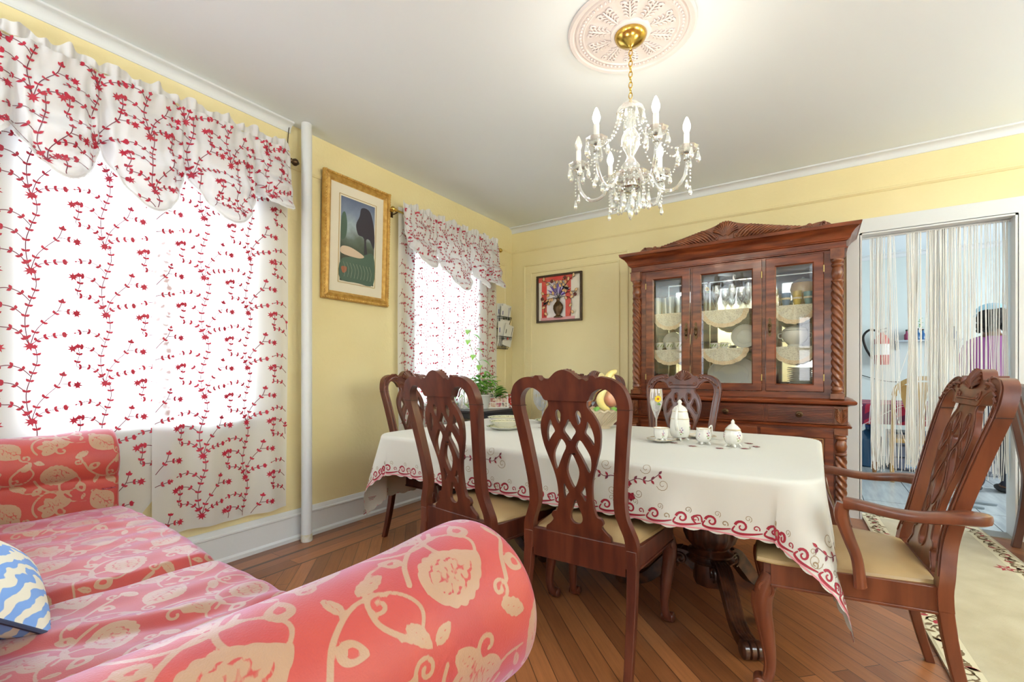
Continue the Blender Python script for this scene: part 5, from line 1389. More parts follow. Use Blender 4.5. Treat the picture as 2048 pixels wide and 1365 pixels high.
def build_chandelier():
    t = thing('chandelier', 'six armed crystal chandelier with candle bulbs hanging on a brass chain', 'chandelier', (CHX, CHY, H-.018))
    z_ = lambda z: z-(H-.018)
    mb = MB(); mb.lathe([(.0, z_(2.797)), (.076, z_(2.797)), (.078, z_(2.790)), (.070, z_(2.772)), (.050, z_(2.755)), (.022, z_(2.744)), (.010, z_(2.738)), (0, z_(2.736))], 40); mb.build('canopy', BRASS, t)
    mb = MB(); n = 10
    for k in range(n):
        z = 2.733-.0262*k; L_ = .0185; r = .0085; pts = []
        for q in range(16):
            a = 2*PI*q/16; x = r*math.cos(a); zz = (L_-r*.4)*math.sin(a); pts.append((x, 0, z_(z)+zz) if k % 2 else (0, x, z_(z)+zz))
        mb.tube(pts, .0026, 6, closed=True)
    mb.build('chain', BRASS, t)
    # crystal stem
    def dish(mb, z, r, h, c=(0, 0), lob=10, up=True):
        s = 1 if up else -1
        mb.lathe([(.010, z_(z)), (r*.5, z_(z)+s*h*.12), (r*.85, z_(z)+s*h*.5), (r, z_(z)+s*h), (r*.94, z_(z)+s*h*1.02), (r*.78, z_(z)+s*h*.55), (r*.4, z_(z)+s*h*.22), (.010, z_(z)+s*h*.1)], 30, c=(c[0], c[1], 0), lobes=(lob, .05))
    mb = MB(); dish(mb, 2.465, .068, .055, up=False); mb.build('top_dish', CRY, t)
    mb = MB(); mb.lathe([(.008, z_(2.47)), (.018, z_(2.455)), (.010, z_(2.44)), (.020, z_(2.415)), (.024, z_(2.385)), (.018, z_(2.34)), (.030, z_(2.315)), (.044, z_(2.285)), (.042, z_(2.255)), (.022, z_(2.215)), (.016, z_(2.195)), (.030, z_(2.170)), (.045, z_(2.145)), (.040, z_(2.115)), (.018, z_(2.095))], 30, lobes=(10, .06)); mb.build('stem', CRY, t)
    mb = MB(); dish(mb, 2.060, .095, .045); mb.build('lower_dish', CRY, t)
    mb = MB(); mb.lathe([(0, z_(2.020)), (.030, z_(2.028)), (.045, z_(2.045)), (.040, z_(2.062)), (.030, z_(2.085)), (.018, z_(2.100)), (0, z_(2.1))], 24); mb.build('hub', CHROME, t)
    def prism(mb, x, y, z, L_, w_=.011):
        mb.lathe([(0, 0), (w_*.5, -.006), (w_*.55, -L_*.3), (w_, -L_*.62), (w_*.8, -L_*.85), (0, -L_)], 6, c=(x, y, z))
    def beads(mb, pts, r=.0052, step=.013):
        B = bez(pts, 10); d = 0; last = -1
        for i in range(1, len(B)):
            d += math.dist(B[i], B[i-1])
            if d-last >= step: last = d; mb.sph(B[i], r, 6)
    for k in range(6):
        a = math.radians(-80+60*k+33.45); ca, sa = math.cos(a), math.sin(a); W_ = lambda r, z: (r*ca, r*sa, z_(z))
        lit = k not in (4,)
        mb = MB(); mb.tube([W_(r, z) for r, z in bez([(.020, 2.075), (.060, 2.110), (.095, 2.085), (.140, 2.020), (.200, 2.010), (.245, 2.060), (.258, 2.120), (.258, 2.150)], 6)], .0085, 8)
        am = mb.build('arm', CRY, t)
        mb = MB(); mb.lathe([(.009, 0), (.014, .004), (.012, .022), (.016, .028), (.008, .034)], 14, c=W_(.258, 2.140)); mb.build('socket_cup', CHROME, am)
        mb = MB(); mb.M = Matrix.Identity(4); dish(mb, 2.172, .052, .026, c=(.258*ca, .258*sa), lob=8); mb.build('drip_dish', CRY, am)
        mb = MB(); mb.lathe([(.0125, 0), (.0125, .085), (.011, .088), (0, .088)], 16, c=W_(.258, 2.180)); mb.build('candle_sleeve', SLEEVE, am)
        mb = MB(); mb.lathe([(.009, 0), (.012, .010), (.0175, .026), (.0175, .038), (.012, .058), (.005, .074), (0, .080)], 16, c=W_(.258, 2.266)); b = mb.build('bulb', BULB if lit else BULB0, am)
        if lit:
            l = bpy.data.lights.new('bulb_glow', 'POINT'); l.energy = 1.3; l.color = (1, .90, .72); l.shadow_soft_size = .03
            lo = bpy.data.objects.new('bulb_glow', l); COL.objects.link(lo); lo.parent = t; lo.location = W_(.258, 2.385)
        for j in range(5):
            mb = MB(); q = 2*PI*j/5+.3; x, y = .258*ca+.050*math.cos(q), .258*sa+.050*math.sin(q); mb.sph((x, y, z_(2.188)), .005, 6); prism(mb, x, y, z_(2.182), .060+.008*(j % 2), .012); mb.build('prism_drop', CRYB, am)
        mb = MB(); beads(mb, [(.060*ca, .060*sa, z_(2.415)), (.085*ca, .085*sa, z_(2.33)), (.150*ca, .150*sa, z_(2.235)), (.225*ca, .225*sa, z_(2.200))]); mb.build('bead_chain', CRYB, am); mb = MB()
        a2 = a+math.radians(30)
        beads(mb, [(.225*ca, .225*sa, z_(2.185)), (.215*math.cos(a2), .215*math.sin(a2), z_(2.125)), (.225*math.cos(a2+math.radians(30)), .225*math.sin(a2+math.radians(30)), z_(2.185))], .0045, .014); mb.build('bead_chain', CRYB, am)
        for j, L_ in enumerate((.05, .07)):
            mb = MB(); x, y = (.258+.015*j)*ca, (.258+.015*j)*sa; beads(mb, [(x, y, z_(2.130)), (x, y, z_(2.10-.02*j)), (x, y, z_(2.06-.03*j))], .0045, .015); prism(mb, x, y, z_(2.05-.03*j), .05, .010); mb.build('hanging_drop', CRYB, am)
    for j in range(12):
        mb = MB(); q = 2*PI*j/12; x, y = .088*math.cos(q), .088*math.sin(q); beads(mb, [(x, y, z_(2.10)), (x, y, z_(2.07)), (x, y, z_(2.02-.02*(j % 2)))], .0045, .014); prism(mb, x, y, z_(2.01-.02*(j % 2)), .055, .011); mb.build('hanging_drop', CRYB, t)
    for j in range(6):
        mb = MB(); q = 2*PI*j/6; x, y = .045*math.cos(q), .045*math.sin(q); prism(mb, x, y, z_(2.02), .10, .011); mb.build('hanging_drop', CRYB, t)
    mb = MB(); prism(mb, 0, 0, z_(2.015), .13, .015); mb.build('centre_drop', CRYB, t)
    for j in range(8):
        mb = MB(); q = 2*PI*j/8; prism(mb, .064*math.cos(q), .064*math.sin(q), z_(2.41), .045, .010); mb.build('prism_drop', CRYB, t)
build_chandelier()
# ================================================================= TEA SET AND PLATES ON THE TABLE
ZT = TZ+.0075
def feet(mb, r, n=4, a0=.4, h=.014):
    for k in range(n):
        a = a0+2*PI*k/n; mb.tube([(r*.55*math.cos(a), r*.55*math.sin(a), h+.006), (r*.85*math.cos(a), r*.85*math.sin(a), h*.7), (r*.98*math.cos(a), r*.98*math.sin(a), .003), (r*1.12*math.cos(a), r*1.12*math.sin(a), .005)], [.005, .006, .005, .003], 7)
SPR = [mat('rose_paint', (.42, .16, .22), .4), mat('leaf_paint', (.30, .36, .14), .4), mat('violet_paint', (.22, .14, .30), .4)]
def sprig(mb, prof_r, a, z, s=1.0):
    for k, (da, dz, r, m) in enumerate(((0, 0, .0062, 0), (.14, .012, .0055, 2), (-.14, .010, .005, 0), (.05, .024, .0045, 2), (-.06, -.014, .0055, 1), (.16, -.008, .005, 1), (-.20, -.004, .0045, 1))):
        aa = a+da*s; zz = z+dz*s; q = prof_r(zz)-.0030
        mb.sph((q*math.cos(aa), q*math.sin(aa), zz), r*s, 7, mi=m)
def prof_fn(P):
    zs = [p[1] for p in P]; rs = [p[0] for p in P]
    return lambda z: float(np.interp(z, zs, rs))
def gilt(mb, r, z): mb.tube([(r*math.cos(a), r*math.sin(a), z) for a in np.linspace(0, 2*PI, 33)[:-1]], .0011, 5, closed=True)
t = thing('coffee_pot', 'tall white porcelain coffee pot with painted flowers on little feet, on the dining table', 'teapot', (2.33, -1.83, ZT), math.radians(88))
P = [(.030, .014), (.044, .020), (.052, .04), (.053, .08), (.049, .12), (.043, .15), (.040, .160)]
mb = MB(); mb.lathe([(0, .014)]+P+[(.037, .163), (.034, .158), (0, .156)], 32, lobes=(8, .02)); feet(mb, .045); mb.build('body', CHINA, t)
mb = MB(); mb.lathe([(.041, .160), (.040, .168), (.030, .183), (.016, .192), (.010, .196), (.009, .203), (.013, .209), (.010, .217), (.004, .224), (0, .225)], 28, lobes=(8, .02)); l = mb.build('lid', CHINA, t)
mb = MB(); gilt(mb, .0415, .161); gilt(mb, .052, .150-.03); mb.build('gilt_rim', GOLD, t)
mb = MB(); mb.tube(bez([(.042, 0, .150), (.075, 0, .170), (.088, 0, .13), (.078, 0, .08), (.050, 0, .055)], 6), .0048, 8); mb.build('handle', CHINA, t)
mb = MB(); mb.tube(bez([(-.046, 0, .06), (-.066, 0, .09), (-.070, 0, .13), (-.056, 0, .168), (-.064, 0, .190)], 6), [.011-.0055*i/24 for i in range(25)], 10); mb.build('spout', CHINA, t)
mb = MB(); sprig(mb, prof_fn(P), -1.35, .08, 1.3); sprig(mb, prof_fn(P), -2.7, .05, .9); mb.build('painted_sprig', SPR, t)
def tea_cup(label, x, y, rz):
    s = thing('saucer', 'white porcelain saucer with gilt scrolls under the '+label, 'saucer', (x, y, ZT)); mb = MB()
    mb.lathe([(0, .003), (.030, .0), (.034, .001), (.052, .008), (.075, .015), (.077, .017), (.052, .012), (.03, .006), (0, .005)], 40, lobes=(8, .02)); mb.build('dish', CHINA, s)
    mb = MB(); gilt(mb, .074, .0168); mb.build('gilt_rim', GOLD, s)
    if label.startswith('teacup'):
        t = thing('teacup', 'white porcelain footed teacup with painted flowers on a saucer beside the coffee pot', 'cup', (x, y, ZT+.006), rz)
        P = [(.020, .010), (.030, .014), (.036, .030), (.037, .050), (.036, .062), (.041, .070)]
        mb = MB(); mb.lathe([(0, .010)]+P+[(.039, .070), (.034, .060), (.033, .03), (0, .016)], 32, lobes=(8, .03)); feet(mb, .030, h=.010); mb.build('bowl', CHINA, t)
        mb = MB(); mb.tube(bez([(.036, 0, .060), (.058, 0, .062), (.058, 0, .035), (.036, 0, .026)], 5), .0035, 7); mb.build('handle', CHINA, t)
        mb = MB(); gilt(mb, .0405, .070); mb.build('gilt_rim', GOLD, t)
        mb = MB(); sprig(mb, prof_fn(P), -1.0-rz, .036, .8); sprig(mb, prof_fn(P), -2.9-rz, .036, .8); mb.build('painted_sprig', SPR, t)
tea_cup('teacup beside the coffee pot', 2.262, -1.955, math.radians(100))
tea_cup('handle side of the coffee pot', 2.42, -1.70, 0)
t = thing('creamer', 'small white porcelain cream jug with painted flowers between coffee pot and sugar bowl', 'jug', (2.473, -1.92, ZT), math.radians(60))
P = [(.022, .012), (.032, .018), (.038, .035), (.037, .055), (.033, .070), (.036, .082)]
mb = MB(); mb.lathe([(0, .012)]+P+[(.034, .082), (.031, .068), (.033, .04), (0, .02)], 32, lobes=(8, .03)); feet(mb, .033, h=.012)
mb.build('body', CHINA, t); mb = MB(); mb.tube(bez([(.034, 0, .076), (.058, 0, .095), (.060, 0, .05), (.036, 0, .035)], 6), .0038, 7); mb.build('handle', CHINA, t)
mb = MB(); mb.loft([[(-.030, -.014, .070), (-.030, .014, .070), (-.034, 0, .060)], [(-.046, -.008, .090), (-.046, .008, .090), (-.049, 0, .085)]]); mb.build('spout', CHINA, t)
mb = MB(); gilt(mb, .036, .0825); mb.build('gilt_rim', GOLD, t)
mb = MB(); sprig(mb, prof_fn(P), -1.75, .05, 1.0); sprig(mb, prof_fn(P), -3.1, .045, .8); mb.build('painted_sprig', SPR, t)
t = thing('sugar_bowl', 'round white porcelain sugar bowl with pointed lid, nearest the armchair', 'sugar bowl', (2.613, -1.925, ZT))
P = [(.024, .012), (.036, .022), (.044, .045), (.044, .062), (.038, .078), (.033, .086)]
mb = MB(); mb.lathe([(0, .012)]+P+[(.031, .086), (0, .084)], 32, lobes=(8, .02)); feet(mb, .038, h=.013); mb.build('bowl', CHINA, t)
mb = MB(); mb.lathe([(.036, .085), (.034, .092), (.022, .106), (.012, .114), (.008, .118), (.009, .126), (.004, .136), (0, .139)], 28, lobes=(8, .02)); mb.build('lid', CHINA, t)
mb = MB(); gilt(mb, .0365, .086); gilt(mb, .0355, .090); mb.build('gilt_rim', GOLD, t)
mb = MB(); sprig(mb, prof_fn(P), -2.55, .052, .8); sprig(mb, prof_fn(P), -.75, .05, 1.0); mb.build('painted_sprig', SPR, t)
flute('stemmed champagne flute painted with a yellow sunflower standing on the dining table', (2.192, -1.80, ZT), .985)
# dinner plates and bowls at the window end
GREENP = mat('green_plate_paint', (.10, .17, .06), .4); YBND = mat('yellow_plate_glaze', (.72, .68, .46), .3)
def painted(name, label, cat, x, y, z, R, deep, mk='oval'):
    t = thing(name, label, cat, (x, y, z)); h = .022 if not deep else .045
    pr = [(0, .002), (.48*R, .0), (.52*R, .003), (.70*R, h*.45), (.98*R, h), (R, h+.002), (.97*R, h+.001), (.68*R, h*.55), (.45*R, .008), (0, .007)]
    mb = MB(); mb.lathe(pr, 48); mb.build('dish', CHINA, t)
    mb = MB(); mb.lathe([(.80*R, h*.72+.003), (.93*R, h*.95+.0022), (.93*R, h*.95+.0030), (.80*R, h*.72+.0038)], 48); mb.build('yellow_band', YBND, t)
    mb = MB()
    for k in range(22):
        a = 2*PI*k/22; r = .865*R
        mb.sph((r*math.cos(a), r*math.sin(a), h*.84+.003), .011*R/.13 if k % 2 else .007, 6, sc=(1, 1, .18))
        mb.tube([((r-.03*R)*math.cos(a+.1), (r-.03*R)*math.sin(a+.1), h*.80+.0042), ((r+.05*R)*math.cos(a+.16), (r+.05*R)*math.sin(a+.16), h*.90+.0038)], .0012, 5)
    mb.build('leaf_border', GREENP, t); return t
painted('dinner_plate', 'plain rimmed plate beneath the green bordered soup bowl', 'plate', 1.255, -1.98, ZT, .125, False)
painted('soup_bowl', 'shallow green bordered bowl resting on a plate, seen between the two near chairs', 'bowl', 1.255, -1.98, ZT+.012, .105, True)
painted('dinner_plate', 'wide plate with dark green leaf border just behind the soup bowl, nearer the window', 'plate', 1.04, -1.66, ZT, .135, True)
painted('dinner_plate', 'green bordered plate seen through the arched back of the nearest dining chair', 'plate', 1.32, -1.46, ZT, .13, False)
# ceramic fruit basket
def fruit_basket():
    t = thing('fruit_basket', 'large ceramic basket piled with glazed fruit on the dining table, behind the nearest chair back', 'centrepiece', (1.74, -1.55, ZT))
    WV = mat('cream_basket_glaze', (.72, .60, .44), .28, coat=.4)
    mb = MB(); mb.lathe([(0, .004), (.07, 0), (.075, .01), (.085, .03), (.115, .06), (.150, .10), (.160, .125), (.150, .125), (.11, .07), (0, .05)], 48)
    for k in range(44):
        a = 2*PI*k/44
        mb.tube([(r*math.cos(a+d), r*math.sin(a+d), z) for r, z, d in ((.080, .018, 0), (.092, .036, .10), (.120, .062, .2), (.150, .097, .32), (.160, .118, .42))], .0045, 6)
    mb.build('woven_bowl', WV, t); mb = MB()
    mb.tube([(.160*math.cos(a), .160*math.sin(a), .122+.006*math.sin(20*a)) for a in np.linspace(0, 2*PI, 97)[:-1]], .008, 8, closed=True); mb.build('rope_rim', WV, t)
    def V3(a, b, z): return (.834*a+.551*b, .551*a-.834*b, z)   # across and towards the near side of the table
    def fr(name, c, r, m, sc=(1, 1, 1)): mb = MB(); mb.sph(c, r, 20, sc=sc); return mb.build(name, m, t)
    fr('peach', V3(.060, .075, .205), .058, mat('peach_glaze', (.80, .34, .25), .25, coat=.5, noise=(.82, .58, .34), nscale=14))
    fr('pomegranate', V3(-.115, .065, .190), .050, mat('pomegranate_glaze', (.50, .09, .05), .22, coat=.5, noise=(.62, .32, .16), nscale=12))
    fr('orange', V3(-.065, .040, .275), .060, mat('orange_glaze', (.82, .46, .12), .25, coat=.5, noise=(.80, .58, .26), nscale=10), (1.2, 1, .85))
    fr('apple', V3(.115, -.01, .235), .055, mat('apple_glaze', (.66, .22, .14), .22, coat=.5, noise=(.70, .5, .2), nscale=9))
    fr('melon', V3(.01, -.055, .250), .085, mat('melon_glaze', (.68, .70, .34), .25, coat=.5), (1, 1, .9))
    BAN = mat('banana_glaze', (.84, .66, .20), .25, coat=.5, noise=(.80, .72, .36), nscale=9)
    for dx, dz, y in ((0, 0, .135), (.055, .10, .06)):
        mb = MB(); B = bez([V3(.045+dx, y-.03, .285+dz), V3(-.002+dx, y, .260+dz), V3(-.028+dx, y+.010, .205+dz), V3(-.008+dx, y+.010, .155+dz), V3(.035+dx, y, .130+dz)], 5)
        mb.tube(B, [.006+.019*math.sin(PI*(i+1)/(len(B)+1))**.6 for i in range(len(B))], 12); mb.build('banana', BAN, t)
    PEAR = mat('pear_glaze', (.74, .70, .34), .25, coat=.5, noise=(.78, .6, .3), nscale=8)
    for cx, cy_, a in ((.05, .02, .5), (.01, .05, -.4)):
        mb = MB(); mb.lathe([(0, 0), (.030, .006), (.045, .03), (.040, .06), (.026, .085), (.018, .10), (.010, .110), (0, .112)], 18); mb.v = [(cx+x+z*math.sin(a)*.5, cy_+y, .262+z) for x, y, z in mb.v]; mb.build('pear', PEAR, t)
    LG = [mat('leaf_glaze', (.16, .36, .06), .3, coat=.4), mat('pale_leaf_glaze', (.46, .58, .36), .3, coat=.4)]
    for i, (x, y, z, a, s) in enumerate(((.125, -.125, .150, -.4, 1.2), (-.045, -.165, .150, 3.6, 1.1), (-.12, -.10, .235, 2.5, .9), (.150, -.06, .165, .4, 1), (.045, -.14, .150, -1.4, .9), (.155, -.03, .12, -.8, 1))):
        mb = MB(); n = 7
        for j in range(2):
            for k in range(n): pass
        mb.grid(lambda u, v: (x+s*.060*u*math.cos(a)-s*.026*math.sin(PI*u)**.7*(2*v-1)*math.sin(a), y+s*.060*u*math.sin(a)+s*.026*math.sin(PI*u)**.7*(2*v-1)*math.cos(a)-.004, z+.014*math.sin(PI*u)-.012*abs(2*v-1)-.012*u), 10, 6)
        mb.build('leaf', LG[i % 2], t, ang=180)
    for i, (x, y, z, c) in enumerate(((.168, -.05, .205, (.72, .32, .34)), (.180, -.02, .155, (.36, .20, .38)), (.165, -.08, .145, (.80, .50, .40)))):
        mb = MB()
        for k in range(6): a = 2*PI*k/6; mb.sph((x+.010*math.cos(a)*.5, y+.016*math.cos(a), z+.016*math.sin(a)), .011, 8, sc=(.6, 1, 1))
        mb.sph((x+.008, y, z), .007, 8); mb.build('flower', mat('flower_glaze_%d' % i, c, .3, coat=.4), t)
fruit_basket()

# ================================================================= WALL PICTURES
def gilt_picture():
    y0, y1, z0, z1 = -2.498, -1.888, 1.675, 2.598
    t = thing('framed_picture', 'tall gilt framed print in dark greens with cream mat between the curtained windows', 'picture', (0, (y0+y1)/2, (z0+z1)/2))
    a, b = (y1-y0)/2, (z1-z0)/2
    G = mat('carved_gilt', (.46, .25, .050), .36, metal=.35, noise=(.62, .38, .10), nscale=30, bump=.3, bscale=120); tl = .030
    X = lambda x, z: x+tl*(z+b)/(2*b)+.004
    sec = [(0, 0), (0, .020), (.008, .032), (.018, .030), (.024, .022), (.034, .026), (.042, .030), (.050, .024), (.058, .014), (.064, .012), (.064, 0)]
    mb = MB(); rings = []
    for (cy_, cz), (sy, sz) in zip(((-a, -b), (a, -b), (a, b), (-a, b)), ((1, 1), (-1, 1), (-1, -1), (1, -1))):
        rings.append([(X(h, cz+sz*o), cy_+sy*o, cz+sz*o) for o, h in sec])
    mb.loft(rings, closed=True); fr = mb.build('frame', G, t, ang=30)
    mb = MB()
    for (p, q) in (((-a, -b), (a, -b)), ((a, -b), (a, b)), ((a, b), (-a, b)), ((-a, b), (-a, -b))):
        L_ = math.dist(p, q); n = int(L_/.020)
        for k in range(n):
            f = (k+.5)/n; y = p[0]+(q[0]-p[0])*f; z = p[1]+(q[1]-p[1])*f
            iy = -1 if y > a-.001 else (1 if y < -a+.001 else 0); iz = -1 if z > b-.001 else (1 if z < -b+.001 else 0)
            mb.sph((X(.030, z), y+iy*.013, z+iz*.013), .0085, 7, sc=(.8, 1, 1)); 
            for e in (-.005, .005): mb.sph((X(.017, z), y+iy*.055+(e if iz else 0), z+iz*.055+(e if iy else 0)), .0035, 5)
    mb.build('beading', G, fr)
    def quad(x, y0, y1, z0, z1): return [(X(x, z0), y0, z0), (X(x, z0), y1, z0), (X(x, z1), y1, z1), (X(x, z1), y0, z1)]
    mb = MB(); mb._a(quad(.010, -a+.06, a-.06, -b+.06, b-.06), [(0, 1, 2, 3)]); mb.build('mat_board', mat('cream_mat', (.74, .68, .55), .7), t, smooth=False)
    iy, iz = a-.150, b-.150
    mb = MB()
    for e in (.014,):
        c = [(X(.0115, z), y, z) for y, z in ((-iy-e, -iz-e), (iy+e, -iz-e), (iy+e, iz+e), (-iy-e, iz+e))]
        for i in range(4): mb.tube([c[i], c[(i+1) % 4]], .0022, 4)
    mb.build('mat_line', GOLD, t, smooth=False)
    # a plain muted landscape print
    m, nt, out = new_mat('muted_print'); N = nt.nodes; L = nt.links; p = N.new('ShaderNodeBsdfPrincipled'); L.new(p.outputs[0], out.inputs[0]); p.inputs['Roughness'].default_value = .35
    tc = N.new('ShaderNodeTexCoord'); s = N.new('ShaderNodeSeparateXYZ'); L.new(tc.outputs['Object'], s.inputs[0])
    n = N.new('ShaderNodeTexNoise'); n.inputs['Scale'].default_value = 7; n.inputs['Detail'].default_value = 6; L.new(tc.outputs['Object'], n.inputs['Vector'])
    ad = N.new('ShaderNodeMath'); ad.operation = 'MULTIPLY_ADD'; ad.inputs[1].default_value = .35; L.new(n.outputs[0], ad.inputs[0])
    mr = N.new('ShaderNodeMapRange'); mr.inputs[1].default_value = -iz; mr.inputs[2].default_value = iz; mr.inputs[3].default_value = -.17; mr.inputs[4].default_value = .83
    L.new(s.outputs[2], mr.inputs[0]); L.new(mr.outputs[0], ad.inputs[2])
    r = N.new('ShaderNodeValToRGB'); e = r.color_ramp.elements; e[0].position = 0; e[0].color = (.02, .03, .025, 1); e[1].position = 1; e[1].color = (.10, .13, .22, 1)
    for ps, c in ((.22, (.055, .05, .035)), (.42, (.06, .085, .06)), (.55, (.12, .15, .13)), (.68, (.34, .42, .46)), (.80, (.20, .25, .36))): q = e.new(ps); q.color = rgba(c)
    L.new(ad.outputs[0], r.inputs[0]); L.new(r.outputs[0], p.inputs['Base Color'])
    mb = MB(); mb._a(quad(.012, -iy, iy, -iz, iz), [(0, 1, 2, 3)]); pr = mb.build('print', m, t, smooth=False)
    mb = MB()   # painted shapes: dark tree mass, rocks in green drapery like folds, pale blossom, clay bowl
    def blob(pts, x, mi): mb._a([(X(x, z), y, z) for y, z in bezc(pts, 4)], [tuple(range(len(pts)*4))], mi)
    blob([(.03, .27), (.11, .26), (.153, .12), (.153, -.02), (.11, .04), (.075, .03), (.09, -.09), (.06, -.09), (.055, .04), (.0, .06), (-.02, .13), (.01, .20)], .0126, 0)
    blob([(-.15, -.16), (-.05, -.12), (.05, -.09), (.15, -.07), (.153, -.30), (.0, -.31), (-.153, -.30)], .0130, 1)
    blob([(-.145, -.06), (-.08, -.05), (.0, -.07), (.06, -.10), (.0, -.12), (-.145, -.11)], .0134, 2)
    blob([(-.15, .16), (-.12, .20), (-.10, .12), (-.11, .02), (-.15, .0)], .0128, 1)
    for k in range(9): mb.tube([(X(.0136, z), y, z) for y, z in bez([(-.13+.03*k, -.17), (-.11+.03*k, -.22), (-.12+.03*k, -.28)], 4)], .0018, 4, mi=3)
    blob([(-.145, -.21), (-.10, -.205), (-.10, -.235), (-.115, -.25), (-.135, -.25)], .0142, 4)
    mb.build('painted_shapes', [mat('print_dark', (.035, .030, .045), .4), mat('print_green', (.07, .12, .09), .4), mat('print_pale', (.62, .48, .36), .4), mat('print_grey_green', (.30, .34, .27), .4), mat('print_clay', (.36, .12, .06), .4)], pr, smooth=False, recalc=False)
gilt_picture()
def metal_picture():
    x0, x1, z0, z1 = .345, .900, 1.69, 2.215; cx, cz = (x0+x1)/2, (z0+z1)/2; a, b = (x1-x0)/2, (z1-z0)/2
    t = thing('metal_wall_art', 'square dark framed metal art of a vase with amber leaves on red and white', 'picture', (cx, -.004, cz))
    fm = mat('bronze_frame', (.075, .050, .030), .4, metal=.5)
    mb = MB(); w_ = .022
    for q in ((-a, a, -b, -b+w_), (-a, a, b-w_, b), (-a, -a+w_, -b+w_, b-w_), (a-w_, a, -b+w_, b-w_)): mb.box(q[0], q[1], -.028, 0, q[2], q[3])
    fr = mb.build('frame', fm, t, bevel=.004)
    mb = MB(); y = -.004; mb.box(-a+w_, a-w_, y, 0, -b+w_, b-w_, 0)
    for (q0, q1, m) in ((-a+.06, a-.135, 1), (-a+.125, a-.20, 2), (-a+.02, -a+.06, 0)): mb.box(q0, q1, y-.0006*(1+m), y, -b+w_, b-w_, m)
    mb.box(-a+w_, a-.12, y-.003, y, b-.075, b-w_, 1); mb.box(-a+.05, a-.09, y-.003, y, -b+w_, -b+.055, 3)
    mb.build('backing', [mat('art_cream', (.78, .72, .60), .6), mat('art_red', (.66, .055, .050), .6, noise=(.74, .16, .10), nscale=6), mat('art_white', (.80, .74, .72), .6), mat('art_pink', (.70, .34, .34), .6)], t, smooth=False)
    mb = MB(); mb.lathe([(0, -.215), (.052, -.215), (.052, -.205), (.030, -.195), (.024, -.185), (.040, -.165), (.058, -.120), (.056, -.085), (.036, -.055), (.020, -.040), (.018, -.020), (.026, -.010), (.020, -.008), (0, -.008)], 24, c=(-.0, -.030, -.0), lobes=(12, .04), sy=.4)
    mb.build('vase', BRONZE, t)
    Y_ = -.026; br = MB(); lf = []
    BR = [[(0, -.01), (-.05, .03), (-.12, .05), (-.20, .045)], [(0, -.01), (-.06, .005), (-.13, -.04), (-.17, -.12), (-.165, -.20)], [(0, -.01), (-.05, .10), (-.12, .17), (-.20, .205)], [(0, -.01), (-.02, .10), (-.03, .16), (-.05, .20)],
          [(0, -.01), (.03, .10), (.05, .16), (.06, .21)], [(0, -.01), (.06, .10), (.13, .18), (.20, .215)], [(0, -.01), (.08, .04), (.15, .055), (.22, .05)], [(0, -.01), (.07, .01), (.15, -.02), (.16, -.11), (.14, -.20)], [(0, -.01), (-.08, -.0), (-.14, -.01), (-.19, -.04)], [(0, -.01), (.04, .06), (.08, .12), (.10, .15)]]
    r = random.Random(4); lf = MB(); fl = MB()
    for p in BR:
        B = bez(p, 8); br.tube([(x, Y_, z) for x, z in B], .0026, 6)
        for k in range(9, len(B), 6):
            x, z = B[k]; an = math.atan2(B[k][1]-B[k-1][1], B[k][0]-B[k-1][0])+r.choice((-1, 1))*r.uniform(.7, 1.2)
            L_ = .046; mx, mz = x+.55*L_*math.cos(an), z+.55*L_*math.sin(an)
            if abs(mx) < a-.03 and abs(mz) < b-.03:
                q = leafpoly(x, z, an, L_, .030); q = bezc(q, 3)
                lf._a([(mx, Y_-.007, mz)]+[(u, Y_-.002, v) for u, v in q], [(0, 1+i, 1+(i+1) % len(q)) for i in range(len(q))]); br.tube([(u, Y_-.0025, v) for u, v in q], .0013, 4, closed=True)
    br.build('branches', IRON, t); lf.build('amber_leaves', mat('amber_leaf', (.70, .38, .14), .35, coat=.3, noise=(.74, .50, .26), nscale=30), t, recalc=False)
    for k in range(16):
        an = math.radians(20+140*k/15); L_ = .10+.05*abs(math.sin(k*1.7)); q = leafpoly(.02*math.cos(an), .02+.02*math.sin(an), an, L_, .020)
        fl._a([(u, Y_+.006+.0003*k, v) for u, v in q], [tuple(range(6))], k % 2)
    fl.build('purple_petals', [mat('art_purple', (.16, .06, .38), .5), mat('art_lilac', (.62, .58, .74), .5)], t, recalc=False, smooth=False)
    bd = MB()
    for bx_, bz_, s in ((-.15, -.055, 1), (.095, .095, -1)):
        bd.tube([(bx_-.045*s, Y_-.010, bz_-.022), (bx_-.01*s, Y_-.012, bz_-.004), (bx_+.018*s, Y_-.012, bz_+.012), (bx_+.030*s, Y_-.012, bz_+.022), (bx_+.042*s, Y_-.012, bz_+.022)], [.003, .012, .011, .008, .001], 8, flat=(1, .6))
        bd.tube([(bx_-.04*s, Y_-.014, bz_), (bx_-.01*s, Y_-.016, bz_+.006), (bx_+.012*s, Y_-.014, bz_+.010)], [.002, .007, .004], 6)
    bd.build('birds', IRON, t)
    for i, (x, z) in enumerate(((-.075, .185), (-.195, .0), (.085, .21), (.205, .02))):
        m_ = MB()
        for k in range(7): q = 2*PI*k/7; m_.sph((x+.014*math.cos(q), Y_-.008, z+.014*math.sin(q)), .008, 6, sc=(1, .5, 1))
        m_.sph((x, Y_-.012, z), .006, 6); m_.build('metal_flower', mat('dark_red_metal', (.14, .03, .02), .4, metal=.4), t)
metal_picture()
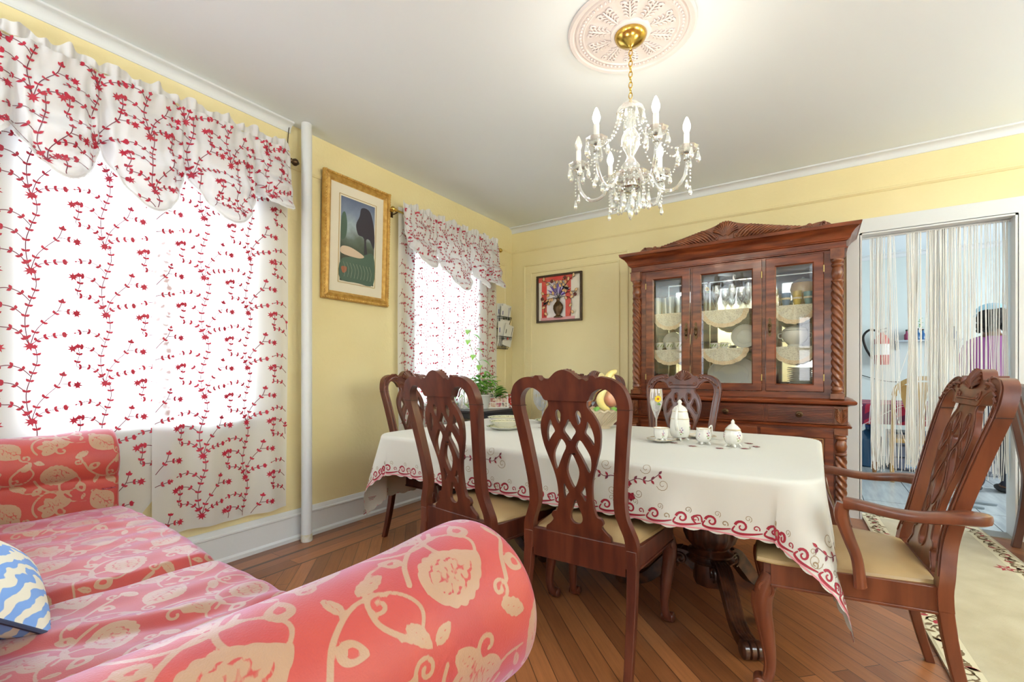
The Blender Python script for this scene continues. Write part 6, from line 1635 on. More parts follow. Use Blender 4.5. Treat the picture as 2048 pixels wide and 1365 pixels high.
def mail_rack():
    t = thing('mail_rack', 'black wire wall rack with baskets of letters beside the corner window', 'letter rack', (0.004, -.255, 1.40))
    mb = MB(); w_ = .105
    for s in (-1, 1): mb.tube([(.004, s*w_, 0), (.004, s*w_, .50)], .0035, 6)
    for z0 in (0, .22): 
        d, hgt = .085, .135
        mb.tube([(.004, -w_, z0+hgt), (d, -w_*1.05, z0+hgt), (d, w_*1.05, z0+hgt), (.004, w_, z0+hgt)], .0038, 6)
        mb.tube([(.004, -w_, z0+hgt-.02), (d*.97, -w_*1.04, z0+hgt-.02), (d*.97, w_*1.04, z0+hgt-.02), (.004, w_, z0+hgt-.02)], .0022, 6)
        mb.tube([(.004, -w_*.9, z0+.005), (d*.5, -w_*.9, z0+.003), (d*.5, w_*.9, z0+.003), (.004, w_*.9, z0+.005)], .0035, 6)
        for k in range(8): y = -w_+2*w_*k/7; mb.tube([(d, y*1.05, z0+hgt), (d*.5, y*.9, z0+.003), (.004, y*.9, z0+.005)], .0026, 6)
    mb.build('wire_frame', IRON, t)
    mb = MB()
    for y, z, c in ((-.05, .335, 0), (0, .34, 0), (.05, .335, 0), (-.06, .112, 0), (.03, .115, 1)): mb.sph((.088, y, z), .014, 8, mi=c, sc=(.4, 1, 1.1))
    mb.build('berry_ornaments', [mat('dark_leaf_metal', (.02, .03, .015), .5), mat('red_enamel', (.5, .03, .02), .3)], t)
    for i, (z, h, y, yaw, x) in enumerate(((.25, .25, -.02, .10, .030), (.25, .24, .03, -.06, .048), (.25, .22, .0, .04, .066), (.03, .26, .0, -.10, .030), (.03, .27, -.03, .08, .048), (.03, .24, .03, -.16, .066))):
        e = thing('envelope', 'white letter standing in the %s basket of the wire mail rack' % ('upper' if z > .1 else 'middle'), 'letter', (.004+x, -.255+y, 1.405+z), 0, 'letters in the wire mail rack')
        e.rotation_euler = (yaw, .10, 0); mb = MB(); mb.box(-.002, .002, -.085, .085, 0, h); mb.build('paper', mat('letter_white', (.74, .73, .68), .7), e, smooth=False)
        mb = MB(); mb._a([(.0026, .055, h*.45), (.0026, .063, h*.45), (.0026, .070, h*.93), (.0026, .060, h*.93)], [(0, 1, 2, 3)]); mb._a([(.0026, -.06, h*.55), (.0026, -.045, h*.55), (.0026, -.045, h*.75), (.0026, -.06, h*.75)], [(0, 1, 2, 3)])
        mb.build('printed_stripe', mat('ink_stripe_%d' % (i % 2), ((.10, .11, .30), (.06, .08, .06))[i % 2], .6), e, smooth=False)
mail_rack()

# ================================================================= CORNER: SIDE TABLE, PLANT, FAN, ...
t = thing('side_table', 'small black side table in the corner under the curtained window, holding the potted plant', 'side table', (.30, -.86, 0))
BLK = mat('black_lacquer', (.022, .022, .026), .35, coat=.3)
mb = MB(); mb.box(-.21, .21, -.35, .35, .765, .79); mb.build('table_top', BLK, t, bevel=.004)
mb = MB(); mb.box(-.19, .19, -.33, .33, .71, .765); mb.build('apron', BLK, t, smooth=False)
for sx_ in (-1, 1):
    for sy_ in (-1, 1): mb = MB(); mb.box(sx_*.18-.016, sx_*.18+.016, sy_*.32-.016, sy_*.32+.016, 0, .71); mb.build('leg', BLK, t, smooth=False)
def leaf_mesh(mb, p, d, L_, W_, droop=.3, mi=0, up=(0, 0, 1)):
    d = Vector(d).normalized(); sd = d.cross(Vector(up))
    if sd.length < .05: sd = Vector((1, 0, 0))
    sd.normalize(); nn = sd.cross(d).normalized(); nu, nv = 6, 2; p = Vector(p)
    def f(u, v):
        w_ = W_*(math.sin(PI*min(1, u*.92+.10))**.8)*(1-.35*u); s_ = 2*v-1
        return tuple(p+d*(L_*u)+sd*(w_*s_*.5)+nn*(.10*L_*abs(s_)*math.sin(PI*u))-Vector((0, 0, 1))*(droop*L_*u*u))
    mb.grid(f, nu, nv, mi=mi)
def plant():
    t = thing('pothos_plant', 'leafy green pothos with one tall vine in a white pot on the black side table', 'plant', (.27, -.93, .79))
    mb = MB(); mb.lathe([(0, 0), (.058, 0), (.062, .01), (.075, .12), (.080, .125), (.078, .135), (.070, .135), (.066, .11), (0, .10)], 28); mb.build('pot', mat('pot_white', (.76, .76, .74), .3, coat=.3), t)
    mb = MB(); mb.lathe([(.068, .112), (0, .118)], 16); mb.build('soil', mat('soil', (.03, .02, .012), .9), t)
    r = random.Random(11); g = MB(); st = MB()
    for k in range(150):
        a = r.uniform(0, 2*PI); e = r.uniform(-.35, 1.25); R = r.uniform(.05, .16); q = (R*math.cos(a)*math.cos(e)*.95+.0, R*math.sin(a)*math.cos(e)*1.05, .19+R*math.sin(e)*.95)
        leaf_mesh(g, q, (math.cos(a), math.sin(a), r.uniform(-.3, .8)), r.uniform(.05, .085), r.uniform(.030, .050), r.uniform(.2, .6), mi=k % 3)
        if k % 4 == 0: st.tube([(0, 0, .11), (q[0]*.5, q[1]*.5, .16), q], .0016, 5)
    for k in range(40):
        a = r.uniform(-.9, 1.0)+.35; q = (.03+.13*math.cos(a)+r.uniform(-.02, .02), .13*math.sin(a)*.7+r.uniform(.0, .07), r.uniform(.09, .19)); leaf_mesh(g, q, (math.cos(a), math.sin(a)+.4, r.uniform(.2, 1.0)), r.uniform(.07, .11), .014, .3, mi=k % 3)
    V = bez([(0, 0, .12), (-.02, -.01, .30), (.01, -.05, .42), (-.03, -.10, .52), (-.05, -.14, .66), (-.03, -.16, .74)], 6)
    st.tube(V, .003, 6)
    for i, (k, s) in enumerate(((8, 1), (11, -1), (14, 1), (17, -1), (20, 1), (23, -1), (26, 1), (29, -1))):
        k = min(k, len(V)-1); p = V[k]; d = (.55, .9*s-.2, -.15); b0 = (p[0]+.02, p[1]+.03*s, p[2]+.015); st.tube([p, b0], .0015, 5); leaf_mesh(g, b0, d, .085, .070, .55, mi=(i % 2)+1)
    st.build('stems', mat('pothos_stem', (.16, .26, .05), .6), t)
    LM = []
    for i, (c, tr) in enumerate((((.05, .20, .02), .3), ((.13, .36, .04), .35), ((.28, .52, .10), .4))):
        m, nt, out = new_mat('pothos_leaf_%d' % i); N = nt.nodes; L = nt.links; d_ = N.new('ShaderNodeBsdfPrincipled'); d_.inputs['Base Color'].default_value = rgba(c); d_.inputs['Roughness'].default_value = .35
        q = N.new('ShaderNodeBsdfTranslucent'); q.inputs[0].default_value = rgba(tuple(x*1.3 for x in c)); x = N.new('ShaderNodeMixShader'); x.inputs[0].default_value = tr; L.new(d_.outputs[0], x.inputs[1]); L.new(q.outputs[0], x.inputs[2]); L.new(x.outputs[0], out.inputs[0]); LM.append(m)
    g.build('leaves', LM, t, recalc=False, ang=180)
    return LM
LM = plant()
t = thing('vine_vase', 'clear glass jar with trailing green vine cuttings behind the first chair back', 'vase', (.20, -1.12, .79))
mb = MB(); mb.lathe([(0, .002), (.055, 0), (.060, .01), (.062, .14), (.045, .19), (.028, .21), (.028, .25), (.032, .255), (.026, .25), (.026, .21), (.058, .14), (.056, .01), (0, .006)], 28); mb.build('jar', CLEAR, t)
g = MB(); st = MB(); r = random.Random(3)
for k in range(7):
    a = k*.9; V = bez([(0, 0, .05), (.012*math.cos(a), .012*math.sin(a), .24), (.07*math.cos(a), .07*math.sin(a), .28), (.10*math.cos(a), .10*math.sin(a), .20), (.11*math.cos(a), .11*math.sin(a), .06)], 5); st.tube(V, .0016, 5)
    for j in range(8, len(V), 3): leaf_mesh(g, V[j], (math.cos(a+j), math.sin(a+j), -.4), .055, .038, .5, mi=j % 3)
st.build('stems', MATS.get('pothos_stem') or mat('pothos_stem', (.16, .26, .05), .6), t); g.build('leaves', LM, t, recalc=False, ang=180)
t = thing('photo_collage', 'white easel card with a grid of small snapshots standing on the black side table', 'photo card', (.375, -.84, .79), math.radians(52))
mb = MB(); M_ = Matrix.Rotation(math.radians(-12), 4, 'X'); mb.M = M_; mb.box(-.125, .125, -.002, .002, 0, .155); mb.build('card', mat('card_white', (.78, .76, .70), .6), t, smooth=False)
for i in range(4):
    for j in range(3):
        mb = MB(); mb.M = M_; x = -.116+.058*i; z = .010+.048*j; mb._a([(x, -.0028, z), (x+.052, -.0028, z), (x+.052, -.0028, z+.042), (x, -.0028, z+.042)], [(0, 1, 2, 3)])
        mb.build('snapshot', mat('snapshot_%d' % ((i*2+j*3) % 5), ((.35, .10, .08), (.10, .07, .05), (.50, .28, .18), (.12, .14, .10), (.42, .06, .10))[(i*2+j*3) % 5], .4, noise=(.70, .55, .42), nscale=40, nlo=.42, nhi=.58), t, smooth=False)
mb = MB(); mb.tube([(0, .004, .12), (0, .075, 0)], .003, 5); mb.build('easel_strut', BLK, t)
t = thing('red_tumbler', 'red and white patterned tumbler with a black straw on the corner side table', 'tumbler', (.42, -.66, .79))
mb = MB(); mb.lathe([(0, 0), (.034, 0), (.042, .12), (0, .12)], 24); mb.build('cup', mat('red_pattern', (.58, .03, .02), .4, noise=(.85, .78, .74), nscale=45, nlo=.52, nhi=.56), t)
mb = MB(); mb.lathe([(.044, .118), (.044, .128), (0, .132)], 24); mb.build('lid', mat('red_lid', (.40, .02, .02), .3), t)
mb = MB(); mb.tube([(.0, 0, .12), (.018, .018, .20)], .006, 8); mb.build('straw', IRON, t)
def fan():
    t = thing('standing_fan', 'white standing fan with a round wire grille in the corner behind the dining table', 'fan', (.62, -.36, 0), math.radians(-38))
    PW = mat('fan_white', (.74, .75, .76), .35)
    mb = MB(); mb.lathe([(0, .03), (.05, .03), (.15, .012), (.16, .0), (0, 0)][::-1], 32); mb.build('base', PW, t)
    mb = MB(); mb.lathe([(.012, .02), (.012, .84)], 12); mb.build('pole', PW, t)
    mb = MB(); mb.tube([(0, .10, .90), (0, .02, .90)], [.045, .055], 20); mb.build('motor', PW, t)
    mb = MB(); R = .150
    for k in range(56):
        a = 2*PI*k/56; c, s = math.cos(a), math.sin(a)
        mb.tube([(.02*c, -.075, .90+.02*s), (R*.7*c, -.070, .90+R*.7*s), (R*c, -.035, .90+R*s), (R*c, -.015, .90+R*s), (R*.6*c, .02, .90+R*.6*s)], .0015, 4)
    for rr, y in ((R, -.025), (R*.62, -.073), (R*.3, -.075)): mb.tube([(rr*math.cos(a), y, .90+rr*math.sin(a)) for a in np.linspace(0, 2*PI, 49)[:-1]], .004 if rr == R else .0018, 6, closed=True)
    mb.build('grille', PW, t)
    for k in range(3):
        mb = MB(); a0 = 2*PI*k/3
        mb.grid(lambda u, v: ((.02+.105*u)*math.cos(a0+(.9*v-.45)*(.6+.4*u)), -.03+.018*(2*v-1), .90+(.02+.105*u)*math.sin(a0+(.9*v-.45)*(.6+.4*u))), 6, 6); mb.build('blade', mat('fan_blade', (.62, .66, .70), .3), t, recalc=False)
fan()
t = thing('storage_bin', 'white plastic bin with a tan wooden board on top in the corner beyond the table', 'bin', (1.10, -.24, 0))
mb = MB(); mb.loft([[(sx_*(.17+.02*z), sy_*(.12+.02*z), z) for sx_, sy_ in ((-1, -1), (1, -1), (1, 1), (-1, 1))] for z in (0, .86)]); mb.build('bin', mat('bin_plastic', (.50, .56, .66), .4), t, smooth=False, bevel=.01)
mb = MB(); mb.box(-.21, .21, -.16, .16, .86, .885); mb.build('board', mat('tan_board', (.50, .34, .14), .5), t, bevel=.003)

# ================================================================= RUG, SECOND-ROOM CHAIR
def rug():
    m, nt, out = new_mat('rug_wool'); N = nt.nodes; L = nt.links; p = N.new('ShaderNodeBsdfPrincipled'); L.new(p.outputs[0], out.inputs[0]); p.inputs['Roughness'].default_value = .95; p.inputs['Sheen Weight'].default_value = .3
    tc = N.new('ShaderNodeTexCoord'); n = N.new('ShaderNodeTexNoise'); n.inputs['Scale'].default_value = 5; n.inputs['Detail'].default_value = 8; L.new(tc.outputs['Object'], n.inputs['Vector'])
    r = N.new('ShaderNodeValToRGB'); r.color_ramp.elements[0].position = .35; r.color_ramp.elements[1].position = .7; r.color_ramp.elements[0].color = (.38, .31, .18, 1); r.color_ramp.elements[1].color = (.50, .43, .28, 1)
    L.new(n.outputs[0], r.inputs[0]); L.new(r.outputs[0], p.inputs['Base Color'])
    b = N.new('ShaderNodeBump'); b.inputs['Strength'].default_value = .4; b.inputs['Distance'].default_value = .004; n2 = N.new('ShaderNodeTexNoise'); n2.inputs['Scale'].default_value = 260; L.new(tc.outputs['Object'], n2.inputs['Vector']); L.new(n2.outputs[0], b.inputs['Height']); L.new(b.outputs[0], p.inputs['Normal'])
    w_, l = .345, 1.62; z = .013; mb = MB(); mb.box(-w_, w_, -l, l, 0, z, 0)
    S = lambda u, v: (u, v, z); bw = .105
    r_ = random.Random(5)
    def strip(x0, x1, y0, y1, mi, e=.0004): mb._a([(x0, y0, z+e), (x1, y0, z+e), (x1, y1, z+e), (x0, y1, z+e)], [(0, 1, 2, 3)], mi)
    strip(-w_+.012, -w_+bw, -l+.012, l-.012, 1); strip(w_-bw, w_-.012, -l+.012, l-.012, 1); strip(-w_+bw, w_-bw, l-bw, l-.012, 1); strip(-w_+bw, w_-bw, -l+.012, -l+bw, 1)
    def scrolls(P, length):
        q = .05
        while q < length-.05:
            c = spiral((0, 0), .030, .006, r_.uniform(0, 6), r_.choice((-1, 1))*1.1, 12); stitch(mb, S, [P(q+x, bw*.52+y) for x, y in c], .010, .0010, 2)
            for k in range(3): a = r_.uniform(0, 6.28); patch(mb, S, [P(q+.04+u, bw*.5+v) for u, v in leafpoly(0, r_.uniform(-.02, .02), a, .045, .022)], .0012, 2 if k else 3)
            stitch(mb, S, [P(q+u, bw*.5+v) for u, v in bez([(-.02, -.03), (.02, -.01), (.05, .03), (.09, .02)], 4)], .006, .001, 2); q += .085
    scrolls(lambda q, e: (-w_+e, -l+q), 2*l); scrolls(lambda q, e: (w_-e, -l+q), 2*l); scrolls(lambda q, e: (-w_+q, l-e), 2*w_); scrolls(lambda q, e: (-w_+q, -l+e), 2*w_)
    for x, y in ((w_-.07-bw*.2, .42), (w_-.02-bw, l-.90), (-.05, -.9), (.06, -.3-.5)):
        patch(mb, S, star(x, y, .055, 6), .0010, 3); patch(mb, S, star(x, y, .028, 6, .3), .0016, 0); patch(mb, S, star(x, y, .014, 5), .0020, 3)
    t = mb.build('runner_rug', [m, mat('rug_border_cream', (.62, .55, .38), .95), mat('rug_brown', (.17, .11, .055), .95), mat('rug_red', (.34, .03, .04), .95)], recalc=False, smooth=False)
    tag(t, 'long beige runner rug with brown scroll border and red flowers leading through the doorway', 'rug')
    t.location = (3.69, -1.46, .002); t.rotation_euler = (0, 0, math.radians(3.0))
rug()
def dark_chair():
    t = thing('side_chair', 'dark wooden side chair with dusty pink cushion against the doorway trim', 'chair', (4.10, -.38, 0), math.radians(-90))
    m = mat('espresso_wood', (.070, .026, .018), .35, coat=.3, noise=(.11, .045, .03), scale=(5, 5, 1), nscale=4)
    def yb(z): return -.10*max(0, (z-.45)/.6)**1.2 - .05*max(0, (.45-z)/.45)**1.5
    for s in (-1, 1):
        mb = MB(); rings = []
        for z in np.linspace(0, 1.0, 16): a = .020; x = s*.205; y = yb(z); rings.append([(x-a, y-a, z), (x+a, y-a, z), (x+a, y+a, z), (x-a, y+a, z)])
        mb.loft(rings); mb.build('leg', m, t, bevel=.003)
        mb = MB(); mb.box(s*.20-.018, s*.20+.018, .385, .42, 0, .42); mb.build('leg', m, t, bevel=.003)
    mb = MB(); top = bez([(-.225, 1.0), (-.20, 1.045), (-.12, 1.065), (0, 1.07), (.12, 1.065), (.20, 1.045), (.225, 1.0)], 5); bot = bez([(.18, .985), (.12, 1.005), (0, 1.012), (-.12, 1.005), (-.18, .985)], 5)
    mb.prism(top+bot, -.018, .018, 'y', warp=lambda p: (p[0], p[1]+yb(p[2]), p[2])); mb.build('top_rail', m, t, bevel=.004)
    mb = MB()
    for x in (-.09, 0, .09): mb.loft([[(x-.022, yb(z)-.006, z), (x+.022, yb(z)-.006, z), (x+.022, yb(z)+.006, z), (x-.022, yb(z)+.006, z)] for z in np.linspace(.44, 1.0, 8)])
    mb.build('back_slats', m, t, smooth=False)
    mb = MB(); mb.box(-.21, .21, -.01, .42, .385, .435); mb.build('seat_rail', mat('grey_worn_wood', (.28, .26, .25), .5), t, bevel=.003)
    mb = MB(); mb.grid(lambda u, v: ((2*u-1)*.222, -.01+.445*v, .436+.05*((1-abs(2*u-1)**4)*(1-abs(2*v-1)**4))**.35), 20, 20); mb.build('cushion', mat('dusty_pink', (.33, .12, .15), .8, sheen=.5), t)
dark_chair()
# ================================================================= DOORWAY STRINGS AND KITCHEN
def ux(u, y):   # x on the plane y = const seen at picture column u (used only to space things across the doorway)
    yaw = math.radians(33.45); r = (-math.sin(yaw)+(u-1024)/920*math.cos(yaw), math.cos(yaw)+(u-1024)/920*math.sin(yaw))
    return CAMP[0]+(y-CAMP[1])/r[1]*r[0]
def strings():
    r = random.Random(21); mb = MB(); y0 = .075
    groups = ((1742, 1766, 26, 0), (1766, 1782, 9, 0), (1784, 1800, 5, 1), (1802, 1812, 2, 2), (1812, 1838, 40, 0), (1838, 1850, 6, 2), (1851, 1858, 3, 0), (1858, 1884, 46, 0), (1884, 1912, 34, 0), (1912, 1930, 14, 0), (1930, 1950, 14, 0), (1950, 1972, 7, 0), (1972, 1990, 6, 0), (1990, 2004, 5, 0), (2004, 2018, 8, 0))
    for u0, u1, n, mode in groups:
        xa, xb = ux(u0, y0), ux(u1, y0); xc = (xa+xb)/2
        for k in range(n):
            x = xa+(xb-xa)*(k+r.uniform(.1, .9))/n; y = y0+r.uniform(-.014, .014); zb = .40+r.uniform(-.030, .045); w_ = r.uniform(.0020, .0031)
            xt = x+(r.uniform(-.05, .05) if mode == 2 else r.uniform(-.012, .012)); 
            if mode == 1: xt = x-.03
            pts = []
            for j in range(11):
                q = j/10; z = 2.19+(zb-2.19)*q; pin = (.35*math.exp(-((q-.45)/.25)**2) if u0 == 1812 else 0)
                pts.append(((xt+(x-xt)*min(1, q*1.3))*(1-pin)+xc*pin+r.uniform(-.0018, .0018)+(r.uniform(-.008, .008) if q > .93 else 0), y+r.uniform(-.002, .002), z))
            mb.tube(pts, w_, 4)
    for pts in ([(ux(1815, y0), y0-.02, 1.30), (ux(1788, y0), y0-.02, .95), (ux(1800, y0), y0-.02, .72), (ux(1815, y0), y0-.02, .56)], [(ux(1855, y0), y0-.02, 1.0), (ux(1846, y0), y0-.02, .82), (ux(1840, y0), y0-.02, .62), (ux(1832, y0), y0-.02, .44)]):
        mb.tube(bez(pts, 6), .0022, 4)
    o = mb.build('string_curtain', mat('ivory_string', (.86, .87, .85), .8), recalc=False, smooth=False); tag(o, 'ivory string curtain hanging in the doorway to the kitchen', 'string curtain', kind='stuff')
    t = thing('curtain_pole', 'thin white rod at the top of the doorway carrying the string curtain', 'rod', (3.675, y0, 2.195)); mb = MB(); mb.tube([(-.42, 0, 0), (.42, 0, 0)], .008, 10); mb.build('rod', WHITE, t)
    for s in (-1, 1): mb = MB(); mb.tube([(s*.405, 0, 0), (s*.424, 0, 0)], .014, 12); mb.build('rod_end', WHITE, t)
strings()
BIRCH = mat('blond_wood', (.48, .26, .075), .4, coat=.3, noise=(.58, .34, .12), scale=(6, 6, 1), nscale=4)
t = thing('kitchen_chair', 'blond wooden kitchen chair with fanned back slats at the plaid covered table', 'chair', (3.86, 1.72, 0))
for s in (-1, 1):
    mb = MB(); mb.tube(bez([(s*.235, -.06, 0), (s*.232, -.02, .25), (s*.230, -.01, .45), (s*.228, -.05, .75), (s*.222, -.09, .92)], 5), .019, 10, flat=(1, .9)); mb.build('leg', BIRCH, t)
    mb = MB(); mb.tube([(s*.19, .40, 0), (s*.20, .38, .43)], .018, 10); mb.build('leg', BIRCH, t)
mb = MB(); mb.tube(bez([(-.224, -.088, .90), (-.205, -.095, .98), (-.12, -.105, 1.055), (0, -.108, 1.08), (.12, -.105, 1.055), (.205, -.095, .98), (.224, -.088, .90)], 6), .021, 10, flat=(.8, 1.2)); mb.build('top_rail', BIRCH, t)
for x, xt in ((-.10, -.15), (.0, .0), (.10, .15)): 
    mb = MB(); mb.loft([[(xx-w_, y-.006, z), (xx+w_, y-.006, z), (xx+w_, y+.006, z), (xx-w_, y+.006, z)] for xx, w_, y, z in ((x*.6, .020, -.01, .44), (x, .022, -.05, .72), (xt*.95, .036, -.085, .92), (xt, .050, -.10, 1.04 if x == 0 else 1.01))]); mb.build('back_slat', BIRCH, t, smooth=False)
mb = MB(); mb.box(-.225, .225, -.02, .42, .405, .45); mb.build('seat', BIRCH, t, bevel=.012)
mb = MB(); mb._a([(.085, -.125, .96), (.115, -.125, .98), (.10, -.122, .84), (.070, -.122, .82)], [(0, 1, 2, 3)]); o = mb.build('paper_tag', mat('paper', (.8, .82, .84), .6), t, smooth=False)
t = thing('kitchen_table', 'kitchen table beyond the string curtain, standing on tapered wooden legs', 'table', (3.98, 2.42, 0))
mb = MB(); mb.box(-.55, .30, -.45, .45, .755, .785); mb.build('tabletop', BIRCH, t, smooth=False)
for sx_ in (-1, 1):
    for sy_ in (-1, 1): mb = MB(); mb.lathe([(.016, 0), (.020, .04), (.034, .74), (.034, .755)], 14, c=(-.125+sx_*.345, sy_*.38, 0)); mb.build('leg', mat('orange_wood', (.34, .15, .05), .45), t)
def plaid():
    m, nt, out = new_mat('red_plaid'); N = nt.nodes; L = nt.links; p = N.new('ShaderNodeBsdfPrincipled'); L.new(p.outputs[0], out.inputs[0]); p.inputs['Roughness'].default_value = .8
    tc = N.new('ShaderNodeTexCoord'); col = None
    mp = N.new('ShaderNodeMapping'); mp.inputs['Rotation'].default_value = (0, 0, .5); L.new(tc.outputs['Object'], mp.inputs[0]); s = N.new('ShaderNodeSeparateXYZ'); L.new(mp.outputs[0], s.inputs[0])
    def stripe(sock, per, wd, off):
        a = N.new('ShaderNodeMath'); a.operation = 'MULTIPLY_ADD'; a.inputs[1].default_value = 1/per; a.inputs[2].default_value = off; L.new(sock, a.inputs[0])
        f = N.new('ShaderNodeMath'); f.operation = 'FRACT'; L.new(a.outputs[0], f.inputs[0]); l = N.new('ShaderNodeMath'); l.operation = 'LESS_THAN'; l.inputs[1].default_value = wd; L.new(f.outputs[0], l.inputs[0]); return l.outputs[0]
    prev = (.40, .012, .045, 1)
    add = N.new('ShaderNodeMath'); add.operation = 'SUBTRACT'; L.new(s.outputs[1], add.inputs[0]); L.new(s.outputs[2], add.inputs[1])
    for sock, wd, off, c in ((s.outputs[0], .32, .0, (.12, .01, .05, 1)), (add.outputs[0], .32, .2, (.12, .01, .05, 1)), (s.outputs[0], .035, .5, (.72, .60, .62, 1)), (add.outputs[0], .035, .7, (.72, .60, .62, 1))):
        x = N.new('ShaderNodeMix'); x.data_type = 'RGBA'; L.new(stripe(sock, .19, wd, off), x.inputs[0])
        if isinstance(prev, tuple): x.inputs[6].default_value = prev
        else: L.new(prev, x.inputs[6])
        x.inputs[7].default_value = c; prev = x.outputs[2]
    L.new(prev, p.inputs['Base Color'])
    mb = MB(); a, b, h = .46, .515, .22
    def G(u, v):
        s_ = (2*u-1)*(a+h); q = (2*v-1)*(b+h); dx = max(0, abs(s_)-a); dy = max(0, abs(q)-b); d = math.hypot(dx, dy)
        x = math.copysign(min(abs(s_), a)+.10*dx+.02*math.sin(9*q)*(dx > 0), s_); y = math.copysign(min(abs(q), b)+.10*dy+.02*math.sin(9*s_)*(dy > 0), q)
        return (x, y, .79-d*.98)
    mb.grid(G, 60, 52); o = mb.build('plaid_tablecloth', m, recalc=False, ang=180); o.location = (3.855, 2.42, 0); tag(o, 'red plaid cloth with white lines hanging over the kitchen table', 'tablecloth')
plaid()
t = thing('water_jug', 'large translucent blue water jug standing on the tiles under the plaid cloth', 'water jug', (3.50, 2.60, 0))
mb = MB(); R_ = [(0, .004), (.12, 0), (.135, .015)]+[(.135-.006*(k % 2), .03+.035*k) for k in range(9)]+[(.130, .35), (.10, .40), (.05, .43), (.030, .445), (.030, .49), (0, .49)]; mb.lathe(R_, 32); mb.build('body', mat('blue_plastic', (.03, .12, .26), .15, coat=.5, trans=.25), t)
mb = MB(); mb.lathe([(.034, .47), (.034, .50), (0, .502)], 16); mb.build('cap', mat('blue_cap', (.02, .06, .22), .4), t)
t = thing('drawer_cart', 'grey plastic drawer cart with a bright blue label under the kitchen table', 'drawer cart', (3.90, 2.62, 0))
GREYP = mat('grey_plastic', (.12, .13, .17), .4)
mb = MB(); mb.box(-.22, .22, -.18, .18, .0, .44); mb.build('case', GREYP, t, bevel=.008)
for k in range(3):
    mb = MB(); mb.box(-.205, .205, -.195, -.18, .02+.14*k, .145+.14*k); d = mb.build('drawer', mat('smoky_drawer', (.20, .22, .30), .25, coat=.3), t, bevel=.006)
    mb = MB(); mb.tube([(-.06, -.205, .10+.14*k), (.06, -.205, .10+.14*k)], .007, 8); mb.build('handle', GREYP, d)
mb = MB(); mb._a([(-.07, -.1965, .04), (.05, -.1965, .04), (.05, -.1965, .13), (-.07, -.1965, .13)], [(0, 1, 2, 3)]); mb.build('blue_label', mat('blue_label', (.04, .30, .62), .4), t, smooth=False)
t = thing('laundry_basket', 'grey lattice plastic basket beside the drawer cart under the kitchen table', 'basket', (4.55, 2.70, 0))
mb = MB(); mb.loft([[(x*(.9+.25*z), y*(.9+.25*z), z) for x, y in ((-.2, -.15), (.2, -.15), (.2, .15), (-.2, .15))] for z in (0, .38)]); mb.build('tub', mat('lattice_grey', (.10, .11, .13), .5, noise=(.34, .35, .38), nscale=16, nlo=.47, nhi=.53), t, smooth=False, bevel=.01)
mb = MB(); mb.box(-.215, .215, -.16, -.15, .36, .39); mb.box(-.215, .215, .15, .16, .36, .39); mb.box(-.215, -.2, -.15, .15, .36, .39); mb.box(.2, .215, -.15, .15, .36, .39); mb.build('rim', GREYP, t, smooth=False)
# wall shelf with little bottles; fire extinguisher; cord; person; slippers
t = thing('wall_shelf', 'small grey shelf on the kitchen wall holding little bottles', 'shelf', (4.17, 3.5, 1.54)); SG = mat('shelf_grey', (.40, .46, .50), .5)
mb = MB(); mb.box(-.32, .32, -.13, 0, 0, .022); mb.build('board', SG, t, smooth=False); mb = MB(); mb.box(-.30, -.28, -.10, 0, -.10, 0); mb.box(.28, .30, -.10, 0, -.10, 0); mb.build('brackets', SG, t, smooth=False)
for i, (x, c, nm, h) in enumerate(((3.96, (.24, .02, .08), 'maroon', .12), (4.07, (.01, .09, .22), 'dark blue', .13), (4.12, (.01, .10, .28), 'bright blue', .12), (4.01, (.45, .20, .12), 'terracotta', .10), (4.42, (.01, .07, .20), 'navy', .14), (4.33, (.5, .55, .5), 'pale', .12))):
    t = thing('small_bottle', nm+' little bottle on the kitchen wall shelf', 'bottle', (x, 3.42, 1.562), 0, 'little bottles on the kitchen shelf'); mb = MB(); mb.lathe([(0, 0), (.022, 0), (.026, .01), (.026, h*.6), (.012, h*.75), (.010, h), (0, h)], 16); mb.build('bottle', mat('bottle_%d' % i, c, .25, coat=.5), t)
    mb = MB(); mb.lathe([(.012, h), (.012, h+.018), (0, h+.019)], 12); mb.build('cap', IRON, t)
t = thing('sprout_cutting', 'small green sprig standing among the little bottles', 'plant', (4.10, 3.46, 1.562)); mb = MB(); mb.lathe([(0, 0), (.018, 0), (.014, .16), (0, .16)], 12); mb.build('tube_vase', CLEAR, t); mb = MB()
for k in range(7): leaf_mesh(mb, (0, 0, .15+.02*k), (math.cos(k*2.2), math.sin(k*2.2), .8), .05, .024, .3)
mb.build('leaves', LM[1], t, recalc=False, ang=180)
t = thing('fire_extinguisher', 'red and white fire extinguisher with black hose mounted on the kitchen wall', 'fire extinguisher', (3.70, 3.37, 1.24))
RD = mat('extinguisher_red', (.50, .03, .03), .3, coat=.4)
mb = MB(); mb.lathe([(0, 0), (.070, 0), (.078, .012), (.078, .34), (.060, .385), (.028, .405), (.024, .43), (0, .43)], 28); mb.build('cylinder', RD, t)
mb = MB(); mb.lathe([(.0785, .13), (.0795, .135), (.0795, .27), (.0785, .275)], 28); lb = mb.build('label_band', mat('label_white', (.78, .78, .76), .5), t)
mb = MB(); mb.box(-.05, .05, -.012, .012, .43, .450); mb.tube([(-.045, 0, .46), (.06, 0, .49)], .008, 8); mb.build('valve_lever', mat('steel_grey', (.45, .46, .46), .3, metal=.8), t)
mb = MB(); mb.tube(bez([(-.02, 0, .44), (-.13, -.02, .47), (-.20, -.02, .38), (-.17, -.02, .22), (-.10, -.02, .08)], 7), .014, 10); mb.build('hose', IRON, t)
mb = MB(); mb.box(-.03, .03, .07, .13, .10, .35); mb.build('wall_bracket', IRON, t, smooth=False)
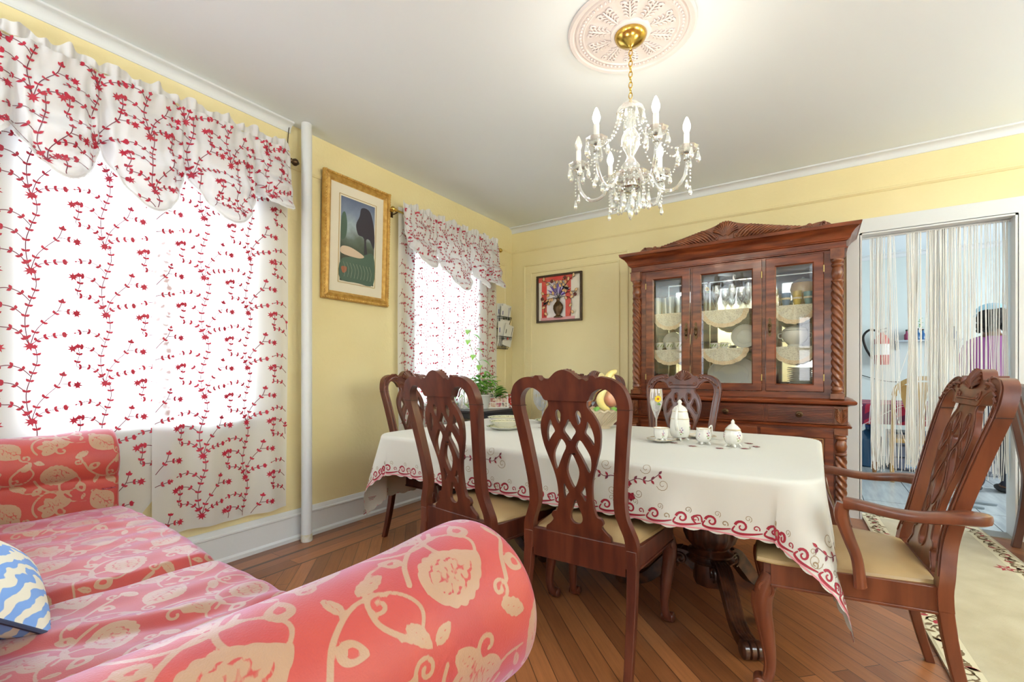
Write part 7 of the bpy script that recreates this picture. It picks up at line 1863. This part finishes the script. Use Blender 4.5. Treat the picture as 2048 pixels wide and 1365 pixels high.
mb = MB(); mb.tube(bez([(3.20, 3.49, 1.28), (3.40, 3.47, 1.14), (3.70, 3.48, 1.03), (3.9, 3.49, 1.01)], 6), .005, 6); tag(mb.build('power_cord', IRON), 'thin dark cord drooping along the kitchen wall below the fire extinguisher', 'cord')
t = thing('wall_cabinet', 'white low shelf unit against the kitchen wall at the doorway edge', 'cabinet', (3.17, 3.30, 0)); mb = MB(); mb.box(-.18, .18, -.18, .18, 0, .90); mb.build('body', mat('white_laminate', (.74, .77, .78), .4), t, bevel=.003); mb = MB(); mb.box(-.20, .20, -.20, .19, .90, .925); mb.build('top', mat('white_laminate', (0, 0, 0)), t, bevel=.003)
mb = MB(); mb.box(-.16, .16, -.195, -.182, .05, .86); dd = mb.build('door', mat('white_laminate', (0, 0, 0)), t, bevel=.003); mb = MB(); mb.tube([(.12, -.205, .40), (.12, -.205, .52)], .005, 8); mb.build('handle', mat('steel_grey', (0, 0, 0)), dd)
for k, (u, dy, rz) in enumerate(((0, 0, .9), (.10, .16, 1.25))):
    t = thing('slipper', ('grey slipper on the kitchen tiles nearest the doorway', 'grey slipper lying just behind the other one on the kitchen tiles')[k], 'slipper', (4.03+u, .93+dy, 0), rz, 'pair of grey slippers')
    mb = MB(); n = 20; out = [(.045*math.cos(a)*(1+.15*math.sin(a)), .125*math.sin(a)) for a in np.linspace(0, 2*PI, n+1)[:-1]]
    mb.loft([[(x, y, 0) for x, y in out], [(x*1.04, y*1.02, .006) for x, y in out], [(x*1.04, y*1.02, .018) for x, y in out], [(x*.95, y*.97, .022) for x, y in out]]); mb.build('sole', mat('slipper_sole', (.30, .33, .35), .7), t)
    mb = MB(); mb.grid(lambda u_, v_: (.047*math.cos(PI*u_)*(1-.25*v_), .01+.105*v_, .018+.045*math.sin(PI*u_)*(1-.55*v_)), 14, 8); mb.build('upper', mat('slipper_fabric', (.20, .22, .24), .9), t, recalc=False, ang=180)
def person():
    t = thing('person', 'person in purple shirt and pale blue cap standing in the kitchen, seen from behind', 'person', (4.36, 1.66, 0), math.radians(10))
    SKIN = mat('brown_skin', (.20, .085, .045), .5); SH = mat('purple_shirt', (.36, .10, .30), .8, sheen=.3); PT = mat('dark_trousers', (.03, .03, .045), .8)
    def E(cx, cy_, z, a, b, n=24, e=1.0): return [(cx+a*math.cos(q), cy_+b*math.sin(q), z) for q in np.linspace(0, 2*PI, n+1)[:-1]]
    # one continuous body grown on a skeleton
    me = bpy.data.meshes.new('body'); V_ = [(0, 0, .93), (0, -.005, 1.12), (0, 0, 1.30), (0, .005, 1.43), (0, .012, 1.50), (0, .02, 1.58), (0, .03, 1.68)]
    R_ = [(.155, .115), (.135, .10), (.165, .115), (.12, .085), (.055, .055), (.072, .085), (.075, .09)]; E_ = [(0, 1), (1, 2), (2, 3), (3, 4), (4, 5), (5, 6)]
    for s in (-1, 1):
        b = len(V_); V_ += [(s*.165, .005, 1.405), (s*.215, .015, 1.16), (s*.205, .14, .98), (s*.16, .26, .985), (s*.15, .31, .985)]; R_ += [(.062, .062), (.045, .045), (.035, .035), (.028, .022), (.024, .016)]
        E_ += [(3, b), (b, b+1), (b+1, b+2), (b+2, b+3), (b+3, b+4)]
        for f in range(4): k = len(V_); V_.append((s*(.135+.012*f), .385-.006*abs(f-1.5), .975)); R_.append((.009, .009)); E_.append((b+4, k))
        k = len(V_); V_.append((s*.115, .33, .985)); R_.append((.010, .010)); E_.append((b+3, k))
        b = len(V_); V_ += [(s*.095, 0, .86), (s*.10, .01, .48), (s*.10, -.015, .09), (s*.105, .10, .035)]; R_ += [(.095, .095), (.062, .062), (.045, .045), (.042, .030)]; E_ += [(0, b), (b, b+1), (b+1, b+2), (b+2, b+3)]
    me.from_pydata(V_, E_, []); me.update(); o = bpy.data.objects.new('body', me); COL.objects.link(o)
    md = o.modifiers.new('skin', 'SKIN'); sk = me.skin_vertices[0].data if me.skin_vertices else None
    if sk is None:
        bm = bmesh.new(); bm.from_mesh(me); bm.verts.layers.skin.verify(); bm.to_mesh(me); bm.free(); sk = me.skin_vertices[0].data
    for i, r in enumerate(R_): sk[i].radius = r
    sk[0].use_root = True
    ss = o.modifiers.new('sub', 'SUBSURF'); ss.levels = 2; ss.render_levels = 2
    dg = bpy.context.evaluated_depsgraph_get(); ev = bpy.data.meshes.new_from_object(o.evaluated_get(dg)); bpy.data.objects.remove(o)
    ev.name = 'body'; ev.materials.clear()
    for m in (SKIN, SH, PT): ev.materials.append(m)
    for p in ev.polygons:
        c = p.center; arm_ = abs(c.x) > .175 or c.y > .13
        p.material_index = 2 if c.z < .93 and not (arm_ and c.z > .9) and c.z > .07 else (1 if (c.z < 1.475 and not (c.y > .20 and c.z > .9) and c.z >= .9) else 0); p.use_smooth = True
    o = bpy.data.objects.new('body', ev); COL.objects.link(o); o.parent = t
    mb = MB(); mb.loft([E(0, -.0, z, a, b) for z, a, b in ((.90, .180, .135), (1.05, .168, .130), (1.20, .175, .132), (1.34, .195, .132), (1.42, .180, .112), (1.455, .120, .088), (1.475, .070, .070))], cap=False)
    for s in (-1, 1): mb.loft([[(s*x+rr*math.cos(q)*.7+0, y+rr*math.sin(q), z+rr*math.cos(q)*.7) for q in np.linspace(0, 2*PI, 15)[:-1]] for x, y, z, rr in ((.150, 0, 1.385, .078), (.195, .006, 1.28, .068), (.225, .015, 1.15, .062))], cap=False)
    mb.build('shirt', SH, t)
    mb = MB()   # hair: full, rough, dark, down to the nape
    r = random.Random(2)
    mb.sph((0, .0, 1.655), .112, 24, sc=(1.05, 1.0, 1.08)); mb.v = [(x*(1+.04*math.sin(40*z+9*y)), y-.012+(.03 if y > .06 else 0)*0, z+.006*math.sin(50*x)) for x, y, z in mb.v]
    for k in range(60): a = r.uniform(0, PI); z = r.uniform(1.53, 1.70); mb.sph((.105*math.cos(a+PI), .10*math.sin(a+PI)-.01, z), .024, 7)
    mb.build('hair', mat('black_hair', (.018, .014, .012), .8), t)
    mb = MB(); mb.sph((0, .012, 1.735), .104, 24, sc=(1.04, 1.04, .60)); mb.v = [v for v in mb.v]; mb.build('cap', mat('pale_blue_cap', (.38, .62, .74), .7), t)
    mb = MB(); mb.loft([[(x, y, z) for x, y, z in ((-.08, .10, 1.70), (.08, .10, 1.70), (.07, .19, 1.685), (-.07, .19, 1.685))], [(x, y, z+.008) for x, y, z in ((-.08, .10, 1.70), (.08, .10, 1.70), (.07, .19, 1.685), (-.07, .19, 1.685))]]); mb.build('cap_brim', mat('pale_blue_cap', (0, 0, 0)), t)
    mb = MB(); mb.sph((0, .120, 1.635), .014, 10, sc=(1, 1.2, 1.3))
    for s in (-1, 1): mb.sph((s*.035, .108, 1.655), .012, 8); mb.sph((s*.086, .03, 1.635), .022, 8, sc=(.5, 1, 1.4))
    mb.build('facial_features', SKIN, t)
    for s in (-1, 1): mb = MB(); mb.sph((s*.105, .075, .035), .06, 16, sc=(.8, 1.9, .6)); mb.v = [(x, y, max(z, .0)) for x, y, z in mb.v]; mb.build('shoe', mat('dark_shoe', (.04, .04, .045), .5), t)
person()
